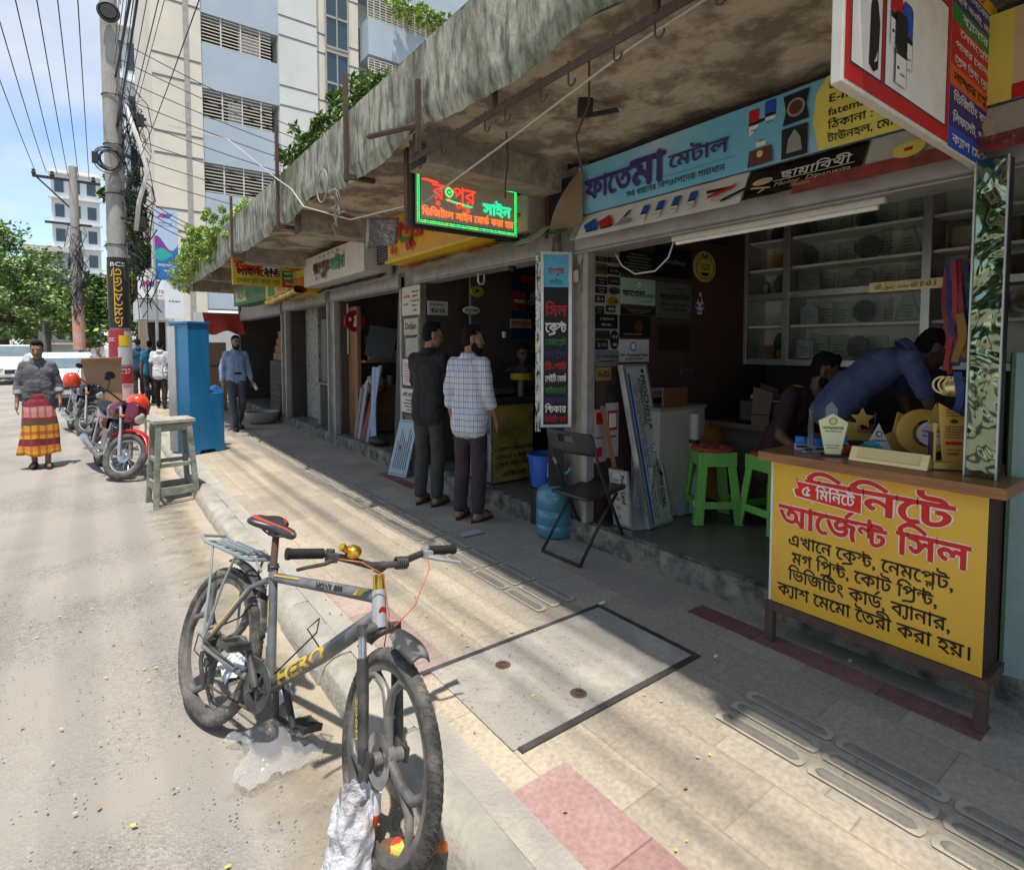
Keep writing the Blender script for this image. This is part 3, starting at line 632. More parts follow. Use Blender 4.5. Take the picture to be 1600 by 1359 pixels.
L.line('মোহাম্মদপুর',.1 * w,.19 * h,.055 * h,M,width=.8 * w,mi=6,lift=.008,bold=0);L.line('শাখা',.34 * w,.11 * h,.05 * h,M,mi=6,lift=.008,bold=0)
L.build('lettering',MTX,t,world=True)
b = MB();b.cyl((0,.1,-2.6),(0,.1,h + .5),.04);b.build('bracket_post',M_steelgrey,t)
# ================================================================== trees and plants
def leaf_m(n,c,c2): return mat(n,c,.55,c2=c2,scale=1.5,amt=1,spec=.4,trans=0.0,sub=0)
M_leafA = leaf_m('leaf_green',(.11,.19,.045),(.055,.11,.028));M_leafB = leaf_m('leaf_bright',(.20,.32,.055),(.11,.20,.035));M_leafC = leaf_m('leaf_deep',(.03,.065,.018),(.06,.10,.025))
M_leafF = leaf_m('leaf_hazed',(.27,.35,.16),(.15,.22,.10));M_bark = mat('bark',(.12,.09,.065),.95,c2=(.06,.045,.035),scale=8,bump=.8,bscale=30)  # far leaves made paler: distance haze put into their colour
def crown_mesh(b,c,rad,n,ls,seed,clumps=60,long=1.7,droop=.3):
 rnd = random.Random(seed);cl = []
 for i in range(clumps):
  d = Vector((rnd.gauss(0,1),rnd.gauss(0,1),rnd.gauss(0,1))).normalized() * rnd.uniform(.35,1.0)
  cl.append((Vector((c[0] + d.x * rad[0],c[1] + d.y * rad[1],c[2] + d.z * rad[2])),rnd.uniform(.16,.34) * min(rad)))
 for i in range(n):
  p0,r = cl[rnd.randrange(clumps)];d = Vector((rnd.gauss(0,1),rnd.gauss(0,1),rnd.gauss(0,.8)));d = d / max(d.length,.01) * r * rnd.random() ** .4;p = p0 + d
  nrm = Vector((rnd.gauss(0,.6),rnd.gauss(0,.6),1)).normalized();t = nrm.orthogonal().normalized();t = Quaternion(nrm,rnd.uniform(0,6.28)) @ t;t.z -= droop;t.normalize();s = nrm.cross(t).normalized();l = ls * rnd.uniform(.6,1.3);wd = l / long / 2
  b.m = rnd.randrange(3)
  b.add([p - t * l * .5,p + s * wd,p + t * l * .5,p - s * wd],[(0,1,2,3)])
 return cl
def tree(name,label,loc,h,rad,n,ls,seed,mats,group=None,trunk_r=.2,zc=None):
 t = thing(name,label,'tree',loc,0,group);b = MB();zc = zc or h - rad[2]
 cl = crown_mesh(b,(0,0,zc),rad,n,ls,seed);b.build('crown',mats,t)
 k = MB();k.tube([(0,0,-.2),(.05,.03,zc * .35),(-.05,.1,zc * .7),(0,0,zc)],[trunk_r,trunk_r * .8,trunk_r * .6,trunk_r * .3],8)
 for q in cl[:9]: k.tube([(0,0,zc * .6),q[0] * .55 + Vector((0,0,zc * .35)),q[0]],[trunk_r * .4,trunk_r * .25,.02],5)
 k.build('trunk',M_bark,t,smooth=True);return t
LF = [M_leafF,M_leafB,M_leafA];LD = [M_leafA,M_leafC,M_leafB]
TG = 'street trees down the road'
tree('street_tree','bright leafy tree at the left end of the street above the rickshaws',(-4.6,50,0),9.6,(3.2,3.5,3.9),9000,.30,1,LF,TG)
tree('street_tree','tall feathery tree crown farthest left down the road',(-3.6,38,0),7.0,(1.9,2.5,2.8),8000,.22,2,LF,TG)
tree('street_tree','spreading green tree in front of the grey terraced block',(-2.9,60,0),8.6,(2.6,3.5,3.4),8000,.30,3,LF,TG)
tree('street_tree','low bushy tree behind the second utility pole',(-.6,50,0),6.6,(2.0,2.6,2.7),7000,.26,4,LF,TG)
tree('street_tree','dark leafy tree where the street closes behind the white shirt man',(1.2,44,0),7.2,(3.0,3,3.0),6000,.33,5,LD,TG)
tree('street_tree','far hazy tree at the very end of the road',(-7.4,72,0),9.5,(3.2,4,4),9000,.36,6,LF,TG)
tree('roadside_tree','dark glossy tree rising behind the concrete pole beside the apartment block',(1.95,34,0),11.6,(1.55,2.0,4.6),9000,.30,7,LD,None,.16)
tree('roadside_tree','shadowy tree hanging over the bank sign',(2.5,30,0),8.2,(1.6,1.8,3.2),6000,.26,17,[M_leafC,M_leafC,M_leafA],None,.16)
t = thing('bush','round green shrub in front of the bank entrance','bush',(1.75,18.6,.15));b = MB();crown_mesh(b,(0,0,.85),(.55,.5,.85),3800,.12,8,22);b.build('foliage',LD,t)
k = MB();k.tube([(0,0,0),(.03,0,.5),(0,0,1)],[.03,.025,.01],6);k.build('stem',M_bark,t)
# fern-like growth spilling over the canopy's far end
def spill(name,label,cen,rad,n,ls,seed,mats):
 t = thing(name,label,'plant',cen);b = MB();crown_mesh(b,(0,0,0),rad,n,ls,seed,90,2.8,.7);b.build('foliage',mats,t);return t
LB = [M_leafB,mat('fresh_leaf',(.40,.50,.10),.55,c2=(.25,.36,.07),scale=2),mat('lime_leaf',(.30,.44,.08),.55,c2=(.16,.27,.05),scale=2)]
spill('hanging_fern','bright green ferns spilling down the far end of the canopy fascia',(1.56,10.9,3.40),(.26,2.1,.44),15000,.05,11,LB)
spill('hanging_fern','thinner trailing weeds at the outermost corner of the canopy',(1.58,13.4,3.16),(.26,1.3,.42),8000,.05,12,LB)
spill('rooftop_sapling','small leafy sapling rooted on the canopy roof beside the tallest post',(2.35,5.3,3.86),(.55,.8,.45),5200,.10,13,[M_leafB,M_leafA,M_leafC])
spill('rooftop_sapling','bushy plant on the canopy roof where the fascia meets the tinted windows',(2.1,6.6,3.78),(.35,.7,.36),3200,.10,14,[M_leafA,M_leafC,M_leafB])
spill('balcony_creeper','leafy creeper over the grilled balcony of the apartment block',(13.4,24.9,azz(640,40)),(2.3,.6,.55),2600,.22,15,LB)
spill('rooftop_sapling','wispy weeds on the canopy roof near the cut post',(1.9,9.3,3.60),(.2,.9,.22),1500,.07,16,LB)
# ================================================================== poles and cables
M_pole = mat('pole_concrete',(.36,.34,.31),.9,c2=(.25,.235,.215),scale=3,stretch=(1,1,.3),amt=.9,bump=.4,bscale=40)
pl = thing('utility_pole','tall concrete utility pole plastered with posters and wrapped in cable','utility pole',(.53,15.95,0))
b = MB();b.tube([(0,0,-.2),(0,0,5),(-.03,0,11.5)],[.215,.19,.155],20);b.build('shaft',M_pole,pl,smooth=True)
def wrap(z0,z1,r,m,a0=0,a1=2 * math.pi,seg=24,wob=0.0,name='poster',par=None):
 b = MB();b.grid(lambda u,v: ((r + wob * mnoise.noise(Vector((u * 8,v * 8,z0)))) * math.cos(a0 + (a1 - a0) * u),(r + wob * mnoise.noise(Vector((u * 8,v * 8,z0)))) * math.sin(a0 + (a1 - a0) * u),z0 + (z1 - z0) * v),seg,6)
 return b.build(name,m,par or pl,smooth='all')
FA = R(-95)                                             # the side that faces the camera
def cyl_text(txt,z,size,r,mi,ang=FA,width=None,rot=0):
 V,Fc,w = text2d(txt,0);k = (width / w) if width else size;L = Lettering();L.m = mi;out = []
 for p in V:
  x,y = (p[0] - w / 2) * k,p[1] * size
  if rot: x,y = -p[1] * size + .3 * size,(p[0] - w / 2) * k
  a = ang + x / r;out.append((r * math.cos(a),r * math.sin(a),z + y))
 L.add(out,Fc);return L.build('lettering',PM,pl)
PM = [MTX[0],flat('#b3202c'),MTX[6],flat('#d8a92a'),flat('#e8e3dc')]
def zp(py): return atz(190,650,0).z + aty(190,py,15.7).z
wrap(zp(512),zp(402),.212,mat('poster_black',(.02,.018,.016),.6));cyl_text('এমবেডেট',(zp(512) + zp(418)) / 2,.26,.216,3,width=1.35,rot=1);cyl_text('BCS',zp(416),.13,.216,2,width=.32)
wrap(zp(640),zp(518),.222,mat('poster_pink',(.62,.50,.50),.7,c2=(.5,.12,.14),scale=5,amt=.8,lo=.5,hi=.55,c3=(.68,.64,.6),s3=4),wob=.01)
wrap(zp(560),zp(515),.23,flat('#9c2b3a'),R(-190),R(-75),wob=.006);wrap(zp(541),zp(524),.235,flat('#d8b41e'),R(-100),R(-40));wrap(zp(570),zp(542),.235,flat('#b9bdc4'),R(-105),R(-45))
wrap(zp(612),zp(574),.238,flat('#b02d3a'),R(-170),R(-20));wrap(zp(640),zp(600),.24,flat('#ddc2c4'),R(-165),R(-25));wrap(zp(650),zp(634),.242,flat('#c22a20'),R(-190),R(-40))
cyl_text("HSC'27",zp(584),.16,.245,2,width=.40);cyl_text('GOP ব্যাচ',zp(606),.11,.247,1,width=.40);cyl_text('২০০',zp(625),.11,.247,1,FA - .5,width=.18);cyl_text('SSC',zp(533),.11,.24,2,FA - .75,width=.16)
b = MB()
for z in (2.6,3.95,5.1,6.2,7.3): b.ring((0,0,z),.2,.012,'z',24,6)
b.build('steel_band',M_black,pl,smooth=True)
b = MB();rnd = random.Random(4)
for k in range(7): b.ring((-.10 + rnd.uniform(-.05,.05),-.30 + rnd.uniform(-.03,.03),zp(255) + rnd.uniform(-.06,.06)),.22 + rnd.uniform(-.04,.04),.012,'y',28,6)
b.box(-.42,-.36,zp(262),-.30,-.25,zp(246));b.build('cable_coil',M_cable,pl,smooth=True)
t = thing('pole_lamp_housing','round black fitting strapped high on the concrete pole','fitting',(.5,15.7,zp(28)));b = MB();b.cyl((0,0,0),(0,-.14,0),.19,22,.15);b.ring((0,-.1,0),.19,.03,'y');b.build('housing',M_black,t,smooth=True)
vs_ = [('pole_placard','narrow yellow placard tied along the left side of the poster pole',166,415,173,478,'#d8a114'),('pole_placard','narrow yellow placard edge on the right side of the poster pole',205,417,207,460,'#d8a114'),('pole_placard','small white placard low behind the poster pole',176,500,184,520,'#c9c9c4')]
for nm,lb,a0,b0,a1,b1,c in vs_:
 t,M,w,h = vsign(nm,lb,a0,b0,a1,b1,15.95,flat(c),.01)
 L = Lettering();L.scribble(.2 * w,.2 * h,.5 * w,.1 * h,M,1,.003);L.scribble(.2 * w,.6 * h,.5 * w,.1 * h,M,1,.003);L.build('lettering',PM,t,world=True)
p2 = thing('utility_pole','second utility pole with an iron crossarm farther down the street','utility pole',(-.45,31,0))
b = MB();b.tube([(0,0,0),(0,0,9.35)],[.21,.15],12);b.build('shaft',M_pole,p2,smooth=True)
b = MB();b.box(-1.35,-.06,8.7,.95,.06,8.8);b.build('crossarm',M_black,p2);b = MB();b.tube([(-1.2,0,8.7),(-.05,0,7.5)],.035,6);b.build('brace',M_black,p2);b = MB();b.box(-1.0,-.05,6.85,.6,.05,6.94)
b.build('crossarm',M_black,p2)
for x in (-1.3,-.7,.7): b = MB();b.lathe([(0,0),(.06,0),(.09,.08),(.05,.12),(.07,.2),(0,.24)],10,Matrix.Translation((x,0,8.8)));b.build('insulator',M_black,p2,smooth=True)
b = MB()
for k in range(40): rnd = random.Random(k);z = rnd.uniform(3.6,7);b.tube([(rnd.uniform(-.3,.35),-.2,z),(rnd.uniform(-.4,.5),-.28,z - rnd.uniform(.2,1)),(rnd.uniform(-.3,.4),-.2,z - rnd.uniform(.5,1.6))],.014,5)
b.build('cable_tangle',M_cable,p2)
b = MB();b.cyl((0,0,1.5),(0,0,3.4),.218,12);b.build('poster',mat('torn_poster',(.45,.3,.25),.8,c2=(.5,.16,.08),scale=2,lo=.5,hi=.55),p2)
CG = 'overhead street cables'
def cable(pts,r,lab,m=None,group=CG,sag=.5,seg=6,n=14):
 a,c = Vector(pts[0]),Vector(pts[-1])
 if len(pts) == 2: P = [a.lerp(c,i / n) - Vector((0,0,4 * sag * (i / n) * (1 - i / n))) for i in range(n + 1)]
 else: P = pts
 b = MB();b.tube(P,r,seg);o = b.build('overhead_cable',m or M_cable,None,smooth='all');return tag(o,lab,'cable',group)
rnd = random.Random(21)
for k in range(15):
 z = 4.6 + k * .35 + rnd.uniform(-.1,.1);x = .35 + rnd.uniform(0,.8)
 cable([(.55 + .2 * rnd.random(),15.8,z + .6),(x,-14,z + rnd.uniform(.2,1.2))],rnd.choice([.004,.005,.006,.007]),'black cable strung along the street from the poster pole',sag=rnd.uniform(.25,.9))
for k,(x,z,r) in enumerate(((.62,6.3,.018),(1.12,7.4,.024))):
 cable([(.6,15.8,z + .3),(x + .1,-14,z + .5)],r,'thick black cable bundle strung along the street from the poster pole',sag=.5)
for k in range(6):
 cable([(-1.7 + k * .36,31,8.95),(-1.9 + k * .32,-15,10.6 + .3 * k)],.012,'thin wire running overhead from the crossarm of the second pole',group='wires from the second pole',sag=1.0)
for k in range(8):
 cable([(.6,15.9,8.6 - k * .42),(7.5 + k * .9,14.5 - k * .35,6.4 - k * .30)],.010,'thin cable crossing from the poster pole in front of the apartment block',group='cables crossing the apartment block',sag=.2 + .06 * k)
for k in range(4):
 cable([(.6,15.9,5.5 - k * .18),(3.2 + k * .6,15.2 - k * .3,4.2 - k * .1)],.011,'slack cable dropping from the poster pole towards the canopy roof',group='cables to the canopy',sag=.3 + .1 * k)
cable([(.75,15.5,7.0),(.95,15.2,6.2),(1.1,15.0,5.5),(.92,15.1,4.8),(.86,15.2,4.2)],.05,'pale plastic wrapped cable bundle hanging beside the poster pole',M_cablew,None)
b = MB();rnd = random.Random(14)
for k in range(90):
 z = rnd.uniform(3.4,7.6);x0 = rnd.uniform(.62,.95)
 b.tube([(x0,15.7,z),(x0 + rnd.uniform(0,.35),15.6 + rnd.uniform(-.1,.1),z - rnd.uniform(.1,.5)),(x0 + rnd.uniform(-.05,.45),15.7,z - rnd.uniform(.3,1.1)),(x0 + rnd.uniform(0,.3),15.8,z - rnd.uniform(0,1.4))],rnd.choice([.007,.010,.013]),5)
for z in (6.8,5.9,5.1,4.5): b.box(.6,15.6,z,1.15,15.66,z + .05);b.box(.95,15.55,z - .15,1.1,15.7,z + .1)
tag(b.build('cable_tangle',M_cable),'dense tangle of black cable loops and boxes on the right of the poster pole','cables')
# white wire along the hook bar and up to the post
cable([(1.72,.2,3.02),atz(1100,0,2.86),atz(985,75,2.83),atz(800,215,2.78),Vector((1.9,3.55,2.62)),Vector((1.75,4.6,2.66)),Vector((1.58,5.3,2.88)),Vector((1.56,5.6,3.1)),Vector((1.57,6.2,3.35)),Vector((1.5,8.2,4.3)),Vector((1.2,12,5.6))],.007,'pale cable slung under the canopy edge and up past the iron posts',M_cablew,None)
b = MB();rnd = random.Random(2)
for k in range(6):
 p = Vector((1.57,4.45,2.85));P = [p]
 for i in range(5): p = p + Vector((rnd.uniform(-.03,.05),rnd.uniform(-.12,.12),rnd.uniform(-.12,.03)));P.append(p)
 b.tube(P,.004 if k % 3 else .007,5)
b.ring((1.56,4.72,2.93),.13,.006,'x',24,6)
tag(b.build('wire_tangle',mat('frayed_wire',(.36,.33,.29),.7),smooth='all'),'knot of pale frayed wires hanging from the canopy edge','wires')
for k,(yy,zz,m_) in enumerate(((2.0,2.8,M_rust),(2.95,2.8,M_rust))):
 b = MB();b.tube([(1.95 + .2 * k,yy,2.97),(2.0 + .2 * k,yy + .05,2.8),(1.98 + .25 * k,yy + .12,2.66 + .03 * k),(2.05 + .2 * k,yy + .15,2.5 + .1 * k)],.006,5)
 tag(b.build('hanging_wire',m_),['thin rusty wire dangling from the stained soffit above the blue banner','dark wire dangling from the soffit behind the lit sign'][k],'wire')
t = thing('angle_bracket','broken iron angle bracket bolted to the stained soffit','bracket',atz(925,175,2.93));b = MB();b.box(-.022,-.15,-.02,.022,.03,-.01,Matrix.Rotation(.5,4,'Z'));b.box(-.05,.0,-.012,.05,.08,.06,Matrix.Rotation(.9,4,'Z'));b.build('plate',M_black,t)
t = thing('broken_panel','torn silver foil panel hanging from wires beside the yellow sign','panel',(2.0,4.55,2.55));b = MB();b.grid(lambda u,v: (-.14 + .28 * u + .02 * v,.02 * math.sin(u * 4),-.13 + .27 * v + .08 * u - .05 * u * v),8,8);b.build('sheet',mat('crinkled_foil',(.45,.45,.46),.35,metal=.6,c2=(.2,.2,.2),scale=14,bump=1,bscale=25),t,smooth='all',solid=.006)

# ================================================================== signs and banners
PAL = {}
def ml(*cs):                                             # list of flat materials for Lettering, index = order
 return [flat(c) for c in cs]
K,WH,RD,GN,BL,YL,OR,PU,TL,BR = '#141214','#dcd8cf','#b4191c','#1d7a35','#1c4aa8','#d9a81c','#cc5a1a','#3a2a6a','#2a9aa8','#5a3018'
ALL = ml(K,WH,RD,GN,BL,YL,OR,PU,TL,BR,'#8a8a86','#57b3d6','#d8c95a','#c9b48a')
iK,iW,iR,iG,iB,iY,iO,iP,iT,iN,iGr,iSk,iLy,iTa = range(14)
ROAD = ((0,-1,0),(0,0,1));CAMF = ((1,0,0),(0,0,1))
def sheet_road(X,yl,zb): return frame((X,yl,zb),*ROAD)
def sheet_front(x,Y,zb): return frame((x,Y,zb),*CAMF)
def stamp(L,M,x,y,s,c,mi_body=iK):                 # a self inking stamp as printed on the banners
 L.poly([(x,y + .55 * s),(x + .42 * s,y + .55 * s),(x + .42 * s,y + .95 * s),(x + .36 * s,y + s),(x + .06 * s,y + s),(x,y + .95 * s)],M,c,.0015)
 L.rule(x,y + .42 * s,.42 * s,.12 * s,M,mi_body,.0017);L.rule(x + .02 * s,y,.38 * s,.41 * s,M,iW,.0019);L.scribble(x + .08 * s,y + .2 * s,.24 * s,.06 * s,M,iK,.0024)
 L.rule(x - .01 * s,y,.018 * s,.45 * s,M,iGr,.002);L.rule(x + .41 * s,y,.018 * s,.45 * s,M,iGr,.002)
# --- the blue banner over the near shop
BX = 2.845;zb_,ztop = 2.545,2.885
t = thing('shop_banner','blue printed shop banner above the near shop, with stamps and a yellow address panel','banner',(BX,1.6,zb_))
M = sheet_road(BX,3.02,zb_);h = ztop - zb_;wdt = 3.02 - .2
b = MB()
ob = b.grid(lambda u,v: M @ Vector((u * wdt,v * h,.006 * mnoise.noise(Vector((u * 9,v * 2,3))))),60,6).build('sheet',mat('banner_sky_blue',(.14,.42,.58),.38,c2=(.42,.52,.55),scale=1.1,amt=.85,lo=.5,hi=.75),t,world=True,smooth='all')
L = Lettering();xb = 3.02 - 1.365
L.poly([(xb + .03,0),(xb + .74,0),(xb + .74,h),(xb + .06,h),(xb + .01,h * .8),(xb,h * .4)],M,iLy,.008)
L.poly([(xb + .74,.05),(wdt,.05),(wdt,h),(xb + .74,h)],M,iTa,.008);L.poly([(xb + .74,0),(wdt,0),(wdt,.06),(xb + .74,.055)],M,iR,.009)
L.line('ফাতে',.08,.095,.21,M,width=.42,bold=.03,mi=iP,lift=.009);L.line('মা',.50,.085,.27,M,width=.27,bold=.03,mi=iP,lift=.009)
L.line('মেটাল',.80,.135,.12,M,width=.40,bold=.02,mi=iP,lift=.009)
L.rule(.52,.095,.72,.004,M,iT,.009);L.line('সব ধরনের বিজ্ঞাপনের সমাধান',.46,.035,.055,M,width=.72,bold=.006,mi=iK,lift=.009)
stamp(L,M,xb - .34,.17,.14,iR);stamp(L,M,xb - .25,.19,.14,iB);stamp(L,M,xb - .30,.11,.14,iK)
L.poly([(xb - .34,.01),(xb - .2,.015),(xb - .21,.10),(xb - .33,.095)],M,iN,.009);L.disc(xb - .27,.068,.018,M,iTa,.0105)
L.poly([(xb - .15,.17),(xb - .02,.175),(xb - .035,.245),(xb - .02,.32),(xb - .15,.315),(xb - .135,.24)],M,iK,.009);L.disc(xb - .085,.245,.045,M,iGr,.0105);L.disc(xb - .085,.245,.034,M,iN,.012)
L.rule(xb - .155,.005,.13,.15,M,iK,.009);L.poly([(xb - .13,.03),(xb - .05,.03),(xb - .06,.1),(xb - .09,.14),(xb - .12,.1)],M,iGr,.0102)
for k,tx in enumerate(['মোবাইল : ০১৭৫','E-mail : fate','fatemametal@','ঠিকানা : শহীদপার্ক','টাউনহল, মোঃপুর, ঢাকা']):
 L.line(tx,xb + .07,h - .065 - k * .062,.052,M,width=(.36,.32,.36,.44,.50)[k],bold=.012,mi=iK,lift=.0105)
L.line('৫১২০',xb + .90,.235,.06,M,bold=.012,mi=iK,lift=.0105);L.line('.com',xb + .86,.165,.07,M,bold=.015,mi=iK,lift=.0105);L.line('কেট,',xb + .86,.08,.06,M,bold=.01,mi=iK,lift=.0105);L.line('ঃ ৬',xb + .84,.01,.05,M,bold=.01,mi=iW,lift=.011)
L.build('print',ALL,t,world=True)
# folded end of the banner and the older board behind it
t = thing('folded_banner_end','brown curled back end of the blue banner hanging loose over the pier','banner',(2.82,3.05,2.5))
b = MB();b.grid(lambda u,v: (2.80 - .06 * math.sin(v * 3) * (1 - u),2.99 + .30 * (1 - u) * v - .06 * u,2.84 - .42 * v + .06 * u * v),10,12);b.build('sheet',flat('#7d6b54'),t,world=True,smooth='all')
t = thing('old_signboard','dark blue older signboard with a white disc behind the curled banner end','sign',(2.87,3.35,2.55));M = sheet_road(2.87,3.42,2.52);board(M,.42,.34,.03,'panel',flat('#141c3c'),t);L = Lettering();L.disc(.33,.14,.085,M,iW,.003);L.rule(0,-.12,.05,.42,M,iN,.004);L.build('print',ALL,t,world=True)
# leaning flap with stamp pictures, then the black name banner
def flap(name,label,ya,yc,Xt,zt_,Xb,zb2,m):
 t = thing(name,label,'banner',(Xb,(ya + yc) / 2,zb2));M = frame((Xb,ya,zb2),(0,-1,0),(Xt - Xb,0,zt_ - zb2));w = ya - yc;h = math.hypot(Xt - Xb,zt_ - zb2)
 b = MB();b.grid(lambda u,v: M @ Vector((u * w,v * h,.004 * mnoise.noise(Vector((u * 8,v * 3,ya))) - .012)),40,5).build('sheet',m,t,world=True,smooth='all');return t,M,w,h
t,M,w,h = flap('stamp_banner','white banner strip printed with blue and red stamps under the blue banner',3.01,1.70,2.845,2.545,2.745,2.365,flat('#d9d6ce',.4))
L = Lettering()
L.rule(0,0,.05,.12,M,iGr,.002)
for x,c in ((.10,iB),(.24,iR)): L.poly([(x,.10),(x + .09,.145),(x + .13,.10),(x + .16,.05),(x + .05,.045)],M,c,.002);L.poly([(x + .05,.045),(x + .16,.05),(x + .165,.035),(x + .055,.03)],M,iK,.0025)
L.poly([(.42,.03),(.56,.035),(.54,.07),(.46,.08)],M,iGr,.002);L.poly([(.46,.08),(.50,.135),(.53,.14),(.50,.09)],M,iK,.0025)
for k in range(4): stamp(L,M,.62 + k * .115,.02 + k * .004,.125,iB)
for k,(x,y,c,a) in enumerate(((1.08,.11,iK,-.05),(1.10,.07,iR,.25),(1.13,.045,iTa,0.),(1.20,.02,iK,.35))):
 L.poly([(x,y),(x + .16,y + .16 * math.tan(a)),(x + .16,y + .16 * math.tan(a) + .022),(x,y + .022)],M,c,.002 + .0004 * k)
L.build('print',ALL,t,world=True)
t,M,w,h = flap('name_banner','glossy black name banner strip with white script under the blue banner',1.69,1.12,2.845,2.545,2.75,2.375,flat('#0d0b0c',.25))
L = Lettering();L.line('ছায়াবিথী',.19,.075,.07,M,width=.33,bold=.012,mi=iW,lift=.003);L.rule(.16,.066,.38,.004,M,iW,.003);L.line('Moloy  Dipanwita',.17,.033,.034,M,width=.36,bold=.008,mi=iTa,lift=.003,slant=.25);L.line('Meenan',.26,.006,.03,M,bold=.006,mi=iTa,lift=.003,slant=.25)
L.disc(.10,.085,.055,M,iTa,.003,.022);L.poly([(.04,.05),(.15,.03),(.16,.038),(.05,.06)],M,iTa,.0034);L.poly([(.1,.01),(.13,.03),(.12,.035),(.09,.015)],M,iTa,.0038)
L.build('print',ALL,t,world=True)
t,M,w,h = flap('plain_banner','white banner strip with a cream badge right of the black name banner',1.11,.35,2.845,2.545,2.755,2.385,flat('#bdb9ae',.4))
L = Lettering();L.disc(.17,.055,.06,M,iLy,.003,.045);L.rule(.155,.045,.03,.02,M,iR,.0045);L.poly([(.40,.10),(.45,.1),(.46,.02),(.43,.02)],M,iTa,.003);L.build('print',ALL,t,world=True)
t,M,w,h = flap('red_banner','torn red banner strip hanging below the white and black ones',1.42,.2,2.752,2.41,2.735,2.345,mat('torn_red_print',(.26,.035,.028),.6,c2=(.12,.03,.025),scale=14,amt=1,c3=(.30,.20,.17),s3=9,lo3=.6,hi3=.7))
# --- the hanging box sign at top right
SY = .70;t = thing('hanging_sign','large red framed hanging box sign with stamps and a rainbow text column','sign',(1.6,SY,2.30))
x0 = aty(1315,128,SY);x1 = aty(1548,252,SY);W_ = x1.x - x0.x;M = sheet_front(x0.x,SY,x0.z + .002);H_ = .62
xc_ = aty(1480,222,SY).x - x0.x
board(M,W_,H_,.03,'box',flat('#cfcabd'),t,.004)
L = Lettering();L.rule(.012,.012,xc_ - .012,H_ - .02,M,iR,.001)
L.rule(.042,.06,.20,.40,M,iW,.002);L.rule(.262,.06,xc_ - .262 - .035,.40,M,iW,.002)
for (a,c_) in ((.042,.242),(.262,xc_ - .035)):
 for (xx,yy,ww,hh) in ((a,.06,c_ - a,.005),(a,.455,c_ - a,.005),(a,.06,.005,.40),(c_ - .005,.06,.005,.40)): L.rule(xx,yy,ww,hh,M,iK,.0028)
L.line('তৈরী করা হয় ।',xc_ - .04,.50,.065,M,bold=.015,mi=iW,lift=.003,align='r')
# hand stamp, drawn left
L.poly([(.075,.30),(.14,.33),(.165,.43),(.10,.43)],M,iT,.003);L.poly([(.09,.36),(.13,.35),(.14,.40),(.12,.43),(.085,.42)],M,iK,.0036)
L.poly([(.155,.09),(.185,.075),(.215,.09),(.222,.22),(.205,.27),(.19,.29),(.193,.43),(.18,.43),(.177,.29),(.16,.25)],M,iK,.0034);L.poly([(.185,.10),(.205,.11),(.21,.14),(.20,.12)],M,iW,.004)
def bigstamp(x,y,wd,ht,c):
 L.poly([(x,y + ht * .5),(x + wd,y + ht * .5),(x + wd,y + ht * .93),(x + wd * .85,y + ht),(x + wd * .15,y + ht),(x,y + ht * .93)],M,c,L.z);L.rule(x,y + ht * .40,wd,ht * .09,M,iK,L.z + .0004)
 L.rule(x + .02 * wd,y,wd * .96,ht * .40,M,iW,L.z + .0004);L.rule(x,y,wd * .05,ht * .45,M,iGr,L.z + .0008);L.rule(x + wd * .95,y,wd * .05,ht * .45,M,iGr,L.z + .0008);L.rule(x + .15 * wd,y + ht * .2,wd * .18,ht * .04,M,iK,L.z + .001);L.scribble(x + .4 * wd,y + ht * .14,wd * .4,ht * .03,M,iK,L.z + .001);L.z += .002
L.z = .003;bigstamp(.292,.185,.088,.20,iR);bigstamp(.38,.15,.078,.19,iB);bigstamp(.325,.085,.088,.21,iK)
cw = W_ - xc_;yy = .004
for c,tx,hh in ((iB,['ক্যাশ মেমো'],.075),(iP,['লিফলেট, প্যাড','ভিজিটিং কার্ড'],.14),(iO,['নাম্বার প্লেট'],.07),(iR,['প্রেস প্রিন্ট, ক্রেস্ট','পাথর খোদাই','নেমপ্লেট'],.15),(iG,['ব্যানার'],.06),(iP,['ছবি বাধাই, মালা','সাইনবোর্ড'],.09),(iY,[],.05)):
 L.rule(xc_ + .004,yy,cw - .004,hh,M,c,.001)
 for q,s_ in enumerate(tx): L.line(s_,xc_ + cw / 2,yy + hh * (q + .28) / len(tx),min(.045,hh / len(tx) * .7),M,width=cw * .84 * min(1,len(s_) / 10),bold=.014,mi=iW if c != iO else iK,lift=.0022,align='c')
 yy += hh
L.disc(xc_ + cw * .62,yy - .02,.025,M,iR,.003);L.line('৩',xc_ + cw * .57,yy - .04,.05,M,bold=.02,mi=iW,lift=.004)
L.build('print',ALL,t,world=True)
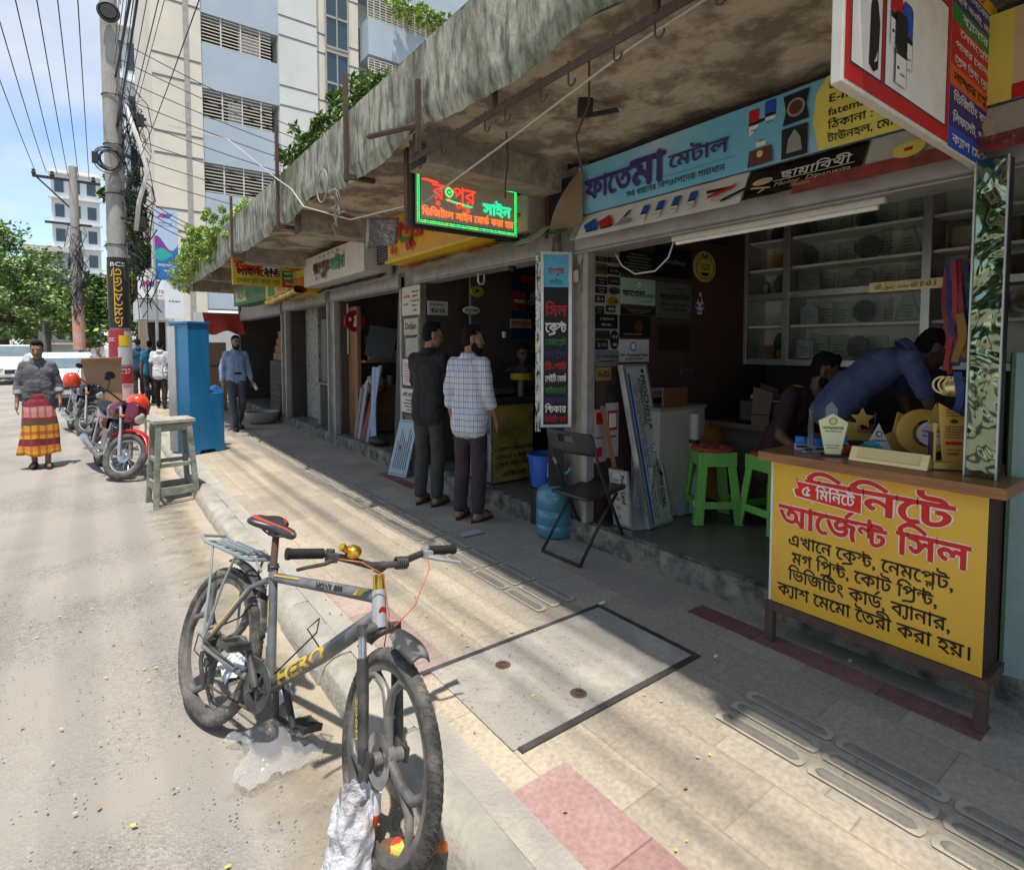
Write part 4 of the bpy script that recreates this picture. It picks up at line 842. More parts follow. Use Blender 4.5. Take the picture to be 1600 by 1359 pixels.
# --- the LED sign
LY = 3.6;a,c = aty(644,262,LY),aty(812,376,LY);t = thing('led_sign','lit green and red LED sign hanging across the pavement on a rusty post','sign',(a.x,LY,c.z))
w,h = c.x - a.x,.425;M = sheet_front(a.x,LY,c.z - .005)
board(M,w,h,.07,'case',flat('#2c2a28'),t,.005)
M_face = mat('led_face',(.55,.48,.38),.5,c2=(.6,.53,.43),scale=3)  # face colour lightened for the glare of the LEDs
b = MB();b.box(.022,.022,.001,w - .022,h - .022,.004,M);b.build('face',M_face,t,world=True)
E_R = mat('led_red',(.4,.02,.01),.4,emit=(1.0,.06,.03),es=1.15);E_G = mat('led_green',(.02,.4,.1),.4,emit=(.03,1.0,.22),es=1.1);E_O = mat('led_orange',(.4,.1,.01),.4,emit=(1.0,.17,.035),es=1.15);E_T = mat('led_teal',(.02,.3,.2),.4,emit=(.02,.80,.34),es=.9);E_D = mat('led_dim',(.3,.02,.01),.5,emit=(1,.03,.02),es=.35);E_K = mat('led_glow_backing',(.01,.20,.06),.6);E_Y = mat('led_yellow_green',(.1,.4,.02),.4,emit=(.3,1,.05),es=.95)  # border backing coloured green for the glow round the dots
LM = [E_R,E_G,E_O,E_T,E_D,E_K,E_Y]
L = Lettering()
for (xx,yy,ww,hh) in ((.03,.03,w - .06,.032),(.03,h - .062,w - .06,.032),(.03,.03,.032,h - .06),(w - .062,.03,.032,h - .06)): L.rule(xx,yy,ww,hh,M,5,.005)
L.build('border',LM,t,world=True)
L = Lettering();rnd = random.Random(1)
n = int((w - .06) / .0125)
for k in range(n):
 for j in range(2):
  x = .036 + k * .0125
  for yy in (.038 + j * .0125,h - .054 + j * .0125): L.disc(x,yy,0.0053,M,6 if rnd.random() < .25 else (3 if rnd.random() < .35 else 1),.007,seg=6)
for k in range(2,int((h - .06) / .0125) - 2):
 for j in range(2):
  for xx in (.036 + j * .0125,w - .054 + j * .0125): L.disc(xx,.036 + k * .0125,0.0053,M,6 if rnd.random() < .25 else 1,.007,seg=6)
o = L.build('led_dots',LM,t,world=True);o['kind'] = 'stuff'
L = Lettering();L.line('রংপুর',.155,.215,.165,M,width=.36,bold=.03,mi=4,lift=.006);L.line('রংপুর',.155,.215,.165,M,width=.36,bold=0,mi=0,lift=.009)
L.disc(.29,.275,.033,M,1,.0095);L.disc(.29,.275,.020,M,5,.0105);L.disc(.29,.275,.010,M,6,.0115);L.poly([(.26,.225),(.27,.215),(.47,.19),(.50,.2)],M,1,.0088);L.poly([(.06,.335),(.1,.345),(.2,.335),(.2,.32),(.1,.33)],M,0,.0088)
L.disc(.20,.185,.016,M,0,.0095);L.disc(.45,.165,.016,M,0,.0095)
L.line('সাইন',.585,.165,.12,M,width=.26,bold=.03,mi=3,lift=.0095)
L.line('ডিজিটাল সাইন বোর্ড করা হয়',.07,.088,.075,M,width=.80,bold=.012,mi=2,lift=.0095)
L.build('lettering',LM,t,world=True)
b = MB();b.box(a.x - .05,LY - .02,2.44,a.x - .012,LY + .03,2.98);b.build('hanging_post',M_rust,t,world=True);b = MB();b.tube([(a.x + .2,LY + .02,h + c.z),(a.x + .25,LY + .02,2.98)],.008,6);b.build('hanger',M_rust,t,world=True);b = MB();b.tube([(a.x + .8,LY + .02,h + c.z),(a.x + .8,LY + .02,2.98)],.008,6);b.build('hanger',M_rust,t,world=True)
# --- yellow 3-D letter sign of the second shop, and the strip under it
t = thing('yellow_sign','yellow box sign with raised red and green lettering behind the lit sign','sign',(2.62,4.9,2.52));M = sheet_road(2.60,5.75,2.53);board(M,1.9,.46,.22,'box',flat('#dba013',.35),t,.004)
b = MB();b.box(2.57,3.86,2.50,2.84,5.76,2.528);b.build('base_tray',flat('#d8b01c'),t,world=True)
L = Lettering();L.line('রংপুর',.06,.16,.30,M,width=.78,bold=.04,mi=iR,lift=.02);L.poly([(.28,.2),(.42,.14),(.6,.13),(.58,.18)],M,iG,.03);L.line('সাইন',.9,.15,.25,M,width=.55,bold=.03,mi=iG,lift=.02);L.disc(.18,.09,.045,M,iR,.031);L.disc(.55,.09,.05,M,iR,.032);L.build('lettering',ALL,t,world=True)
b = MB();b.box(2.60,4.10,2.99,2.62,4.45,3.0 - .02);b.box(2.58,4.2,2.86,2.60,4.25,2.98);b.build('bracket',flat('#c99a12'),t,world=True)
t = thing('black_signboard','narrow black board of tiny white print beside the yellow sign','sign',(2.66,6.1,2.55));M = sheet_road(2.66,6.18,2.55);board(M,.36,.45,.03,'panel',flat('#16161a'),t);L = Lettering()
for k in range(14): L.scribble(.03,.02 + k * .03,.3,.016,M,iGr,.002)
L.build('print',ALL,t,world=True)
t,M,w,h = flap('white_strip_banner','white awning strip repeating a red and black shop name over the dark shop',5.78,3.32,2.86,2.55,2.66,2.40,flat('#b9b4a8'))
L = Lettering()
for k,x in enumerate((.18,1.42)): L.line('রংপুর',x,.06,.14,M,width=.42,bold=.018,mi=iR,lift=.004);L.line('সাইন',x + .52,.06,.12,M,width=.38,bold=.008,mi=iK,lift=.004)
L.line('প',.75,.19,.1,M,mi=iR,lift=.004);L.rule(0,.0,w,.012,M,iG,.003);L.build('print',ALL,t,world=True)
t = thing('white_box_sign','grubby white box sign with a red printed strip beside the lit sign','sign',(2.75,3.7,2.52));M = sheet_road(2.72,3.98,2.50);board(M,.52,.30,.2,'box',flat('#9d978b'),t,.02);L = Lettering();L.rule(.08,.12,.36,.035,M,iR,.003);L.scribble(.1,.125,.3,.022,M,iW,.004);L.line('রংপুর সাইন',.12,.045,.055,M,width=.28,mi=iN,lift=.003);L.build('print',ALL,t,world=True)
t = thing('paper_flyer','green and red striped paper folded over the shutter box by the pier','paper',(2.8,3.25,2.42));b = MB();b.grid(lambda u,v: (2.68 + .17 * v,3.05 + .5 * u,2.40 + .09 * v + .02 * math.sin(u * 5)),8,4);b.build('sheet',mat('green_print',(.05,.16,.06),.6,c2=(.5,.45,.4),scale=9,amt=1,lo=.5,hi=.55,c3=(.45,.05,.04),s3=6,lo3=.55,hi3=.6),t,world=True,smooth='all')
# --- white sign with burnt lettering
t = thing('burnt_sign','white box sign whose red and green letters are half burnt away','sign',(2.5,7.4,2.5));M = sheet_road(2.52,8.5,2.475);w,h = 2.28,.40;board(M,w,h,.36,'box',flat('#c3beb2'),t,.005)
L = Lettering();L.line('রংপুর',.5,.13,.22,M,width=.62,bold=.05,mi=iN,lift=.02);L.line('সাইন',1.16,.12,.22,M,width=.5,bold=.045,mi=iG,lift=.02);L.rule(1.55,.12,.12,.2,M,iTa,.01);L.disc(.66,.07,.03,M,iN,.03);L.disc(.58,.22,.05,M,iN,.031);L.disc(.95,.09,.05,M,iN,.032)
for k in range(5): L.poly([(.75 + k * .17,.33),(.80 + k * .17,.33),(.79 + k * .17,.37 + .01 * (k % 3))],M,iK,.018)
L.build('lettering',ALL,t,world=True)
t = thing('blank_signboard','plain white panel stub behind the burnt sign','panel',(2.8,6.6,2.5));M = sheet_road(2.80,7.0,2.42);board(M,.85,.42,.04,'panel',flat('#aaa59a'),t)
t,M,w,h = flap('picture_strip_banner','awning strip of small dark pictures in white frames under the burnt sign',8.5,6.15,2.86,2.52,2.68,2.40,flat('#a9a59b'))
L = Lettering()
for k in range(6): x = .35 + k * .33;L.rule(x,.04,.26,.15,M,iK,.004);L.disc(x + .13,.115,.05,M,(iN,iGr,iTa,iN,iGr,iR)[k],.006,.04)
L.poly([(0,0),(.28,0),(.2,.2),(0,.2)],M,iG,.005);L.scribble(.9,.2,.8,.02,M,iR,.004);L.build('print',ALL,t,world=True)
# --- the many panelled sign across the pavement
MY = 9.2;t = thing('panel_sign','yellow, red and green panelled text sign hung across the pavement under the canopy','sign',(1.68,MY,2.58));a,c = aty(362,380,MY),aty(476,449,MY);w = c.x - a.x;h = 3.16 - c.z - .2;M = sheet_front(a.x,MY,c.z - .02);h = .50
board(M,w,h + .02,.05,'panel',flat('#caa428'),t)
wl = w * .665;L = Lettering();L.rule(.01,h - .12,wl - .01,.13,M,iGr,.001);L.line('রংপুর সাইন',wl * .35,h - .09,.07,M,width=wl * .6,mi=iK,lift=.004)
L.rule(.02,h - .19,wl * .5,.06,M,iO,.002);L.scribble(.12,h - .18,wl * .34,.04,M,iN,.004)
L.line('সিল',.05,h - .32,.17,M,width=wl * .5,bold=.05,mi=iR,lift=.003);L.rule(wl * .62,h - .33,wl * .34,.19,M,iW,.003)
for k in range(9): L.rule(wl * .65 + (k % 3) * wl * .10,h - .31 + (k // 3) * .055,wl * .06,.03,M,iK,.004)
L.line('সাইনবোর্ড',.06,.15,.14,M,width=wl * .88,bold=.035,mi=iK,lift=.003);L.line('নেমপ্লেট করা হয়',.06,.04,.09,M,width=wl * .88,bold=.02,mi=iG,lift=.003)
yy = 0.0
for c_,txs,hh in ((iR,[('লিফলেট',iTa)],.10),(iG,[('মানি রিসিট',iW),('ক্যাশ মেমো',iW)],.155),(iY,[('প্যাড',iR)],.115),(iR,[('কার্ড',iW),('ভিজিটিং',iW)],.15)):
 L.rule(wl + .01,yy,w - wl - .01,hh - .004,M,c_,.002)
 for q,(s_,ci) in enumerate(txs): L.line(s_,wl + (w - wl) / 2,yy + hh * (q + .25) / len(txs),hh / len(txs) * .62,M,width=(w - wl) * .8 * min(1,.5 + len(s_) / 16),bold=.025,mi=ci,lift=.004,align='c')
 yy += hh
L.build('print',ALL,t,world=True)
# --- green and yellow awning boards of the far shops
t = thing('green_sign','green boxed shop sign under the far end of the canopy','sign',(2.55,11.2,2.5));M = frame((2.30,12.4,2.42),(.12,-1,.02),(0,0,1));board(M,2.0,.36,.3,'box',flat('#59725c'),t);L = Lettering();L.line('ব্যানার সাইন',.2,.12,.2,M,width=1.5,bold=.02,mi=iG,lift=.004);L.rule(.1,.04,.6,.22,M,iTa,.002);L.rule(0,0,2.0,.06,M,iG,.003);L.build('lettering',ALL,t,world=True)
t = thing('yellow_signboard','yellow shop signboard with red lettering next to the green sign','sign',(2.6,9.6,2.5));M = frame((2.42,10.35,2.40),(.12,-1,.02),(0,0,1));board(M,1.75,.36,.3,'box',flat('#c9a832'),t);L = Lettering();L.line('ডাকঘর',.5,.1,.22,M,width=1.1,bold=.02,mi=iO,lift=.004);L.rule(.12,.06,.28,.24,M,iG,.003);L.build('lettering',ALL,t,world=True)
t = thing('foil_roll','crumpled glossy gold foil roll slung under the yellow signboard','foil',(2.5,9.4,2.38));b = MB();b.grid(lambda u,v: (2.50 + .1 * math.cos(v * 6.28) * (1 + .25 * mnoise.noise(Vector((u * 8,v * 3,0)))),10.3 - 1.7 * u,2.37 + .055 * math.sin(v * 6.28) + .09 * u + .02 * mnoise.noise(Vector((u * 9,v * 4,2)))),40,12);b.build('sheet',mat('gold_foil',(.75,.55,.12),.25,metal=.7,c2=(.5,.3,.05),scale=12,bump=.8,bscale=22),t,world=True,smooth='all')
# --- tall leaning sign of the second shop
t = thing('vertical_sign','tall narrow black sign stacked with coloured words in a metal frame by the pier','sign',(2.72,3.28,.95));u_ = Vector((.86,-.5,0)).normalized();M = frame(Vector((2.71,3.25,1.02)),u_,Vector((.055,-.03,1)));w,h = .19,1.27
board(M,w,h,.03,'panel',flat('#0e0d0f'),t)
b = MB()
for (x0_,y0_,x1_,y1_) in ((-.02,-.02,0,h + .02),(w,-.02,w + .025,h + .02),(0,h,w,h + .02),(0,-.02,w,0)): b.box(x0_,y0_,-.035,x1_,y1_,.012,M)
b.build('frame',M_alu,t,world=True)
b = MB();b.grid(lambda a_,c_: M @ Vector((-.06 + .038 * a_,-.05 + (h + .06) * c_,.01 + .012 * mnoise.noise(Vector((a_ * 3,c_ * 14,0))))),6,50);b.build('foil_edge',mat('embossed_foil',(.34,.36,.30),.2,metal=1.0,c2=(.35,.4,.3),scale=9,bump=.9,bscale=16),t,world=True,smooth='all')
L = Lettering();L.rule(0,h - .24,w,.24,M,iSk,.002);L.line('রংপুর',w / 2,h - .14,.065,M,width=.12,bold=.02,mi=iR,lift=.004,align='c');L.line('সাইন',w / 2,h - .22,.05,M,width=.10,bold=.01,mi=iG,lift=.004,align='c')
for k,(tx,ci,s_) in enumerate((('সিল',iR,.16),('ক্রেস্ট',iW,.14),('নেমপ্লেট',iG,.085),('মগ প্রিন্ট',iP,.075),('টি-শার্ট',iR,.09),('লেইটি বোর্ড',iW,.085),('সাইনবোর্ড',iG,.085),('ব্যানার',iP,.085),('স্টিকার',iW,.10),('ভিজিটিং কার্ড',iR,.085))):
 L.line(tx,w / 2,(.80,.68,.585,.495,.40,.31,.22,.145,.075,.0)[k] + .015,s_ * .75,M,width=w * .84,bold=.03,mi=ci,lift=.004,align='c')
L.build('lettering',ALL,t,world=True)
b = MB();b.box(.05,-.95,-.06,.17,-.02,-.02,M);b.build('support_post',M_black,t,world=True)

# ================================================================== the near shop
# counter
ct = thing('counter','yellow shop counter with red and black lettering on a rusty iron stand','counter',(2.66,1.02,.15))
CXF = 2.66;yL,yR = 1.425,.60;zt_c,zb_c = 1.05,.355
b = MB();b.box(CXF,yR,zb_c,CXF + .46,yL,zt_c);b.build('body',flat('#3a2416'),ct,world=True)
M = sheet_road(CXF - .004,yL,zb_c);w,h = yL - yR,zt_c - zb_c;board(M,w,h,.003,'front_panel',mat('counter_yellow',(.72,.42,.035),.3,c2=(.62,.34,.03),scale=2,amt=.8,coat=.3),ct)
b = MB();b.box(CXF - .055,yR - .06,zt_c + .001,CXF + .50,yL + .055,zt_c + .045);b.build('top',mat('counter_wood',(.30,.13,.045),.35,c2=(.17,.065,.025),scale=3.5,stretch=(16,1,16),amt=.9,coat=.2),ct,world=True,bevel=.004)
b = MB();b.box(CXF - .003,yL + .0005,zb_c,CXF + .01,yL + .012,zt_c);b.build('edge_strip',M_white,ct,world=True)
L = Lettering();LMC = [flat('#cf1d14',.4),flat('#e9e2d8',.4),flat('#17100c',.4),flat('#d9210f',.4)]
def outl(tx,x,y,s,wd,lift):
 L.line(tx,x,y,s,M,width=wd,bold=.06,mi=1,lift=lift);L.line(tx,x,y,s,M,width=wd,bold=.028,mi=0,lift=lift + .0012)
outl('মিনিটে',.16,h - .16,.15,.56,.0015);outl('আর্জেন্ট সিল',.035,h - .30,.145,.74,.0015)
L.poly([(.10,h - .05),(.115,h - .075),(.40,h - .085),(.40,h - .175),(.11,h - .155),(.095,h - .12),(.12,h - .11)],M,1,.005);L.poly([(.105,h - .06),(.12,h - .08),(.395,h - .09),(.395,h - .17),(.115,h - .15),(.105,h - .12),(.125,h - .11)],M,3,.0055)
L.line('৫',.14,h - .14,.07,M,bold=.02,mi=1,lift=.0065);L.line('মিনিটে',.205,h - .145,.07,M,width=.165,bold=.02,mi=1,lift=.0065)
for k,(tx,x,wd) in enumerate((('এখানে ক্রেস্ট, নেমপ্লেট,',.08,.65),('মগ প্রিন্ট, কোট প্রিন্ট,',.10,.58),('ভিজিটিং কার্ড, ব্যানার,',.085,.64),('ক্যাশ মেমো তৈরী করা হয়।',.035,.76))):
 L.line(tx,x,h - .395 - k * .083,.082,M,width=wd,bold=.016,mi=2,lift=.0015)
L.build('lettering',LMC,ct,world=True)
b = MB();b.box(CXF - .02,yR - .02,zb_c - .045,CXF + .48,yR + .02,zb_c - .002);b.box(CXF - .02,yL - .02,zb_c - .045,CXF + .48,yL + .02,zb_c - .002);b.box(CXF - .02,yR + .02,zb_c - .045,CXF + .02,yL - .02,zb_c - .002);b.box(CXF + .44,yR + .02,zb_c - .045,CXF + .48,yL - .02,zb_c - .002);b.build('stand',M_rust,ct,world=True,bevel=.002)
for x in (CXF - .02,CXF + .44):
 for y in (yR - .021,yL - .019): b = MB();b.box(x,y,.152,x + .04,y + .04,zb_c - .047);b.build('leg',M_rust,ct,world=True,bevel=.002)
CZ = zt_c + .046
M_gold = mat('matte_gold',(.60,.38,.085),.38,metal=.35,c2=(.5,.3,.06),scale=4);M_goldp = mat('brushed_gold',(.72,.58,.30),.3,metal=.6,c2=(.62,.48,.22),scale=5,stretch=(1,12,1));M_acry = mat('clear_acrylic',(.9,.96,.98),.02,trans=1.0,ior=1.45)
def ctop(px,py): p = atz(px,py,CZ);return p
def award(name,label,px,py,poly,th,m,base=None,rz=R(-90),prints=None,basem=None,lean=0.0):
 """a flat shaped award standing on the counter: poly in its own face, base = (width, depth, height)"""
 p = ctop(px,py);t = thing(name,label,'award',p,rz);bz = 0
 if base: b = MB();b.box(-base[0] / 2,-base[1] / 2,0,base[0] / 2,base[1] / 2,base[2]);b.build('base',basem or M_black,t,bevel=.002);bz = base[2]
 b = MB();b.prism([(q[0],q[1] + bz) for q in poly],-th / 2,th / 2,'y');o = b.build('plaque',m,t,bevel=min(.002,th / 3));o.rotation_euler = (lean,0,0)
 if prints:
  L = Lettering();M_ = frame((0,-th / 2 - .0005,bz),(1,0,0),(0,0,1));prints(L,M_);q = L.build('print',ALL,t);q.rotation_euler = (lean,0,0)
 return t
AF = R(-55)
def pr1(L,M):
 L.disc(0,.155,.018,M,iGr,.001);L.disc(0,.155,.012,M,iLy,.0016);L.line('সম্মাননা',0,.115,.022,M,width=.085,mi=iG,align='c');L.scribble(-.035,.105,.07,.006,M,iG);L.disc(0,.075,.022,M,iW,.001);L.scribble(-.03,.04,.06,.005,M,iK);L.scribble(-.025,.028,.05,.005,M,iK)
award('plaque_award','pale yellow pentagon plaque on the counter left of the red stamp',1300,712,[(-.03,0),(.035,0),(.062,.15),(0,.19),(-.06,.155)],.012,mat('pale_yellow_acrylic',(.72,.72,.34),.2,c2=(.6,.68,.5),scale=5),(.09,.05,.008),AF,pr1)
award('crystal_award','thin clear acrylic block standing at the left end of the counter',1265,706,[(-.012,0),(.012,0),(.012,.205),(-.010,.195)],.05,M_acry,(.075,.06,.012),AF,None,M_acry)
def pr2(L,M):
 L.disc(0,.085,.014,M,iK,.001);L.disc(0,.085,.009,M,iW,.0016);L.scribble(-.03,.05,.06,.008,M,iK)
award('triangle_award','small white triangular award with a black emblem behind the gold name stand',1372,708,[(-.06,0),(.06,0),(.0,.135)],.012,flat('#c6cac4'),(.12,.04,.008),AF,pr2)
S_ = [(.5 + .5 * math.cos(a),0) for a in (0,)]
def star(cx,cz,r,r2,n=5,a0=math.pi / 2): return [(cx + (r if k % 2 == 0 else r2) * math.cos(a0 + math.pi * k / n),cz + (r if k % 2 == 0 else r2) * math.sin(a0 + math.pi * k / n)) for k in range(2 * n)]
t = award('star_trophy','gold star trophy with a stepped gold body at the back of the counter',1345,694,[(-.075,0),(.05,0),(.05,.04),(.0,.06),(-.02,.09),(-.075,.10)],.02,M_gold,(.14,.06,.02),AF)
b = MB();b.prism(star(.0,.135,.058,.028),-.022,-.008,'y');b.build('star',M_gold,t,bevel=.002);b = MB();b.box(-.02,-.016,.065,.04,-.012,.08);b.build('name_plate',flat('#8a5a14'),t)
def arc_pts(cx,cz,r,a0,a1,n=18): return [(cx + r * math.cos(a0 + (a1 - a0) * k / n),cz + r * math.sin(a0 + (a1 - a0) * k / n)) for k in range(n + 1)]
t = award('swoosh_trophy','gold curved wing trophy standing in the middle of the counter',1405,708,[(-.045,0),(.05,0)] + arc_pts(-.045,.03,.15,.15,1.35,12),.02,M_gold,(.13,.06,.02),AF)
b = MB();b.prism([(.07 * math.cos(a / 10 * math.pi * 2) - .02,.055 + .05 * math.sin(a / 10 * math.pi * 2)) for a in range(10)],-.03,-.014,'y');b.build('disc',M_gold,t,bevel=.002)
t = award('crescent_trophy','gold crescent trophy with a star and round printed face on the counter',1440,716,arc_pts(0,.10,.105,.5,2 * math.pi + .1,26) + arc_pts(.02,.095,.062,2 * math.pi + .05,.55,20),.022,M_gold,(.13,.06,.02),AF)
b = MB();b.cyl((.03,-.004,.115),(.03,-.016,.115),.055,28);b.build('medallion',flat('#cfd2d4'),t,smooth=True)
L = Lettering();M_ = frame((.03,-.0165,.115),(1,0,0),(0,0,1));L.line('সেরা বিজয়ী',0,.005,.02,M_,width=.08,mi=iR,align='c');L.scribble(-.035,-.012,.07,.008,M_,iR);L.scribble(-.03,.028,.06,.006,M_,iT);L.build('print',ALL,t)
b = MB();b.prism(star(.045,.20,.055,.026),-.018,-.006,'y');b.build('star',M_gold,t,bevel=.002)
def pr3(L,M):
 L.disc(.0,.17,.014,M,iN,.001,.009)
 for k in range(3): L.scribble(-.03,.215 - k * .012,.065,.006,M,iN)
 for k in range(5): L.scribble(-.032,.145 - k * .011,.066,.006,M,iN)
 L.rule(-.028,.072,.058,.014,M,iR,.001);L.scribble(-.02,.05,.045,.005,M,iN);L.line('সম্মাননা',.0,.03,.014,M,width=.04,mi=iN,align='c')
t = award('tall_award','tall slanted gold award with black side pillars at the right of the counter',1487,733,[(-.035,0),(.035,0),(.068,.17),(-.055,.245)],.012,M_gold,(.15,.06,.03),AF,pr3,M_gold)
for x,hh in ((-.062,.16),(-.072,.12),(.058,.10),(.07,.075)):
 b = MB();b.box(x - .006,.004,.03,x + .006,.024,.03 + hh);b.build('pillar',M_black if hh in (.12,.10) else M_gold,t)
b = MB();b.box(-.085,-.04,-.001,.085,.035,.004);b.build('foot',M_black,t)
award('shield_award','clear silver shield award behind the tall gold award',1478,712,[(-.06,.05),(-.03,0),(.03,0),(.06,.05),(.065,.16),(.03,.18),(0,.195),(-.03,.18),(-.065,.16)],.014,mat('silver_acrylic',(.45,.43,.42),.25,metal=.4,c2=(.3,.28,.27),scale=6),(.09,.05,.02),AF)
# name stand, cloth ornament, stamps, pen pot
p = (ctop(1335,716) + ctop(1448,736)) / 2;t = thing('name_stand','long gold wedge shaped name stand lying along the counter front','name stand',p,R(-90) + .02)
w_ = (ctop(1448,736) - ctop(1335,716)).length
b = MB();b.prism([(-.035,0),(.04,0),(.012,.062),(.004,.062)],-w_ / 2,w_ / 2,'x');b.build('wedge',M_goldp,t,bevel=.003);Mn = frame((-w_ / 2 + .03,-.0245,.016),(1,0,0),(0,.039,.062));b = MB();b.box(0,0,0,w_ - .06,.045,.004,Mn);b.build('name_plate',mat('satin_gold',(.66,.50,.22),.35,metal=.5),t,bevel=.001)
t = thing('cloth_ornament','crumpled teal cloth ornament lying on the gold name stand','cloth',ctop(1362,718) + Vector((0,0,.055)));b = MB();b.grid(lambda u,v: (.02 * (v - .5) + .006 * mnoise.noise(Vector((u * 9,v * 9,1))),.055 - .11 * u,.03 * math.sin(u * 3.14) * math.cos(v * 9) - .03 * v * (1 - abs(u - .5)) + .012 * mnoise.noise(Vector((u * 12,v * 12,0)))),14,10);b.build('cloth',mat('teal_cloth',(.02,.16,.22),.7,c2=(.01,.06,.1),scale=30),t,smooth='all',solid=.004)
def stamp3(px,py,lab,cm=None):
 t = thing('stamp',lab,'stamp',ctop(px,py),AF,'blue self inking stamps on the counter');b = MB();b.box(-.022,-.014,.03,.022,.014,.065);b.build('cap',mat('blue_plastic',(.02,.17,.60),.3),t,bevel=.004);b = MB();b.box(-.024,-.016,.0,.024,.016,.028);b.build('body',flat('#b9bcc0'),t,bevel=.002)
 b = MB();b.box(-.021,-.0175,.012,.021,-.0165,.024);b.build('window',M_black,t)
stamp3(1250,702,'blue stamp farthest left on the counter');stamp3(1280,706,'taller blue stamp between the acrylic block and yellow plaque');stamp3(1316,700,'blue stamp half hidden behind the yellow plaque')
t = thing('ink_stamp','small red round handled stamp on the counter beside the yellow plaque','stamp',ctop(1326,711));b = MB();b.lathe([(0,.006),(.012,.006),(.018,.02),(.02,.036),(.016,.042),(0,.044)],18);b.build('handle',flat('#b3201a',.3),t,smooth=True);b = MB();b.lathe([(0,0),(.024,0),(.024,.006),(0,.007)],18);b.build('foot',M_black,t,smooth=True)
t = thing('pen_pot','slim black pen holder behind the white triangle award','pen holder',ctop(1366,692));b = MB();b.lathe([(0,0),(.018,0),(.018,.10),(.0,.10)],12);b.build('pot',M_black,t,smooth=True);b = MB();b.tube([(0,0,.09),(.01,0,.16)],.006,6);b.build('pen',M_black,t)
t = thing('plaque_award','small pale grey curved plaque behind the yellow pentagon plaque','award',ctop(1298,700),AF);b = MB();b.prism([(-.03,0),(.03,0),(.025,.20),(.0,.235),(-.025,.21)],-.005,.005,'y');b.build('plaque',flat('#8f9896'),t,bevel=.002)
# embossed mirror column and medals at the right of the counter
t = thing('mirror_column','tall square column faced in rippled reflective foil standing on the counter','column',(2.78,.64,CZ));M_foil = mat('rippled_foil',(.24,.29,.20),.07,metal=1.0)  # green tint in the foil colour stands for mirrored foliage
nt = M_foil.node_tree;nz = _n(nt,'TexNoise');_in(nz,'Scale',5.0);_in(nz,'Detail',1.0);_in(nz,'Distortion',2.0);tc = _n(nt,'TexCoord');nt.links.new(tc.outputs['Object'],nz.inputs['Vector']);bp = _n(nt,'Bump');_in(bp,'Strength',.4);_in(bp,'Distance',.03);nt.links.new(nz.outputs['Fac'],bp.inputs['Height']);nt.links.new(bp.outputs[0],nt.nodes['Principled BSDF'].inputs['Normal'])
b = MB();b.box(-.03,-.035,0,.05,.06,1.22);b.build('core',M_black,t);b = MB();b.grid(lambda u,v: (-.033 + .004 * mnoise.noise(Vector((u * 2,v * 14,1))),.058 - .092 * u,.005 + 1.21 * v),6,60);b.build('foil_face',M_foil,t,smooth='all');b = MB();b.box(-.04,.058,0,-.028,.064,1.22);b.box(-.04,-.04,0,-.028,-.034,1.22);b.build('edge',M_alu,t)
def ribbons(name,label,y,x,z0,cols,n,ln,w=.026,med=False):
 t = thing(name,label,'medal ribbons',(x,y,z0));rnd = random.Random(int(y * 1000))
 for c in cols:
  b = MB()
  for k in range(n):
   dx,dy = rnd.uniform(-.03,.03),rnd.uniform(-.035,.035);l = ln * rnd.uniform(.7,1)
   b.grid(lambda u,v: (dx + .012 * math.sin(v * 7 + k),dy + w * (u - .5) + .012 * math.sin(v * 5 + k),-l * v),2,10)
  b.build('ribbon',flat(c,.45),t,smooth='all')
 if med:
  for k in range(4): b = MB();b.cyl((rnd.uniform(-.03,.03),rnd.uniform(-.05,.05),-ln - .03),(rnd.uniform(-.03,.03) + .01,rnd.uniform(-.05,.05),-ln - .035),.035,18);b.ring((0,.02 * k - .03,-ln - .02),.035,.005,'x',20,6);b.build('medal',M_goldp,t,smooth=True)
ribbons('medal_ribbons','bunch of red and blue medal ribbons with round medals hanging by the foil column',.80,2.92,1.96,('#7c0d16','#8f141c','#141f58'),4,.50,.018,True)
ribbons('medal_ribbons','dark red ribbon bunch hanging highest beside the foil column',.71,2.90,2.20,('#6c0c14','#520c12'),4,.34)
ribbons('medal_ribbons','green ribbon bunch hanging below the highest red one',.72,2.88,1.90,('#0b4d20','#0d5c28'),4,.16)
ribbons('medal_ribbons','yellow ribbon bunch hanging under the green one',.74,2.88,1.74,('#9a780c','#8b680c'),4,.20)
ribbons('medal_ribbons','blue ribbon bunch hanging lowest next to the foil column',.74,2.88,1.50,('#164a86','#103c78'),4,.22)
# glass fronted cabinet on the back wall
CBX = 5.0;cb = thing('display_cabinet','wall cabinet with sliding glass doors full of crystal plaques','cabinet',(CBX,2.0,1.48))
yA,yB,yC,yD = 3.0,2.60,1.545,.45;z0c,zm,z1c = 1.47,2.07,2.95
def pc(b,n,m,par=None,**k): return b.build(n,m,cb,world=True,**k)
b = MB();b.box(CBX + .36,yD,z0c,CBX + .39,yA,z1c);pc(b,'back',mat('cabinet_back',(.74,.74,.66),.8,c2=(.62,.62,.56),scale=2))
for z in (z0c,1.78,zm - .02,2.30,2.56,2.80): b = MB();b.box(CBX + .03,yD,z,CBX + .36,yA,z + .022);pc(b,'shelf',mat('cabinet_shelf',(.76,.76,.70),.6,c2=(.66,.66,.6),scale=3))
for y in (yA,yB,yC,yD): b = MB();b.box(CBX - .02,y - .03,z0c - .03,CBX + .03,y + .03,z1c);b.box(CBX + .03,y - .008,z0c,CBX + .355,y + .008,z1c);pc(b,'upright',M_alu,bevel=.003)
for z in (z0c - .03,zm - .03): b = MB();b.box(CBX - .015,yD,z,CBX + .029,yA,z + .055);pc(b,'rail',M_alu,bevel=.003)
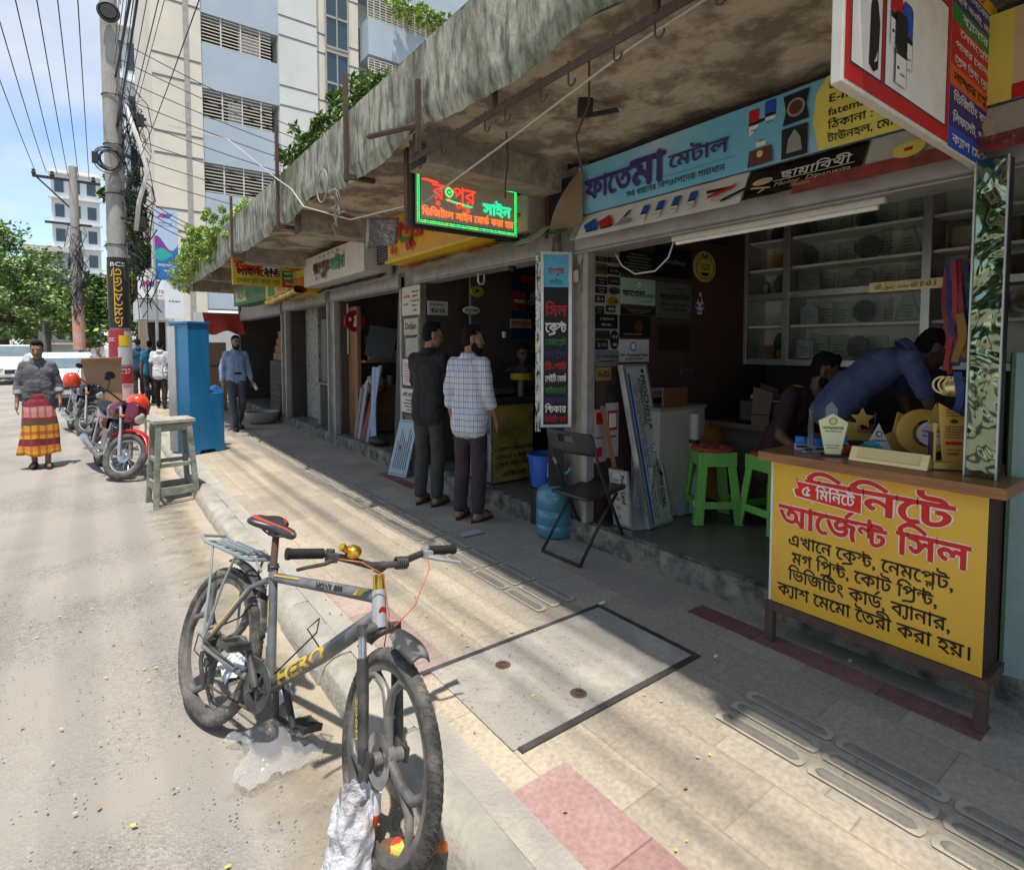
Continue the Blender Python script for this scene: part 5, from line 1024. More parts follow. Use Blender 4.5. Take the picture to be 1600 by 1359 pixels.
b = MB();b.box(CBX + .004,yC + .03,z0c + .03,CBX + .008,yB - .03,z1c);pc(b,'glass_door',M_glass);b = MB();b.box(CBX + .004,yD,z0c + .03,CBX + .008,yC - .03,z1c);pc(b,'glass_door',M_glass);b = MB();b.box(CBX + .004,yB + .03,z0c + .03,CBX + .008,yA - .03,z1c);pc(b,'glass_door',M_glass)
M_crys = mat('crystal',(.62,.74,.70),.05,trans=1.0,ior=1.2,alpha=.5);M_crysd = mat('crystal_edge',(.10,.12,.11),.2);M_silv = mat('etched_silver',(.20,.22,.21),.3,metal=.5,c2=(.08,.09,.085),scale=30,amt=.9)
shapes = [[(-.07,0),(.07,0),(.07,.12),(0,.19),(-.07,.13)],[(-.06,0),(.06,0),(.08,.16),(-.05,.2)],[(-.08,0),(.08,0),(.08,.18),(-.08,.18)],arc_pts(0,.09,.09,-1.2,4.3,18),[(-.025,0),(.025,0),(.025,.21),(-.025,.19)],[(-.09,0),(.09,0),(.03,.18),(-.03,.18)]]
rnd = random.Random(31);pts_ = []
for z in (1.492,1.802,2.082,2.322,2.582):
 y = yB - .10
 while y > yC + .10: pts_.append((y,z));y -= rnd.uniform(.13,.19)
for k,(y,z) in enumerate(pts_):
 sh = shapes[k % 6] if k % 4 else shapes[2];s = rnd.uniform(.85,1.15)
 t = thing('crystal_plaque','clear crystal plaque on the shelves behind the middle glass doors','award',(CBX + rnd.uniform(.12,.24),y,z),R(-90) + rnd.uniform(-.25,.25),'crystal plaques in the middle of the cabinet')
 b = MB();b.prism([(p[0] * s,p[1] * s + .012) for p in sh],-.008,.008,'y');b.build('plaque',M_silv if k % 3 == 0 else M_crys,t,bevel=.002)
 b = MB();b.box(-.06 * s,-.025,0,.06 * s,.025,.011);b.build('base',M_crysd if k % 2 else M_crys,t)
 L = Lettering();M_ = frame((0,-.0085,0),(1,0,0),(0,0,1))
 for q in range(4): L.scribble(-.04 * s,(.04 + q * .025) * s,.08 * s * (1 if q % 2 else .7),.010,M_,iK)
 L.build('etching',ALL,t)
 b = MB();P = [(p[0] * s,-.009,p[1] * s + .012) for p in sh];b.tube(P + [P[0]],.0022,4);b.build('edge',M_crysd,t)
def plq(name,lab,y,z,wd,ht,m,m2,th=.03,x=.2,rz=0,oval=False):
 t = thing(name,lab,'award',(CBX + x,y,z),R(-90) + rz);b = MB()
 if oval: b.prism([(wd / 2 * math.cos(a / 24 * 6.283),ht / 2 + ht / 2 * math.sin(a / 24 * 6.283)) for a in range(24)],-th / 2,th / 2,'y')
 else: b.box(-wd / 2,-th / 2,0,wd / 2,th / 2,ht)
 b.build('frame',m,t,bevel=.004);b = MB()
 if oval: b.prism([(wd * .36 * math.cos(a / 24 * 6.283),ht / 2 + ht * .36 * math.sin(a / 24 * 6.283)) for a in range(24)],-th / 2 - .003,-th / 2,'y')
 else: b.box(-wd * .38,-th / 2 - .003,ht * .12,wd * .38,-th / 2,ht * .88)
 b.build('face',m2,t)
M_dw = mat('dark_walnut',(.075,.04,.025),.5,c2=(.04,.022,.014),scale=8);M_orn = mat('ornate_bronze',(.16,.11,.05),.4,metal=.5,c2=(.35,.3,.2),scale=40,bump=.8,bscale=60)
plq('framed_plaque','ornate square framed plaque in the upper right of the cabinet',1.37,2.322,.21,.20,M_orn,flat('#9a9486'));plq('framed_plaque','plain glossy square plaque right of the ornate one',1.13,2.322,.19,.19,M_dw,flat('#6a6450',.2));plq('framed_plaque','half hidden square plaque at the far right of the cabinet',.9,2.322,.18,.18,M_dw,flat('#59523f'))
for k,y in enumerate((1.40,1.22,1.05,.9)): plq('wooden_plaque',['wooden plaque with a pale face, leftmost on the dark lower shelf','narrow dark wooden plaque beside the pale faced one','third dark wooden plaque on the right hand shelf','curved dark plaque deepest on the right hand shelf'][k],y,2.082,.13,.17,M_dw,flat(['#6b4a2c','#3a2418','#3c271a','#30201a'][k]),oval=k in (0,3))
plq('silver_tray','large wrapped oval silver tray behind the right hand glass',1.28,1.802,.34,.22,M_silv,M_orn,oval=True);plq('silver_tray','second oval silver tray overlapping the large one',1.0,1.83,.26,.2,M_silv,M_orn,oval=True,x=.26)
plq('framed_plaque','small dark plaque on the top shelf left of the divider',1.8,2.822,.16,.12,M_dw,flat('#5a564a'));plq('framed_plaque','small dark plaque on the top shelf right of the divider',1.35,2.822,.16,.13,M_dw,flat('#6a675b'));plq('framed_plaque','pale plaque on the top shelf at the right',1.12,2.822,.15,.13,M_dw,flat('#7c7a70'))
plq('gold_trophy','gold curled trophy in the narrow left cabinet column',2.76,2.30,.17,.20,M_gold,flat('#a3720f'),oval=True);plq('dark_trophy','dark round trophy on the upper shelf of the narrow column',2.78,2.582,.16,.16,M_dw,M_dw,oval=True);plq('star_plaque','dark star shaped plaque in the narrow left column',2.76,2.082,.12,.2,M_crysd,M_silv,oval=True);plq('clock_plaque','small dark clock plaque hanging in the narrow left column',2.9,2.1,.06,.13,M_dw,flat('#b9b5a8'),oval=True)
plq('wooden_block','pale wooden block award at the foot of the narrow column',2.86,1.495,.10,.13,M_woodp,flat('#8a5f30'));plq('wooden_block','low wooden block award right of the pale one',2.72,1.495,.12,.08,M_woodp,flat('#7a4f28'));plq('wooden_shield','dark shield award behind the wooden blocks',2.8,1.5,.14,.24,M_dw,M_dw,x=.3,oval=True)
t = thing('verse_plate','narrow gold plate of black Arabic verse fixed to the cabinet rail','plate',(CBX - .03,1.9,zm));p0_,p1_ = atx(1358,452,CBX - .03),atx(1474,424,CBX - .03);M = sheet_road(CBX - .03,p0_.y,zm - .035);board(M,p0_.y - p1_.y,.075,.01,'plate',M_goldp,t)
L = Lettering();ar = '\uFEEA\uFEE0\uFEDF\u0627 \u0644\uFEEE\uFEB3\u0631 \u062F\uFEE4\uFEA4\uFEE3 \uFEEA\uFEE0\uFEDF\u0627 \uFEFB\u0627 \uFEEA\uFEDF\u0627 \uFEFB';L.line(ar,(p0_.y - p1_.y) / 2,.022,.055,M,width=(p0_.y - p1_.y) * .84,bold=.01,mi=iK,align='c');L.build('lettering',ALL,t,world=True)
# blue lintel strip and the tube light
t = thing('tube_light','long unlit white tube light fixed under the shutter box of the near shop','tube light',(2.96,1.66,2.28));p0_,p1_ = atx(1052,376,2.95),atx(1385,307,2.95);b = MB();b.box(2.93,p1_.y,2.262,2.965,p0_.y,2.292);b.build('fitting',flat('#cfcac0',.35),t,world=True,bevel=.004);b = MB();b.cyl((2.945,p1_.y + .03,2.25),(2.945,p0_.y - .03,2.25),.013,12);b.build('tube',flat('#e2ded6',.2),t,world=True,smooth=True)
b = MB();b.tube([(2.95,2.26,2.265),(2.95,2.3,2.17),(2.97,2.42,2.10),(2.98,2.6,2.10),(2.98,2.72,2.17),(2.98,2.78,2.26)],.006,6);b.build('cord',M_cablew,t,world=True,smooth='all')
b = MB();b.box(3.02,.3,2.30,3.05,2.99,2.42);tag(b.build('lintel_board',flat('#24556e')),'faded blue board running along the inside of the shutter opening','board')
# plates on the brown side wall
WY = 2.992
def plate(name,label,x0,y0,x1,y1,c,fn=None,cat='plate',group=None,th=.012,oval=False,Y=WY,edge=None):
 a,d = aty(x0,y0,Y),aty(x1,y1,Y);w,h = d.x - a.x,a.z - d.z;t = thing(name,label,cat,(a.x,Y,d.z),0,group);M = sheet_front(a.x,Y - th,d.z)
 b = MB()
 if oval: b.prism([(w / 2 + w / 2 * math.cos(k / 28 * 6.283),h / 2 + h / 2 * math.sin(k / 28 * 6.283)) for k in range(28)],-th,0,'z',M)
 else: b.box(0,0,-th,w,h,0,M)
 b.build('panel',flat(c) if isinstance(c,str) else c,t,world=True)
 if fn:
  L = Lettering();fn(L,M,w,h);L.build('print',ALL,t,world=True)
 return t
def lines(n,mi,x=.1,wd=.8,y0=.1,y1=.9,head=None,hmi=None,hs=.2):
 def f(L,M,w,h):
  top = y1 * h
  if head: L.line(head,w / 2,(y1 - hs) * h + .02 * h,hs * h * .9,M,width=w * .84,bold=.02,mi=mi if hmi is None else hmi,align='c',lift=.002);top = (y1 - hs - .03) * h
  for k in range(n):
   lh = (top - y0 * h) / n;r = .6 + .4 * ((k * 7 % 5) / 4);L.scribble(w * x + w * wd * (1 - r) / 2,y0 * h + lh * k + lh * .2,w * wd * r,lh * .5,M,mi,.002)
 return f
def word(tx,mi,s=.6,wd=.8,bold=.02,frame_=None):
 def f(L,M,w,h): L.line(tx,w / 2,h * (.5 - s * .36),h * s,M,width=w * wd,bold=bold,mi=mi,align='c',lift=.002)
 return f
def fat(L,M,w,h):
 L.disc(w / 2,h * .76,h * .15,M,iK,.001);L.disc(w / 2,h * .76,h * .13,M,iW,.0015);L.line('FM',w / 2,h * .71,h * .11,M,width=h * .14,mi=iG,align='c',lift=.002);L.line('ফাতেমা',.02 * w,h * .30,h * .34,M,width=w * .66,bold=.03,mi=iK,lift=.002);L.line('মেটাল',w * .70,h * .30,h * .16,M,width=w * .26,mi=iK,lift=.002);L.scribble(w * .55,h * .12,w * .35,h * .05,M,iG,.002)
plate('name_board','pale green shop name board with a round emblem on the brown wall',970,433,1022,478,'#9db8a5',fat,'sign')
def emb(L,M,w,h):
 for x in (.06,.94):
  for y in (.08,.92): L.disc(w * x,h * y,h * .03,M,iK,.002)
 L.line('শাহজাহান ভিলা',w / 2,h * .52,h * .22,M,width=w * .86,bold=.025,mi=iK,align='c',lift=.002);L.line('বাড়ী নং ১২৫, রোড নং ৪',w / 2,h * .34,h * .12,M,width=w * .85,mi=iK,align='c',lift=.002);L.line('মোহাম্মদপুর, ঢাকা',w / 2,h * .2,h * .12,M,width=w * .66,mi=iK,align='c',lift=.002);L.scribble(w * .3,h * .82,w * .4,h * .04,M,iK,.002)
plate('house_plate','grey engraved house plate with bolted corners on the brown wall',1025,440,1078,499,'#5d625c',emb)
plate('black_plaque','large black plaque of white verses at the top of the brown wall',968,388,1022,432,'#0c0b0d',lines(6,iGr))
plate('black_plaque','black plaque headed by one word right of the verse plaque',1024,383,1079,438,'#0a090a',word('তাহসিনা',iGr,.16,.6,.01))
plate('black_plaque','small black plaque of fine print under the pale green board',970,480,1022,492,'#0c0c0d',lines(3,iGr))
plate('picture_plate','dark picture plate on the wall below the fine print plaque',968,493,1014,527,'#161413',lambda L,M,w,h: (L.disc(w * .6,h * .5,h * .3,M,iN,.002),L.scribble(w * .1,h * .1,w * .6,h * .08,M,iGr,.002)))
plate('white_plate','white name plate with a blue emblem on the brown wall',966,530,1012,565,'#bcbcb8',lambda L,M,w,h: (L.disc(w * .45,h * .68,h * .2,M,iB,.001),L.disc(w * .45,h * .68,h * .14,M,iW,.0015),L.line('Md. Muzahidul Islam',.02 * w,h * .26,h * .17,M,width=w * .94,bold=.02,mi=iK,lift=.002),L.scribble(w * .2,h * .12,w * .6,h * .07,M,iK,.002)))
plate('grey_plate','grey doctor name plate at the corner beside the white one',929,549,965,572,'#6d706b',lambda L,M,w,h: (L.line('Dr. Arifa Sultana',.05 * w,h * .6,h * .26,M,width=w * .88,mi=iK,lift=.002),L.scribble(w * .1,h * .3,w * .7,h * .1,M,iK,.002)))
plate('bronze_plaque','dark bronze plaque of engraved lines with corner bolts',1027,508,1076,547,'#2c2118',lines(6,iK,head='Head Office',hs=.22))
plate('logo_disc','yellow oval logo disc with green leaves on the brown wall',1083,390,1116,443,'#c2b062',lambda L,M,w,h: (L.disc(w / 2,h * .45,w * .42,M,iO,.001,h * .36),L.disc(w / 2,h * .45,w * .37,M,iLy,.0015,h * .32),L.poly([(w * .5,h * .7),(w * .35,h * .85),(w * .42,h * .95),(w * .5,h * .82),(w * .6,h * .96),(w * .64,h * .84)],M,iG,.002),L.line('CHIP',w / 2,h * .50,h * .14,M,width=w * .5,bold=.03,mi=iG,align='c',lift=.002),L.line('TIPS',w / 2,h * .38,h * .12,M,width=w * .45,bold=.03,mi=iK,align='c',lift=.002),L.poly([(w * .25,h * .3),(w * .75,h * .3),(w * .6,h * .2),(w * .4,h * .2)],M,iK,.002)),'sign',oval=True)
t = thing('logo_cutout','white and blue cut out logo of a hooded face on the brown wall','sign',aty(1101,490,WY));M = sheet_front(aty(1084,490,WY).x,WY - .012,aty(1101,492,WY).z);L = Lettering();w = .13;L.poly([(.0,.06),(.02,.10),(.05,.15),(.06,.19),(.08,.19),(.09,.15),(.12,.1),(.13,.06),(.11,.05),(.10,.0),(.03,.0),(.02,.05)],M,iW,.001);L.disc(.065,.13,.022,M,iN,.002,.03);L.disc(.025,.075,.018,M,iB,.002);L.disc(.105,.075,.018,M,iB,.002);L.line('Rosona',.065,.02,.035,M,width=.09,bold=.03,mi=iK,lift=.002,align='c');L.build('panel',ALL,t,world=True)
plate('small_plate','small tan plate with a tiny cross on the dark lower wall',1062,552,1095,576,'#4a3d2a',lambda L,M,w,h: (L.scribble(w * .2,h * .5,w * .6,h * .08,M,iK,.002),L.scribble(w * .15,h * .3,w * .7,h * .08,M,iK,.002)));plate('small_plate','small silver plate under the tan plate',1062,577,1082,584,'#55555a',word('Rajib',iK,.7))
plate('white_board','white board strip carrying part of a shop name near the box',1008,607,1036,620,'#a8a39c',word('RPUR SIGN',iR,.6));plate('dark_script_sign','cut out dark script sign high on the brown wall',1082,362,1134,384,'#1c1412',word('cuisine',iN,.7))
# grid of little door number plates beside the pier
gp = [('পূর্ব বাড়ি',930,411,948,430,'#5a4a2c',iK),('',949,402,967,412,'#1c1a18',iGr),('',931,400,947,410,'#22201c',iGr),('১০৩',949,416,967,430,'#151314',iGr),('',931,432,948,446,'#141415',iGr),('১০১',950,432,967,446,'#131314',iGr),('',930,447,948,459,'#0f0f10',iGr),('B-1',951,448,968,461,'#3c3a3c',iK),('E-1',930,461,944,473,'#171413',iTa),('1-A',949,463,966,478,'#8a6a22',iK),('',930,478,943,490,'#141315',iGr),('4A',947,477,961,488,'#2a2418',iTa),('',930,490,964,514,'#0e0d0f',iGr),('D-8',930,516,952,530,'#3a2c18',iK),('',953,516,966,546,'#20201e',iGr),('510',930,531,949,546,'#141212',iGr),('A-02',930,574,954,594,'#8c7440',iK),('A-3',948,600,962,616,'#33302c',iK),('1-B',948,622,962,634,'#3a3834',iK)]
M_gpw = flat('#9d9a90');a,d = aty(928,388,WY + .004),aty(968,548,WY + .004)
tag(board(sheet_front(a.x,WY + .002,d.z),d.x - a.x,a.z - d.z,.004,'backing_board',M_gpw),'tall white backing board of the number plates beside the pier','board')
for k,(tx,x0,y0,x1,y1,c,mi) in enumerate(gp):
 lb = ('small door plate reading %s on the column of number plates' % tx) if tx else 'blank dark door plate on the column of number plates'
 plate('number_plate',lb,x0,y0,x1,y1,c,word(tx,mi,.62,.75,.02) if tx else lines(2,mi),'plate','door number plates beside the pier',.006,tx in ('B-1','1-A') or (x0,y0) == (953,516),WY - .004)
# posters on the return below
plate('qr_poster','pink and white payment poster low beside the pier',928,640,945,720,'#b3a8a0',lambda L,M,w,h: (L.rule(w * .1,h * .72,w * .6,h * .22,M,iR,.001),L.rule(w * .15,h * .1,w * .5,h * .18,M,iR,.0015),L.scribble(w * .1,h * .45,w * .6,h * .04,M,iK,.002)),'poster',Y=2.98)
plate('qr_poster','white payment poster with a red frame next to the pink one',946,630,964,712,'#b8b3ab',lambda L,M,w,h: (L.rule(w * .1,h * .5,w * .8,h * .36,M,iR,.001),L.rule(w * .2,h * .55,w * .6,h * .26,M,iW,.0015),L.scribble(w * .2,h * .36,w * .6,h * .05,M,iK,.002)),'poster',Y=2.98)
# ---- leaning things by the wall of the near shop
FZ = .302
def lean_board(name,label,bl,br,topl,topr,c,th=.02,fn=None,cat='board',frame_m=None):
 """a board standing on the floor: bl, br, topl are its world corners"""
 bl,br,topl = Vector(bl),Vector(br),Vector(topl);u = br - bl;v = topl - bl;M = frame(bl,u,v);w = u.length;n = M.to_3x3() @ Vector((0,0,1));h = (v - u.normalized() * v.dot(u.normalized())).length
 t = thing(name,label,cat,bl);board(M,w,h,th,'panel',flat(c) if isinstance(c,str) else c,t)
 if fn: L = Lettering();fn(L,M,w,h);L.build('print',ALL,t,world=True)
 if frame_m:
  b = MB()
  for (x0,y0,x1,y1) in ((-.02,0,0,h),(w,0,w + .02,h),(0,h - .02,w,h),(0,0,w,.02)): b.box(x0,y0,-th - .006,x1,y1,.006,M)
  b.build('frame',frame_m,t,world=True)
 return t
def at_floor(px,py): return atz(px,py,FZ)
def proch(L,M,w,h):
 def vl(tx,x,y1,s,mi,ln=None,bold=.02): L.line(tx,w * x,h * y1,s,M,width=ln,bold=bold,mi=mi,lift=.002,rot=-math.pi / 2)
 vl('PROCHESTA',.68,.93,.075,iK,.42);vl('INTERNATIONAL',.52,.91,.05,iK,.36);vl('HANDOVER GLOBAL',.72,.40,.065,iK,.36);vl('TRADING & CONSULTING',.58,.37,.032,iK,.30,.006)
 L.disc(w * .74,h * .465,w * .13,M,iB,.001);L.disc(w * .74,h * .465,w * .105,M,iW,.0015);L.line('H',w * .66,h * .455,.04,M,bold=.04,mi=iB,lift=.002)
 L.rule(w * .10,h * .02,w * .10,h * .92,M,iB,.001)
 L.rule(w * .02,h * .02,w * .03,h * .95,M,iK,.001)
 for q,x in enumerate((.28,.36,.44)):
  y = .05
  while y < .88: l = random.uniform(.02,.09);L.rule(w * x,h * y,w * .025,h * l,M,iK,.002);y += l + .014
 L.disc(w * .82,h * .955,w * .07,M,iK,.001);L.poly([(w * .8,h * .33),(w * .98,h * .30),(w * .9,h * .28),(w * .82,h * .3)],M,iK,.002)
bl = at_floor(1017,826);br = at_floor(1060,812);tl = aty(955,570,2.86)
lean_board('company_board','long metal framed company signboard leaning at the doorway, printed sideways',bl,bl + (br - bl).normalized() * .25,tl,None,'#a9aca4',.035,proch,'sign',M_alu)
b = MB();p0 = at_floor(977,822);p1 = aty(941,634,2.9);b.tube([p0 + Vector((0,0,.03)),p1],.022,4);tag(b.build('wooden_stick',flat('#7a4a26')),'slim reddish wooden batten leaning between the chair and the signboard','stick')
lean_board('name_board','white framed plate with a black side name leaning behind the folding chair',at_floor(963,820),at_floor(985,826),aty(932,728,2.93),None,'#b9b7ae',.01,lambda L,M,w,h: (L.line("Polli's Land",w * .6,h * .92,.05,M,width=.22,bold=.03,mi=iK,lift=.002,rot=-1.57),lines(5,iGr,.1,.4)(L,M,w,h)),'plate',M_alu)
lean_board('name_board','smaller framed paper plate leaning against the wall behind the stick',at_floor(985,815),at_floor(1012,822),aty(968,722,2.95),None,'#9da09c',.01,lines(7,iGr),'plate')
lean_board('name_board','third pale plate lying nearly flat behind the signboard foot',at_floor(990,828),at_floor(1015,825),aty(985,750,2.93),None,'#8d908e',.01,lines(9,iGr),'plate')
t = thing('storage_box','large off white box standing against the brown wall inside the near shop','box',(3.95,2.86,FZ));a,d = aty(1008,612,2.84),aty(1090,775,2.72);b = MB();b.box(a.x,2.70,FZ,d.x + .05,2.975,1.12);b.build('body',mat('box_cream',(.40,.38,.32),.7,c2=(.3,.28,.24),scale=3),t,world=True,bevel=.006);b = MB();b.box(a.x - .01,2.69,1.121,d.x + .06,2.98,1.145);b.build('lid',flat('#8d8672'),t,world=True)
t = thing('cardboard_piece','rounded brown cardboard piece propped on the cream box','cardboard',aty(1052,634,2.68));a,d = aty(1035,607,2.68),aty(1073,634,2.68);b = MB();b.prism([(a.x + .01,d.z),(d.x - .01,d.z),(d.x,d.z + .03),(d.x,a.z - .03),(d.x - .01,a.z),(a.x + .01,a.z),(a.x,a.z - .04),(a.x,d.z + .04)],2.672,2.684,'y');b.build('sheet',flat('#6b4a2c'),t,world=True)
t = thing('paper_roll','tall white roll of vinyl standing beside the green stool','roll',at_floor(1083,800));b = MB();b.lathe([(0,0),(.038,0),(.038,.78),(.022,.785),(.022,.7),(0,.7)],20);b.build('roll',flat('#b8b5aa'),t,smooth=True);b = MB();b.lathe([(.0385,.55),(.0395,.55),(.0395,.58),(.0385,.58)],20);b.build('band',M_black,t,smooth=True)
lean_board('plywood_board','tan plywood sheet leaning behind the green stool',aty(1092,775,2.6),aty(1160,790,2.45),aty(1090,652,2.75),None,'#9a6a2a',.015,None)
lean_board('white_sheet','white plastic sheet standing tilted behind the green stool',aty(1085,745,2.66),aty(1128,725,2.62),aty(1115,664,2.74),None,'#a9b3ae',.006,None,'sheet')
lean_board('white_sheet','white folded sheet leaning left of the paper roll',at_floor(1060,806),at_floor(1084,800),aty(1062,722,2.75),None,'#9aa0a6',.008,None,'sheet')
# green plastic stool with its red seat
gs = thing('plastic_stool','green plastic stool with a red seat on the dark shop floor','stool',(atz(1113,812,FZ).x + .03,atz(1113,812,FZ).y + .03,FZ),R(-38));gs.scale = (1.17,1.17,1.17);gm = mat('green_plastic',(.20,.52,.11),.35,c2=(.16,.43,.09),scale=4,spec=.5);SHt = .45
for sx in (-1,1):
 for sy in (-1,1):
  b = MB();a0,a1 = .155,.105
  b.add([(sx * a0,sy * a0,0),(sx * (a0 - .06),sy * a0,0),(sx * (a0 - .055),sy * (a0 - .015),0),(sx * (a0 - .015),sy * (a0 - .055),0),(sx * a0,sy * (a0 - .06),0),(sx * a1,sy * a1,SHt),(sx * (a1 - .05),sy * a1,SHt),(sx * (a1 - .05),sy * (a1 - .015),SHt),(sx * (a1 - .015),sy * (a1 - .05),SHt),(sx * a1,sy * (a1 - .05),SHt)],[(0,1,6,5),(1,2,7,6),(2,3,8,7),(3,4,9,8),(4,0,5,9),(0,1,2,3,4),(5,6,7,8,9)])
  b.build('leg',gm,gs,bevel=.004)
b = MB();b.box(-.118,-.118,SHt - .09,.118,-.104,SHt);b.box(-.118,.104,SHt - .09,.118,.118,SHt);b.box(-.118,-.104,SHt - .09,-.104,.104,SHt);b.box(.104,-.104,SHt - .09,.118,.104,SHt);b.box(-.104,-.104,SHt - .02,.104,.104,SHt);b.build('apron',gm,gs,bevel=.004)
b = MB()
for q in (-1,1): b.box(-.11,q * .142 - .007,.10,.11,q * .142 + .007,.145);b.box(q * .142 - .007,-.11,.10,q * .142 + .007,.11,.145)
b.build('stretcher',gm,gs,bevel=.003)
b = MB();b.lathe([(0,SHt + .022),(.09,SHt + .026),(.128,SHt + .022),(.138,SHt + .010),(.132,SHt + .001),(0,SHt + .001)],32);b.build('seat',mat('red_plastic',(.42,.055,.035),.4,c2=(.5,.1,.07),scale=6),gs,smooth=True)
b = MB()
for k in range(6): a = k * 1.05;b.cyl((.07 * math.cos(a),.07 * math.sin(a),SHt + .025),(.07 * math.cos(a),.07 * math.sin(a),SHt + .0285),.016,10)
b.build('seat_dots',flat('#9d7a70'),gs)
# black folding chair on the pavement
fc = thing('folding_chair','black metal folding chair standing open on the pavement by the pier','chair',(0,0,0));A,B_,C_,D_ = atz(845,855,.16),atz(905,893,.16),atz(982,865,.16),atz(925,832,.16)
c0 = (A + B_ + C_ + D_) / 4;fc.location = (c0.x,c0.y,.15);A,B_,C_,D_ = A - Vector(fc.location),B_ - Vector(fc.location),C_ - Vector(fc.location),D_ - Vector(fc.location)
# floor bars: front legs land on B_-C_ , rear legs on A-D_ ; the back rises over A-B_ side
fwd = ((C_ + D_) / 2 - (A + B_) / 2).normalized();fwd.z = 0;sd = Vector((-fwd.y,fwd.x,0));hw_ = .215
def CP(f,s,z): return fwd * f + sd * s + Vector((0,0,z))
for s in (-1,1):
 b = MB();b.tube([CP(.22,s * hw_,.012),CP(.02,s * hw_,.40),CP(-.10,s * hw_,.66),CP(-.165,s * hw_,.86)],.0115,10);b.build('front_leg',M_black,fc,smooth='all')
 b = MB();b.tube([CP(-.24,s * (hw_ - .03),.012),CP(-.02,s * (hw_ - .03),.30),CP(.12,s * (hw_ - .03),.44)],.0115,10);b.build('rear_leg',M_black,fc,smooth='all')
b = MB();b.tube([CP(.22,-hw_,.012),CP(.22,hw_,.012)],.0115,10);b.build('floor_bar',M_black,fc,smooth='all');b = MB();b.tube([CP(-.24,-hw_ + .03,.012),CP(-.24,hw_ - .03,.012)],.0115,10);b.build('floor_bar',M_black,fc,smooth='all')
b = MB();b.grid(lambda u,v: CP(-.17 + .40 * u,(v - .5) * 2 * (hw_ - .045),.435 + .035 * u - .018 * math.sin(u * 3.1)),8,8);b.build('seat',mat('black_plastic',(.022,.022,.022),.45,c2=(.05,.048,.045),scale=9),fc,smooth='all',solid=.018)
def backp(u,v): return CP(-.135 - .035 * v - .04 * math.sin(u * 3.14159),(u - .5) * 2 * (hw_ - .004),.73 + .15 * v)
b = MB();nu,nv = 18,6
V_ = [backp(i / nu,j / nv) for j in range(nv + 1) for i in range(nu + 1)];b.add(V_,[(j * (nu + 1) + i,j * (nu + 1) + i + 1,(j + 1) * (nu + 1) + i + 1,(j + 1) * (nu + 1) + i) for j in range(nv) for i in range(nu) if not (6 <= i < 12 and 3 <= j < 5)]);b.build('backrest',M_black,fc,smooth='all',solid=.014)
b = MB();b.tube([CP(-.08,hw_ + .001,.615),CP(-.105,hw_ + .001,.66)],.0125,10);b.build('tape',flat('#8d8d8a'),fc)
# water jar, bucket and hand pump
wj = thing('water_jar','big translucent blue water jar standing on the pavement behind the chair','water jar',atz(866,838,.15) + Vector((.03,.04,.0)));M_jar = mat('blue_jar',(.10,.30,.40),.12,c2=(.08,.24,.33),scale=3,spec=.6,trans=.25)
b = MB();b.lathe([(0,0),(.12,0),(.137,.012),(.138,.09),(.131,.10),(.138,.11),(.138,.20),(.131,.21),(.138,.22),(.138,.31),(.128,.35),(.09,.385),(.04,.40),(.034,.40),(.034,.45),(0,.45)],32);b.build('bottle',M_jar,wj,smooth=True,angle=60)
t = thing('bucket','bright blue plastic bucket behind the water jar','bucket',(wj.location.x + .16,wj.location.y + .30,.15));b = MB();b.lathe([(0,.3),(.11,.3),(.145,.56),(.152,.56),(.152,.57),(.138,.57),(.105,.32),(0,.32)],28);b.build('pail',mat('bucket_blue',(.02,.10,.42),.35),t,smooth=True);b = MB();b.lathe([(0,0),(.13,0),(.12,.29),(0,.295)],20);b.build('stand_pot',M_black,t,smooth=True)
t = thing('water_pump','white hand pump with a teal spout on top of the water jar','pump',wj.location + Vector((0,0,.452)));b = MB();b.lathe([(.0,-.0),(.045,0),(.05,.02),(.05,.1),(.04,.14),(.035,.2),(0,.205)],20);b.build('body',flat('#b9bfba'),t,smooth=True);b = MB();b.lathe([(.052,0),(.055,.0),(.055,.025),(.05,.028)],20);b.tube([(.03,-.03,.03),(.08,-.06,.03),(.11,-.075,.08),(.13,-.08,.2),(.12,-.075,.24),(.07,-.04,.25)],.012,8);b.build('spout',mat('teal_plastic',(.10,.48,.46),.3),t,smooth='all')
# dark worktable and shelf of gold blanks inside
t = thing('work_table','dark cluttered work table at the back of the near shop','table',(4.3,2.0,FZ));b = MB();b.box(3.95,.9,.98,4.95,2.66,1.02);b.build('top',M_dw,t,world=True);b = MB();b.box(4.05,1.0,FZ,4.9,2.6,.978);b.build('body',M_dark,t,world=True)
rnd = random.Random(77)
for k,(px,py,s) in enumerate(((1185,600,.16),(1200,585,.20),(1222,600,.18),(1245,590,.2),(1270,596,.18),(1295,588,.17),(1250,612,.12),(1190,585,.2),(1215,578,.16))):
 p = aty(px,py,2.45 - .03 * k);t = thing('award_blank','unfinished gold or wooden award blank crowded on the dark table','award',(p.x,p.y,1.022 if False else 1.10),R(-70) + rnd.uniform(-.3,.3),'award blanks on the work table')
 b = MB();sh = shapes[k % 6];b.prism([(q[0] * s / .19,q[1] * s / .19) for q in sh],-.012,.012,'y');b.build('plaque',M_gold if k in (0,3,6) else M_dw,t,bevel=.003);b = MB();b.box(-.06,-.03,-.08,.06,.03,0);b.build('base',M_dw if k % 2 else M_woodp,t)
t = thing('printer','black printer sitting on the dark work table','printer',(4.2,2.1,1.03));b = MB();b.box(4.02,1.75,1.03,4.45,2.45,1.2);b.build('body',M_black,t,world=True,bevel=.02);b = MB();b.box(4.0,1.85,1.203,4.4,2.3,1.208);b.build('paper',flat('#8e8e8c'),t,world=True)
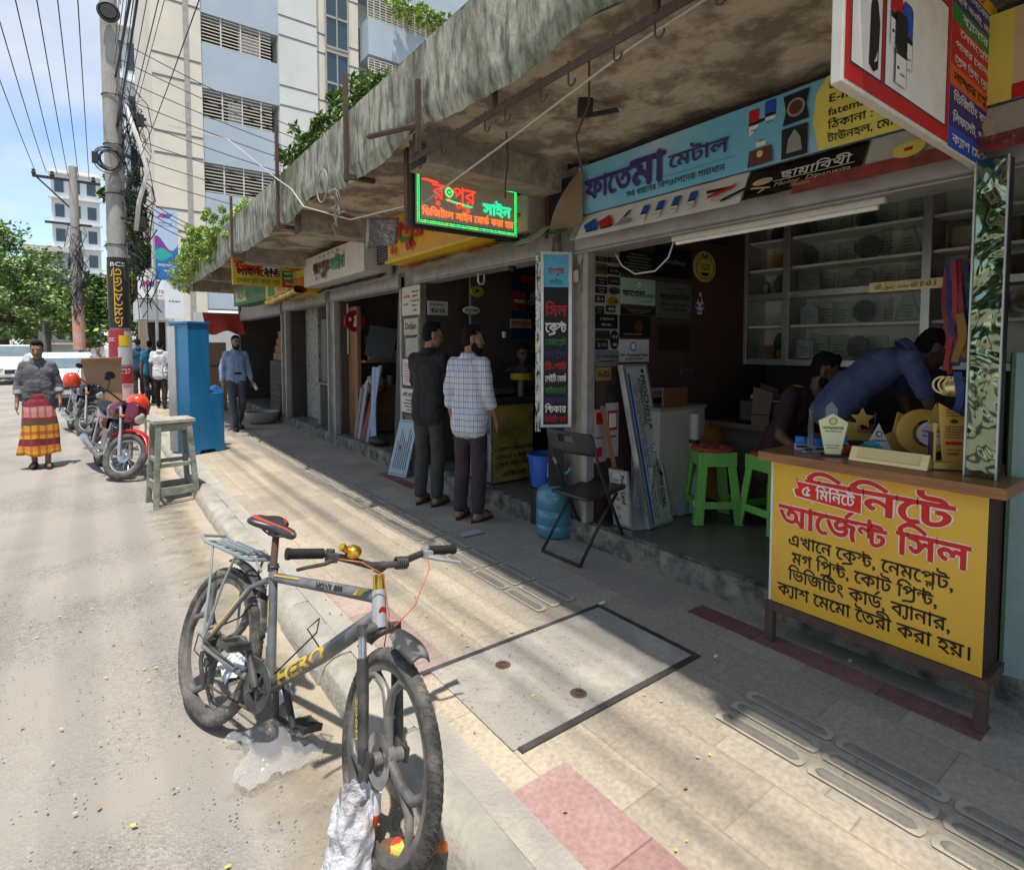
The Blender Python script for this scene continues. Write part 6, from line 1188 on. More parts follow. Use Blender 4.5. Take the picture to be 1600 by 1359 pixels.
t = thing('pale_board','pale blue board leaning at the right edge of the near shop','board',(2.95,.50,.3));M = frame((2.87,.585,.3),(.2,-.6,0),(0,0,1));board(M,.5,1.28,.03,'panel',flat('#7f9490'),t);b = MB();b.box(-.012,0,-.03,0,1.28,.008,M);b.build('edge',flat('#3f5a3c'),t,world=True)

# ================================================================== things on the pavement and road
M_tyre = mat('dusty_tyre',(.045,.042,.040),.85,c2=(.20,.18,.155),scale=7,amt=.6,bump=.5,bscale=60);M_chrome = mat('dull_chrome',(.55,.55,.55),.28,metal=.9,c2=(.35,.34,.32),scale=9)
M_grey = mat('dusty_grey_metal',(.20,.20,.195),.5,metal=.4,c2=(.3,.28,.25),scale=6)
def wheel_fn(t,name,R_,w,M,alloy,rim_m,spokes=20):
 """a wheel in the local x-z plane of matrix M: > tyre, rim with spokes, hub"""
 b = MB();b.ring((0,0,0),R_ - w / 2,w / 2,'y',40,10,M);o = b.build(name,M_tyre,t,smooth='all')
 b = MB();b.ring((0,0,0),R_ - w - .008,.016,'y',40,8,M);b.cyl((0,-.045,0),(0,.045,0),.035,14,None,M);b.cyl((0,-.03,0),(0,-.022,0),.085,18,None,M)
 if alloy:
  for k in range(5):
   a = k * 1.2566
   for q in (-.13,.13): b.tube([(.04 * math.cos(a),0,.04 * math.sin(a)),((R_ - w) * math.cos(a + q),0,(R_ - w) * math.sin(a + q))],.012,6,True,M)
 else:
  for k in range(spokes):
   a = k * 6.283 / spokes;s = .025 if k % 2 else -.025;b.tube([(.035 * math.cos(a + .5),s,.035 * math.sin(a + .5)),((R_ - w) * math.cos(a),0,(R_ - w) * math.sin(a))],.0025,4,False,M)
 b.build('rim',rim_m,o,smooth=True)
 return o
def motorcycle(label,loc,heading,steer,lean,body,fender,alloy,helmet,seat_c='#17171a',tailbox=None):
 """local x forward; origin under the front contact; leans to its left side"""
 t = thing('motorcycle',label,'motorcycle',loc,0,'motorcycles parked by the kerb');t.rotation_euler = (0,0,0)
 B = Matrix.Rotation(heading,4,'Z') @ Matrix.Translation((-1.25,0,0)) @ Matrix.Rotation(-lean,4,'X')     # rear contact at local 0
 WB,RW = 1.25,.29;rake = R(63);axv = Vector((-math.cos(rake),0,math.sin(rake)));hub = Vector((WB,0,RW));crown = hub + axv * .50
 St = B @ Matrix.Translation(crown) @ Matrix.Rotation(steer,4,axv) @ Matrix.Translation(-crown)
 m = mat('moto_' + body.strip('#'),rgb(body),.25,c2=tuple(x * .6 for x in rgb(body)[:3]),scale=4,amt=.6,coat=.5);mf = mat('moto_' + fender.strip('#'),rgb(fender),.3,c2=tuple(x * .7 for x in rgb(fender)[:3]),scale=4,amt=.6,coat=.4)
 rim = M_grey if alloy else M_chrome
 wheel_fn(t,'wheel',RW,.085,St @ Matrix.Translation(hub),alloy,rim);wheel_fn(t,'wheel',RW,.095,B @ Matrix.Translation((0,0,RW)),alloy,rim)
 for s in (-1,1):
  b = MB();b.tube([hub + Vector((0,s * .085,-.01)),hub + axv * .26 + Vector((0,s * .085,0))],.024,8,True,St);b.tube([hub + axv * .26 + Vector((0,s * .085,0)),crown + axv * .16 + Vector((0,s * .085,0))],.017,8,True,St);b.build('fork_leg',M_chrome,t,smooth=True)
 b = MB();b.grid(lambda u,v: St @ (hub + Vector(((RW + .045) * math.cos(.25 + 2.3 * u),(v - .5) * .13,(RW + .045) * math.sin(.25 + 2.3 * u) - .03 * (2 * v - 1) ** 2))),16,6);b.build('front_fender',mf,t,smooth='all',solid=.006)
 b = MB();b.cbox(crown - axv * .0,(.07,.21,.04),St);b.cbox(crown + axv * .15,(.07,.21,.03),St)
 b.tube([crown + axv * .19 + Vector((-.16,s * .36,.05)) if k == 0 else p for k,(p,s) in enumerate([(None,-1)])] + [crown + axv * .21 + Vector((-.10,-.22,.06)),crown + axv * .17 + Vector((-.01,-.07,.02)),crown + axv * .17 + Vector((-.01,.07,.02)),crown + axv * .21 + Vector((-.10,.22,.06)),crown + axv * .19 + Vector((-.16,.36,.05))],.011,8,True,St);b.build('handlebar',M_black,t,smooth=True)
 for s in (-1,1):
  b = MB();b.tube([crown + axv * .21 + Vector((-.10,s * .24,.06)),crown + axv * .21 + Vector((-.06,s * .31,.20))],.006,6,True,St);b.ball(crown + axv * .21 + Vector((-.06,s * .33,.24)),(.014,.075,.045),14,St);b.build('mirror',M_black,t,smooth=True)
 b = MB();b.prism([(.04,-.13),(.15,-.10),(.19,.02),(.14,.13),(.03,.17),(-.03,.10)],-.085,.085,'y',St @ Matrix.Translation(crown + Vector((.02,0,.05))));b.build('headlight_cowl',m,t,bevel=.025,seg=3)
 b = MB();b.ball(crown + Vector((.185,0,.03)),(.04,.075,.07),16,St);b.build('headlight',mat('lamp_glass',(.5,.5,.48),.08,c2=(.35,.35,.35),scale=9,spec=.9),t,smooth=True)
 for s in (-1,1): b = MB();b.ball(crown + Vector((.08,s * .15,.0)),(.035,.03,.02),10,St);b.build('indicator',flat('#c4641a',.3),t,smooth=True)
 # tank, seat, side panels
 b = MB();prof = [(.88,.70,.05),(.92,.82,.11),(.86,.90,.13),(.72,.91,.135),(.58,.86,.12),(.50,.77,.08),(.52,.70,.06)]
 nseg = 10;vs = []; 
 secs = [(.97,.05,.74,.78),(.93,.11,.70,.86),(.82,.145,.68,.92),(.70,.15,.68,.915),(.58,.12,.69,.86),(.50,.09,.70,.80)]
 def loft(secs,B_,nm,mm,n=14,pw=2.6):
  b = MB()
  def f(u,v):
   k = v * (len(secs) - 1);i = min(int(k),len(secs) - 2);q = k - i;s = [a * (1 - q) + c * q for a,c in zip(secs[i],secs[i + 1])]
   a = u * 2 * math.pi;ca,sa = math.cos(a),math.sin(a);c_ = abs(ca) ** (2 / pw) * (1 if ca >= 0 else -1);s_ = abs(sa) ** (2 / pw) * (1 if sa >= 0 else -1)
   return B_ @ Vector((s[0],s[1] * c_,(s[2] + s[3]) / 2 + (s[3] - s[2]) / 2 * s_))
  b.grid(f,n,(len(secs) - 1) * 3);return b.build(nm,mm,t,smooth='all')
 loft(secs,B,'fuel_tank',m)
 loft([(.54,.08,.74,.80),(.45,.12,.73,.81),(.2,.13,.74,.81),(-.05,.12,.78,.86),(-.22,.09,.82,.88),(-.25,.03,.84,.86)],B,'seat',flat(seat_c,.6))
 loft([(.50,.09,.50,.73),(.30,.12,.50,.74),(.05,.11,.60,.77),(-.25,.07,.70,.82),(-.38,.04,.74,.80)],B,'side_panel',m)
 b = MB();b.cbox((.68,0,.42),(.26,.26,.26),B);b.cyl((.74,0,.50),(.82,0,.66),.085,12,None,B)
 for k in range(5): b.cyl(Vector((.745 + k * .016,0,.52 + k * .028)),Vector((.75 + k * .016,0,.53 + k * .028)),.115,14,None,B)
 b.build('engine',M_grey,t,bevel=.012)
 b = MB();b.tube([(.92,0,.80),(.98,0,.62),(.86,0,.26),(.5,0,.24),(.42,0,.5),(.5,0,.72)],.02,8,True,B);b.tube([(.42,.06,.5),(0,.09,RW)],.02,8,True,B);b.tube([(.42,-.06,.5),(0,-.09,RW)],.02,8,True,B);b.build('frame',M_black,t,smooth=True)
 b = MB();b.tube([(.82,-.1,.46),(.86,-.13,.28),(.6,-.15,.22),(.3,-.16,.26),(-.25,-.17,.36)],[.02,.022,.025,.045,.05],10,True,B);b.build('exhaust',M_chrome,t,smooth=True)
 b = MB();b.tube([(.58,-.30,.30),(.58,.30,.30)],.013,8,True,B);b.tube([(.86,-.25,.72),(.9,-.28,.42),(.84,-.1,.3)],.012,8,True,B);b.tube([(.86,.25,.72),(.9,.28,.42),(.84,.1,.3)],.012,8,True,B);b.tube([(.86,-.25,.72),(.86,.25,.72)],.012,8,True,B);b.build('crash_guard',M_chrome,t,smooth=True)
 b = MB();b.grid(lambda u,v: B @ Vector(((RW + .05) * math.cos(1.0 + 2.2 * u),(v - .5) * .15,RW + (RW + .05) * math.sin(1.0 + 2.2 * u))),14,4);b.build('rear_fender',M_black,t,smooth='all',solid=.006)
 b = MB();b.tube([(.5,.12,.26),(.44,.30,.0)],.011,6,True,B);b.build('side_stand',M_black,t)
 if tailbox: b = MB();b.cbox((-.35,0,.95),(.36,.36,.30),B);b.build('tail_box',flat(tailbox),t,bevel=.03,seg=3)
 # the rider's helmet is a thing of its own, hung on the bars
 if helmet:
  c,lab,off = helmet;p = t.matrix_world @ (St @ (crown + axv * .22 + Vector(off)));p = Vector(t.location) + (St @ (crown + axv * .22 + Vector(off)))
  h = thing('helmet',lab,'helmet',p,heading + 2.0);b = MB();b.lathe([(.0,.145),(.06,.138),(.105,.10),(.13,.04),(.135,-.03),(.125,-.10),(.11,-.12),(.10,-.12)],26);b.build('shell',mat('helmet_' + c.strip('#'),rgb(c),.22,coat=.6,c2=tuple(x * .8 for x in rgb(c)[:3]),scale=5),h,smooth=True)
  b = MB();b.grid(lambda u,v: (.1365 * math.cos(-.9 + 1.8 * u),.1365 * math.sin(-.9 + 1.8 * u),-.06 + .08 * v),12,3);b.build('visor',mat('dark_visor',(.02,.02,.022),.1),h,smooth='all');b = MB();b.ring((0,0,-.118),.112,.012,'z',24,6);b.build('trim',M_black,h,smooth='all')
 return t
motorcycle('maroon motorcycle with red front fender parked nose out beside the wooden stool',(.24,8.2,0),R(-80),R(36),R(9),'#5a1226','#c3141c',False,('#d8400f','bright orange helmet hung on the maroon motorcycle handlebar',(-.06,.24,.02)))
motorcycle('black motorcycle with alloy wheels parked behind the walking man',(-.12,12.75,0),R(-78),R(36),R(9),'#16171a','#4a4c50',True,('#c23a1c','red and orange helmet hung on the black motorcycle handlebar',(-.05,-.34,-.06)))
# wooden stool at the kerb
ws = thing('wooden_stool','tall grey green wooden stool standing on the road by the kerb','stool',(.625,6.72,0),R(6));M_ws = mat('worn_green_wood',(.18,.20,.165),.85,c2=(.30,.29,.24),scale=7,amt=.9,c3=(.10,.10,.085),s3=5,bump=.4,bscale=40)
HZ = .84
for sx in (-1,1):
 for sy in (-1,1):
  b = MB();a0,a1 = .185,.135;w_ = .024;b.add([(sx * a0 + dx,sy * a0 + dy,0) for dx,dy in ((-w_,-w_),(w_,-w_),(w_,w_),(-w_,w_))] + [(sx * a1 + dx,sy * a1 + dy,HZ) for dx,dy in ((-w_,-w_),(w_,-w_),(w_,w_),(-w_,w_))],[(3,2,1,0),(4,5,6,7),(0,1,5,4),(1,2,6,5),(2,3,7,6),(3,0,4,7)]);b.build('leg',M_ws,ws,bevel=.003)
for z,a in ((.14,.177),(.18,.174),(.42,.158),(HZ - .06,.14)):
 for s in (-1,1):
  b = MB();b.box(-a + .02,s * a - .012,z - .02,a - .02,s * a + .012,z + .02 + (.03 if z > .7 else 0));b.build('stretcher',M_ws,ws,bevel=.002);b = MB();b.box(s * a - .012,-a + .02,z - .02 + .05,s * a + .012,a - .02,z + .05 + .02);b.build('stretcher',M_ws,ws,bevel=.002)
b = MB();b.box(-.19,-.17,HZ + .001,.19,.17,HZ + .035);b.build('seat',mat('scuffed_stool_top',(.34,.33,.28),.85,c2=(.22,.21,.18),scale=6,c3=(.42,.16,.14),s3=4,lo3=.58,hi3=.66,bump=.3,bscale=40),ws,bevel=.004)
# blue L shaped cabinet
p0,p1 = atz(303,712,.15),atz(352,703,.15);bc = thing('blue_cabinet','tall bright blue stepped metal cabinet standing on the pavement','cabinet',(1.06,8.6,.15));M_bl = mat('cabinet_blue',(.016,.155,.33),.4,c2=(.012,.12,.27),scale=2,amt=.8)
M_ = frame((1.02,8.58,.15),(.43,.16,0),(0,0,1));Wc = .47
b = MB();poly = [(0,0),(.12,0),(.14,.05),(.33,.05),(.35,0),(Wc,0),(Wc,.80),(Wc - .02,.82),(.285,.82),(.285,1.76),(0,1.76)];b.prism(poly,-.48,0,'z',M_);b.build('body',M_bl,bc,world=True,bevel=.006)
b = MB();b.box(-.012,1.762,-.49,.30,1.80,.012,M_);b.build('cornice',M_bl,bc,world=True,bevel=.008)
b = MB();b.box(-.02,.02,-.50,-.004,1.74,-.30,M_);b.build('side_rail',M_alu,bc,world=True)
# small things round the cabinet
t = thing('blue_bag','crumpled blue plastic bag on top of the low part of the blue cabinet','bag',atz(338,640,1.0));b = MB();b.ball((0,0,.13),(.11,.10,.16),18,None,14);b.v = [(p[0] + .03 * mnoise.noise(Vector(p) * 9),p[1] + .03 * mnoise.noise(Vector(p) * 11),p[2] + .02 * mnoise.noise(Vector(p) * 8)) for p in b.v];b.build('bag',mat('bag_blue',(.02,.16,.42),.3,c2=(.03,.22,.5),scale=9),t,smooth='all')
t.location = aty(336,620,9.15) - Vector((0,0,.12))
t = thing('cement_bowl','big round grey bowl standing on the pavement by the far shop','bowl',(2.58,11.5,.152));b = MB();b.lathe([(0,0),(.19,.0),(.27,.06),(.30,.16),(.315,.20),(.315,.225),(.285,.225),(.25,.10),(.18,.05),(0,.045)],32);b.build('bowl',mat('cement_grey',(.33,.30,.25),.9,c2=(.22,.2,.17),scale=6,bump=.4,bscale=30),t,smooth=True,angle=60)
# cardboard carton on a cart by the pole
t = thing('cardboard_carton','large torn open brown carton standing beside the poster pole','carton',(.12,14.6,.45));b = MB();b.box(-.32,-.25,0,.36,.25,.85);b.build('box',mat('cardboard',(.40,.26,.14),.85,c2=(.32,.2,.11),scale=4),t,bevel=.006)
b = MB();b.add([(-.32,-.25,.85),(.36,-.25,.85),(.38,-.42,.95),(-.30,-.40,.93)],[(0,1,2,3)]);b.add([(.36,-.25,.85),(.36,.25,.85),(.50,.22,1.02),(.46,-.22,1.0)],[(0,1,2,3)]);b.build('flap',MATS['cardboard'],t,solid=.006)
t = thing('cart','low wooden cart under the brown carton','cart',(.1,14.6,0));b = MB();b.box(-.5,-.35,.38,.55,.35,.44);b.build('deck',M_wood,t)
for x in (-.4,.45):
 for y in (-.3,.3): b = MB();b.box(x - .025,y - .025,.0,x + .025,y + .025,.379);b.build('leg',M_wood,t)
# two cars and the rickshaw down the road
def car(label,loc,rz,col,h=1.5,suv=False):
 t = thing('parked_car',label,'car',loc,rz,'cars farther down the road');m = mat('car_' + col.strip('#'),rgb(col),.2,coat=.8,c2=tuple(x * .92 for x in rgb(col)[:3]),scale=2);W2 = .86;Lh = 2.1
 b = MB();pr = [(-Lh,.35),(-Lh,.78),(-Lh + .12,.92),(-1.0,.98),(1.0,.98),(1.75,.86),(Lh,.72),(Lh,.35),(1.75,.28),(-1.75,.28)];b.prism(pr,-W2,W2,'y');b.build('body',m,t,bevel=.10,seg=4)
 b = MB();cp = [(-1.85 if suv else -1.55,.97),(-1.6 if suv else -1.05,h - .03),(.25,h),(1.05,.97)];n = len(cp);vs = []
 for s,k in ((-1,1),(1,1)): vs += [(p[0],s * (W2 - (.05 if i in (0,3) else .17)),p[1]) for i,p in enumerate(cp)]
 b.add(vs,[(0,1,2,3),(7,6,5,4),(1,5,6,2),(0,4,5,1),(2,6,7,3)]);cabn = b.build('cabin',m,t,bevel=.05,seg=3)
 def quad(pts,nm): b = MB();b.add(pts,[(0,1,2,3)]);b.build(nm,mat('car_glass',(.10,.14,.15),.04,spec=1.0,c2=(.2,.26,.27),scale=1.2),t)
 quad([(.98,-.74,1.03),(.98,.74,1.03),(.32,.64,h - .05),(.32,-.64,h - .05)],'windscreen')
 for s in (-1,1): quad([(-1.35,s * .818,1.02),(.82,s * .818,1.02),(.22,s * .716,h - .08),(-1.05,s * .716,h - .08)],'side_window')
 quad([(cp[0][0] + .0,-.7,1.05),(cp[0][0] + .0,.7,1.05),(cp[1][0] - .03,.6,h - .1),(cp[1][0] - .03,-.6,h - .1)],'rear_window')
 for s in (-1,1): b = MB();b.ball((Lh - .06,s * .62,.68),(.09,.17,.08),12);b.build('headlight',MATS['lamp_glass'],t,smooth=True)
 b = MB();b.box(Lh - .02,-.45,.48,Lh + .015,.45,.66);b.build('grille',M_black,t);b = MB();b.box(Lh,-.25,.36,Lh + .02,.25,.45);b.build('number_plate',flat('#c9c9c4'),t)
 for x in (-1.3,1.3):
  for s in (-1,1): wheel_fn(t,'wheel',.31,.17,Matrix.Translation((x,s * .78,.31)),True,M_chrome)
 return t
car('white van-like car with a tall roof behind the walking man',(-2.7,34,0),R(-86),'#d8dad8',1.72,True)
car('silver white saloon car parked just behind the black motorcycle',(-.75,21.2,0),R(-80),'#c9d2d2',1.46)
def rickshaw(label,loc,rz,hood):
 t = thing('rickshaw',label,'rickshaw',loc,rz,'rickshaws down the road')
 for p in ((0,-.42,.35),(0,.42,.35),(1.5,0,.33)): wheel_fn(t,'wheel',.34,.04,Matrix.Translation(p),False,M_chrome,16)
 b = MB();b.grid(lambda u,v: (-.42 + .85 * u,.48 * math.cos(v * 3.14159),1.05 + .62 * math.sin(v * 3.14159) * (1 - .25 * (u - .3) ** 2)),8,14);b.build('hood',mat('hood_' + hood.strip('#'),rgb(hood),.7,c2=(.5,.35,.15),scale=4,amt=.8),t,smooth='all',solid=.02)
 b = MB();b.box(-.35,-.42,.62,.25,.42,.75);b.box(-.42,-.42,.75,-.32,.42,1.15);b.build('seat',flat('#7a1a1e'),t,bevel=.03);b = MB();b.box(-.4,-.45,.40,.55,.45,.46);b.build('foot_board',M_wood,t);b = MB();b.box(-.46,-.4,.45,-.42,.4,1.1);b.build('back_panel',mat('painted_panel',(.3,.08,.07),.6,c2=(.5,.4,.1),scale=6,amt=1),t)
 b = MB();b.tube([(.4,0,.45),(.9,0,.45),(1.35,0,.85),(1.5,0,.33)],.022,6);b.tube([(.85,0,.45),(.8,0,.95)],.018,6);b.tube([(1.35,0,.85),(1.33,0,1.05)],.018,6);b.tube([(1.25,-.27,1.1),(1.33,0,1.05),(1.25,.27,1.1)],.014,6);b.build('frame',M_black,t,smooth=True);b = MB();b.ball((.8,0,.98),(.14,.09,.05),10);b.build('saddle',M_black,t,smooth=True)
rickshaw('rickshaw with a ragged tan hood at the left edge of the road',(-4.6,33,0),R(-70),'#8a6a4a');rickshaw('rickshaw with a reddish hood beside the white car',(-4.4,40,0),R(100),'#8a4a34')
# stand fan, stools and street lamps far down
t = thing('stand_fan','white pedestal fan standing behind the blue cabinet','fan',(1.35,13.4,.15));b = MB();b.lathe([(0,0),(.2,0),(.2,.03),(.03,.05),(.03,.8),(0,.8)],18);b.build('stand',flat('#c9cac6'),t,smooth=True)
b = MB()
for k in range(5): b.ring((0,-.08,.98),.04 + .045 * k,.005,'y',26,5)
for k in range(14): a = k * .4488;b.tube([(0,-.09,.98),(.22 * math.cos(a),-.08,.98 + .22 * math.sin(a))],.004,4)
b.ring((0,-.05,.98),.225,.014,'y',30,6);b.build('cage',M_chrome,t,smooth=True);b = MB();b.cyl((0,-.05,.98),(0,.1,.98),.07,14);b.build('motor',flat('#c9cac6'),t,smooth=True);b = MB();b.cbox((0,-.092,.98),(.09,.008,.11));b.build('badge',flat('#d8b41e'),t)
for k,(px,py,Y,lb) in enumerate(((38,498,40,'white twin street lamp head on the left among the trees'),(68,500,44,'white street lamp head to the right of the twin lamp'))):
 p = aty(px,py,Y);t = thing('street_lamp',lb,'street lamp',(p.x,Y,0));b = MB();b.cyl((0,.1,0),(0,.1,p.z),.06,8);b.build('post',M_grey,t,smooth=True);b = MB();b.box(-.5,-.15,p.z - .06,.5,.15,p.z + .12);b.build('lamp_head',flat('#d9dcdc'),t,bevel=.04)
# pavement end: next plot's wall, red awning and brown cabinet
b = MB();b.box(2.25,17.4,.14,6,17.6,2.55);tag(b.build('white_wall',mat('lime_wall',(.55,.58,.6),.8,c2=(.44,.46,.48),scale=2)),'pale boundary wall at the far end of the shop row','wall')
t = thing('red_awning','small red cloth awning sagging at the far end of the shops','awning',(2.6,15.4,2.1));a,d = aty(316,488,15.2),aty(376,515,15.2);b = MB();b.grid(lambda u,v: (a.x + (d.x - a.x) * u,15.2 - .5 * v,a.z - (a.z - d.z + .1) * v - .05 * math.sin(u * 9) * v),16,8);b.build('cloth',mat('red_cloth',(.55,.07,.045),.8,c2=(.45,.05,.04),scale=3),t,world=True,smooth='all')
t = thing('wooden_cupboard','brown wooden cupboard standing beyond the blue cabinet','cupboard',(2.2,14.6,.15));a,d = aty(328,535,14.4),aty(352,640,14.4);b = MB();b.box(a.x - .15,14.4,.152,d.x + .05,14.9,a.z);b.build('body',mat('brown_ply',(.27,.16,.09),.6,c2=(.2,.115,.06),scale=3,stretch=(6,1,1)),t,world=True,bevel=.006);b = MB();b.box(a.x - .12,14.385,a.z - .55,d.x + .02,14.399,a.z - .53);b.build('door_gap',M_black,t,world=True)
# ================================================================== inside the other shops
def box_thing(name,label,cat,x0,y0,z0,x1,y1,z1,m,group=None,pn='body',bev=.004):
 t = thing(name,label,cat,((x0 + x1) / 2,(y0 + y1) / 2,z0),0,group);b = MB();b.box(x0,y0,z0,x1,y1,z1);b.build(pn,m,t,world=True,bevel=bev);return t
# shop two: counter with yellow end, machine, tape, lamp, signs on the wall
t = box_thing('glass_counter','dark topped counter with a grubby yellow printed end in the second shop','counter',3.02,4.36,.30,3.5,5.0,1.06,flat('#2b2a28'));b = MB();b.box(2.98,4.32,1.061,3.53,5.0,1.11);b.build('top',M_black,t,world=True)
M = frame((3.02,4.354,.31),(1,0,0),(0,0,1));b = MB();b.box(0,0,-.002,.48,.74,0,M);b.build('end_panel',mat('grubby_yellow',(.33,.27,.05),.6,c2=(.12,.10,.03),scale=4,amt=.9,c3=(.42,.34,.06),s3=3),t,world=True)
L = Lettering()
for k,tx in enumerate(('সকল প্রকার সাইন','নেমপ্লেট ও ডিজিটাল','ক্রেস্ট সিল মেটাল')): L.line(tx,.06,.30 - k * .075,.05,M,width=.42,bold=.02,mi=iK,lift=.002);L.rule(.02,.30 - k * .075,.02,.02,M,iK,.002)
L.line('এস্টিমেট',.1,.05,.06,M,width=.3,bold=.02,mi=iK,lift=.002);L.build('print',ALL,t,world=True)
M = frame((3.014,4.98,.31),(0,-1,0),(0,0,1));b = MB();b.box(0,0,-.002,.6,.72,0,M);b.build('front_glass',mat('dull_glass',(.16,.17,.16),.15,c2=(.28,.28,.26),scale=5),t,world=True);L = Lettering();L.poly([(.30,.3),(.62,.3),(.55,.62),(.42,.66)],M,iGr,.003);L.rule(.05,.35,.16,.25,M,iGr,.003);L.rule(.48,.1,.06,.42,M,iB,.003);L.rule(.43,.46,.15,.06,M,iB,.0035);L.build('print',ALL,t,world=True)
tp = aty(814,588,4.52);t = thing('tape_roll','big roll of yellow tape on top of the machine in the second shop','tape roll',(tp.x,4.52,tp.z));b = MB();b.lathe([(.05,-.03),(.115,-.03),(.115,.03),(.05,.03),(.05,-.03)],30);b.build('roll',flat('#b39a1a',.4),t,smooth=True)
t = box_thing('engraving_machine','black engraving machine with a steel post on the second shop counter','machine',3.08,4.55,1.112,3.42,4.92,1.36,M_black,bev=.02);b = MB();b.cyl((tp.x,4.52,1.11),(tp.x,4.52,tp.z - .03),.035,12);b.build('post',M_grey,t,world=True,smooth=True);b = MB();b.box(3.1,4.53,1.14,3.4,4.549,1.2);b.build('steel_edge',M_chrome,t,world=True)
b = MB();b.box(4.4,3.33,.8,5.38,3.36,2.9);tag(b.build('wall_panel',mat('deep_blue_panel',(.012,.03,.10),.6,c2=(.008,.02,.06),scale=3)),'deep blue panel on the side wall of the second shop','panel')
WB2 = 5.2
def plate_b(*a,**k): return plate(*a,Y=5.0,**k)
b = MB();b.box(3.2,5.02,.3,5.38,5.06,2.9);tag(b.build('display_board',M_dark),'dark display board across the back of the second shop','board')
a,d = aty(800,415,5.0),aty(850,530,5.0);b = MB();b.box(a.x,5.005,d.z,d.x,5.018,a.z);tag(b.build('blue_backboard',mat('deep_blue_panel',(.012,.03,.10))),'deep blue backboard behind the cut out logos of the second shop','board')
plate_b('shop_logo','red cut out lettering on the blue backboard of the second shop',811,424,846,450,'#0c1836',word('রংপুর',iR,.8,.95,.05),'sign');plate_b('shop_logo','round red pizza logo on the blue backboard',800,454,821,486,'#8a2a18',lambda L,M,w,h: (L.line('PIZZU',w / 2,h * .4,h * .22,M,width=w * .8,bold=.03,mi=iW,align='c',lift=.002),L.poly([(w * .3,h * .3),(w * .7,h * .3),(w * .5,h * .05)],M,iK,.002)),'sign')
plate_b('shop_logo','white chef hat logo with a dark word on the blue backboard',821,455,844,488,'#141c30',lambda L,M,w,h: (L.disc(w * .5,h * .75,w * .25,M,iGr,.002),L.line('Chili',w / 2,h * .35,h * .3,M,width=w * .9,bold=.05,mi=iGr,align='c',lift=.003)),'sign');plate_b('shop_logo','orange and white word sign low on the blue backboard',797,498,829,513,'#b3a89a',word('মেলাগ্রাম',iO,.8,.95,.05),'sign')
plate_b('house_plate','white house plate reading 42/16 in the second shop',668,470,699,493,'#a9aaa6',lambda L,M,w,h: (L.line('Rhodendr',w * .08,h * .7,h * .22,M,width=w * .7,bold=.02,mi=iK,lift=.002),L.line('42/16',w * .12,h * .18,h * .45,M,width=w * .72,bold=.03,mi=iK,lift=.002)));plate_b('oval_plate','white oval plate with black script in the dark second shop',723,478,749,492,'#c4c4bf',word('রংপুর সাইন',iK,.5,.8),'plate',oval=True);plate_b('round_logo','yellow and green round logo disc in the dark second shop',735,446,755,465,'#a39a1a',lambda L,M,w,h: L.poly([(w * .3,h * .4),(w * .7,h * .5),(w * .45,h * .75)],M,iK,.002),'sign',oval=True)
plate_b('small_plate','small black plate in a steel frame behind the dark shirt man',665,515,690,535,'#1c1c1c',lines(3,iGr));plate_b('small_plate','white certificate plate behind the dark shirt man',676,520,686,534,'#9a9a94',lines(3,iK))
p = aty(752,430,4.6);t = thing('lamp_tube','white U shaped lamp tube glinting inside the second shop','lamp',p);b = MB();b.tube([(-.035,0,.12),(-.035,0,-.06),(-.02,0,-.085),(.02,0,-.085),(.035,0,-.06),(.035,0,.12)],.011,8);b.build('tube',flat('#c9cccb',.2),t,smooth='all')
p = aty(828,408,3.9);t = thing('ceiling_light','round cream ceiling light under the lintel of the second shop','ceiling light',p);b = MB();b.lathe([(0,-.03),(.075,-.03),(.085,.02),(.08,.05),(0,.05)],24);b.build('shade',flat('#a99f88'),t,smooth=True)
t = thing('camera_arm','small black camera on a bracket beside the ceiling light','camera',aty(805,412,4.0));b = MB();b.cyl((-.05,0,-.05),(.06,0,.05),.03,12);b.build('body',M_black,t,smooth=True)
t = thing('paper_tag','small yellow white paper tag nailed on the pier','tag',atx(906,405,2.93));b = MB();b.add([(0,.03,.04),(0,-.04,.03),(-.01,-.02,-.04),(0,.02,-.03)],[(0,1,2,3)]);b.build('paper',flat('#b3a878'),t);t = thing('switch_box','small white switch box on the pier under the paper tag','switch box',atx(901,432,2.93));b = MB();b.box(-.02,-.03,-.045,0,.03,.045);b.build('case',flat('#b9b2a3'),t,bevel=.004)
t = thing('paper_cup','white paper cup on a shelf in the second shop','cup',aty(788,523,4.8));b = MB();b.lathe([(0,-.03),(.02,-.03),(.026,.03),(.0,.03)],14);b.build('cup',flat('#bfbfba'),t,smooth=True);b = MB();b.box(3.9,4.75,1.55,5.0,5.0,1.575);tag(b.build('wall_shelf',M_dw),'dark shelf on the back board of the second shop','shelf')
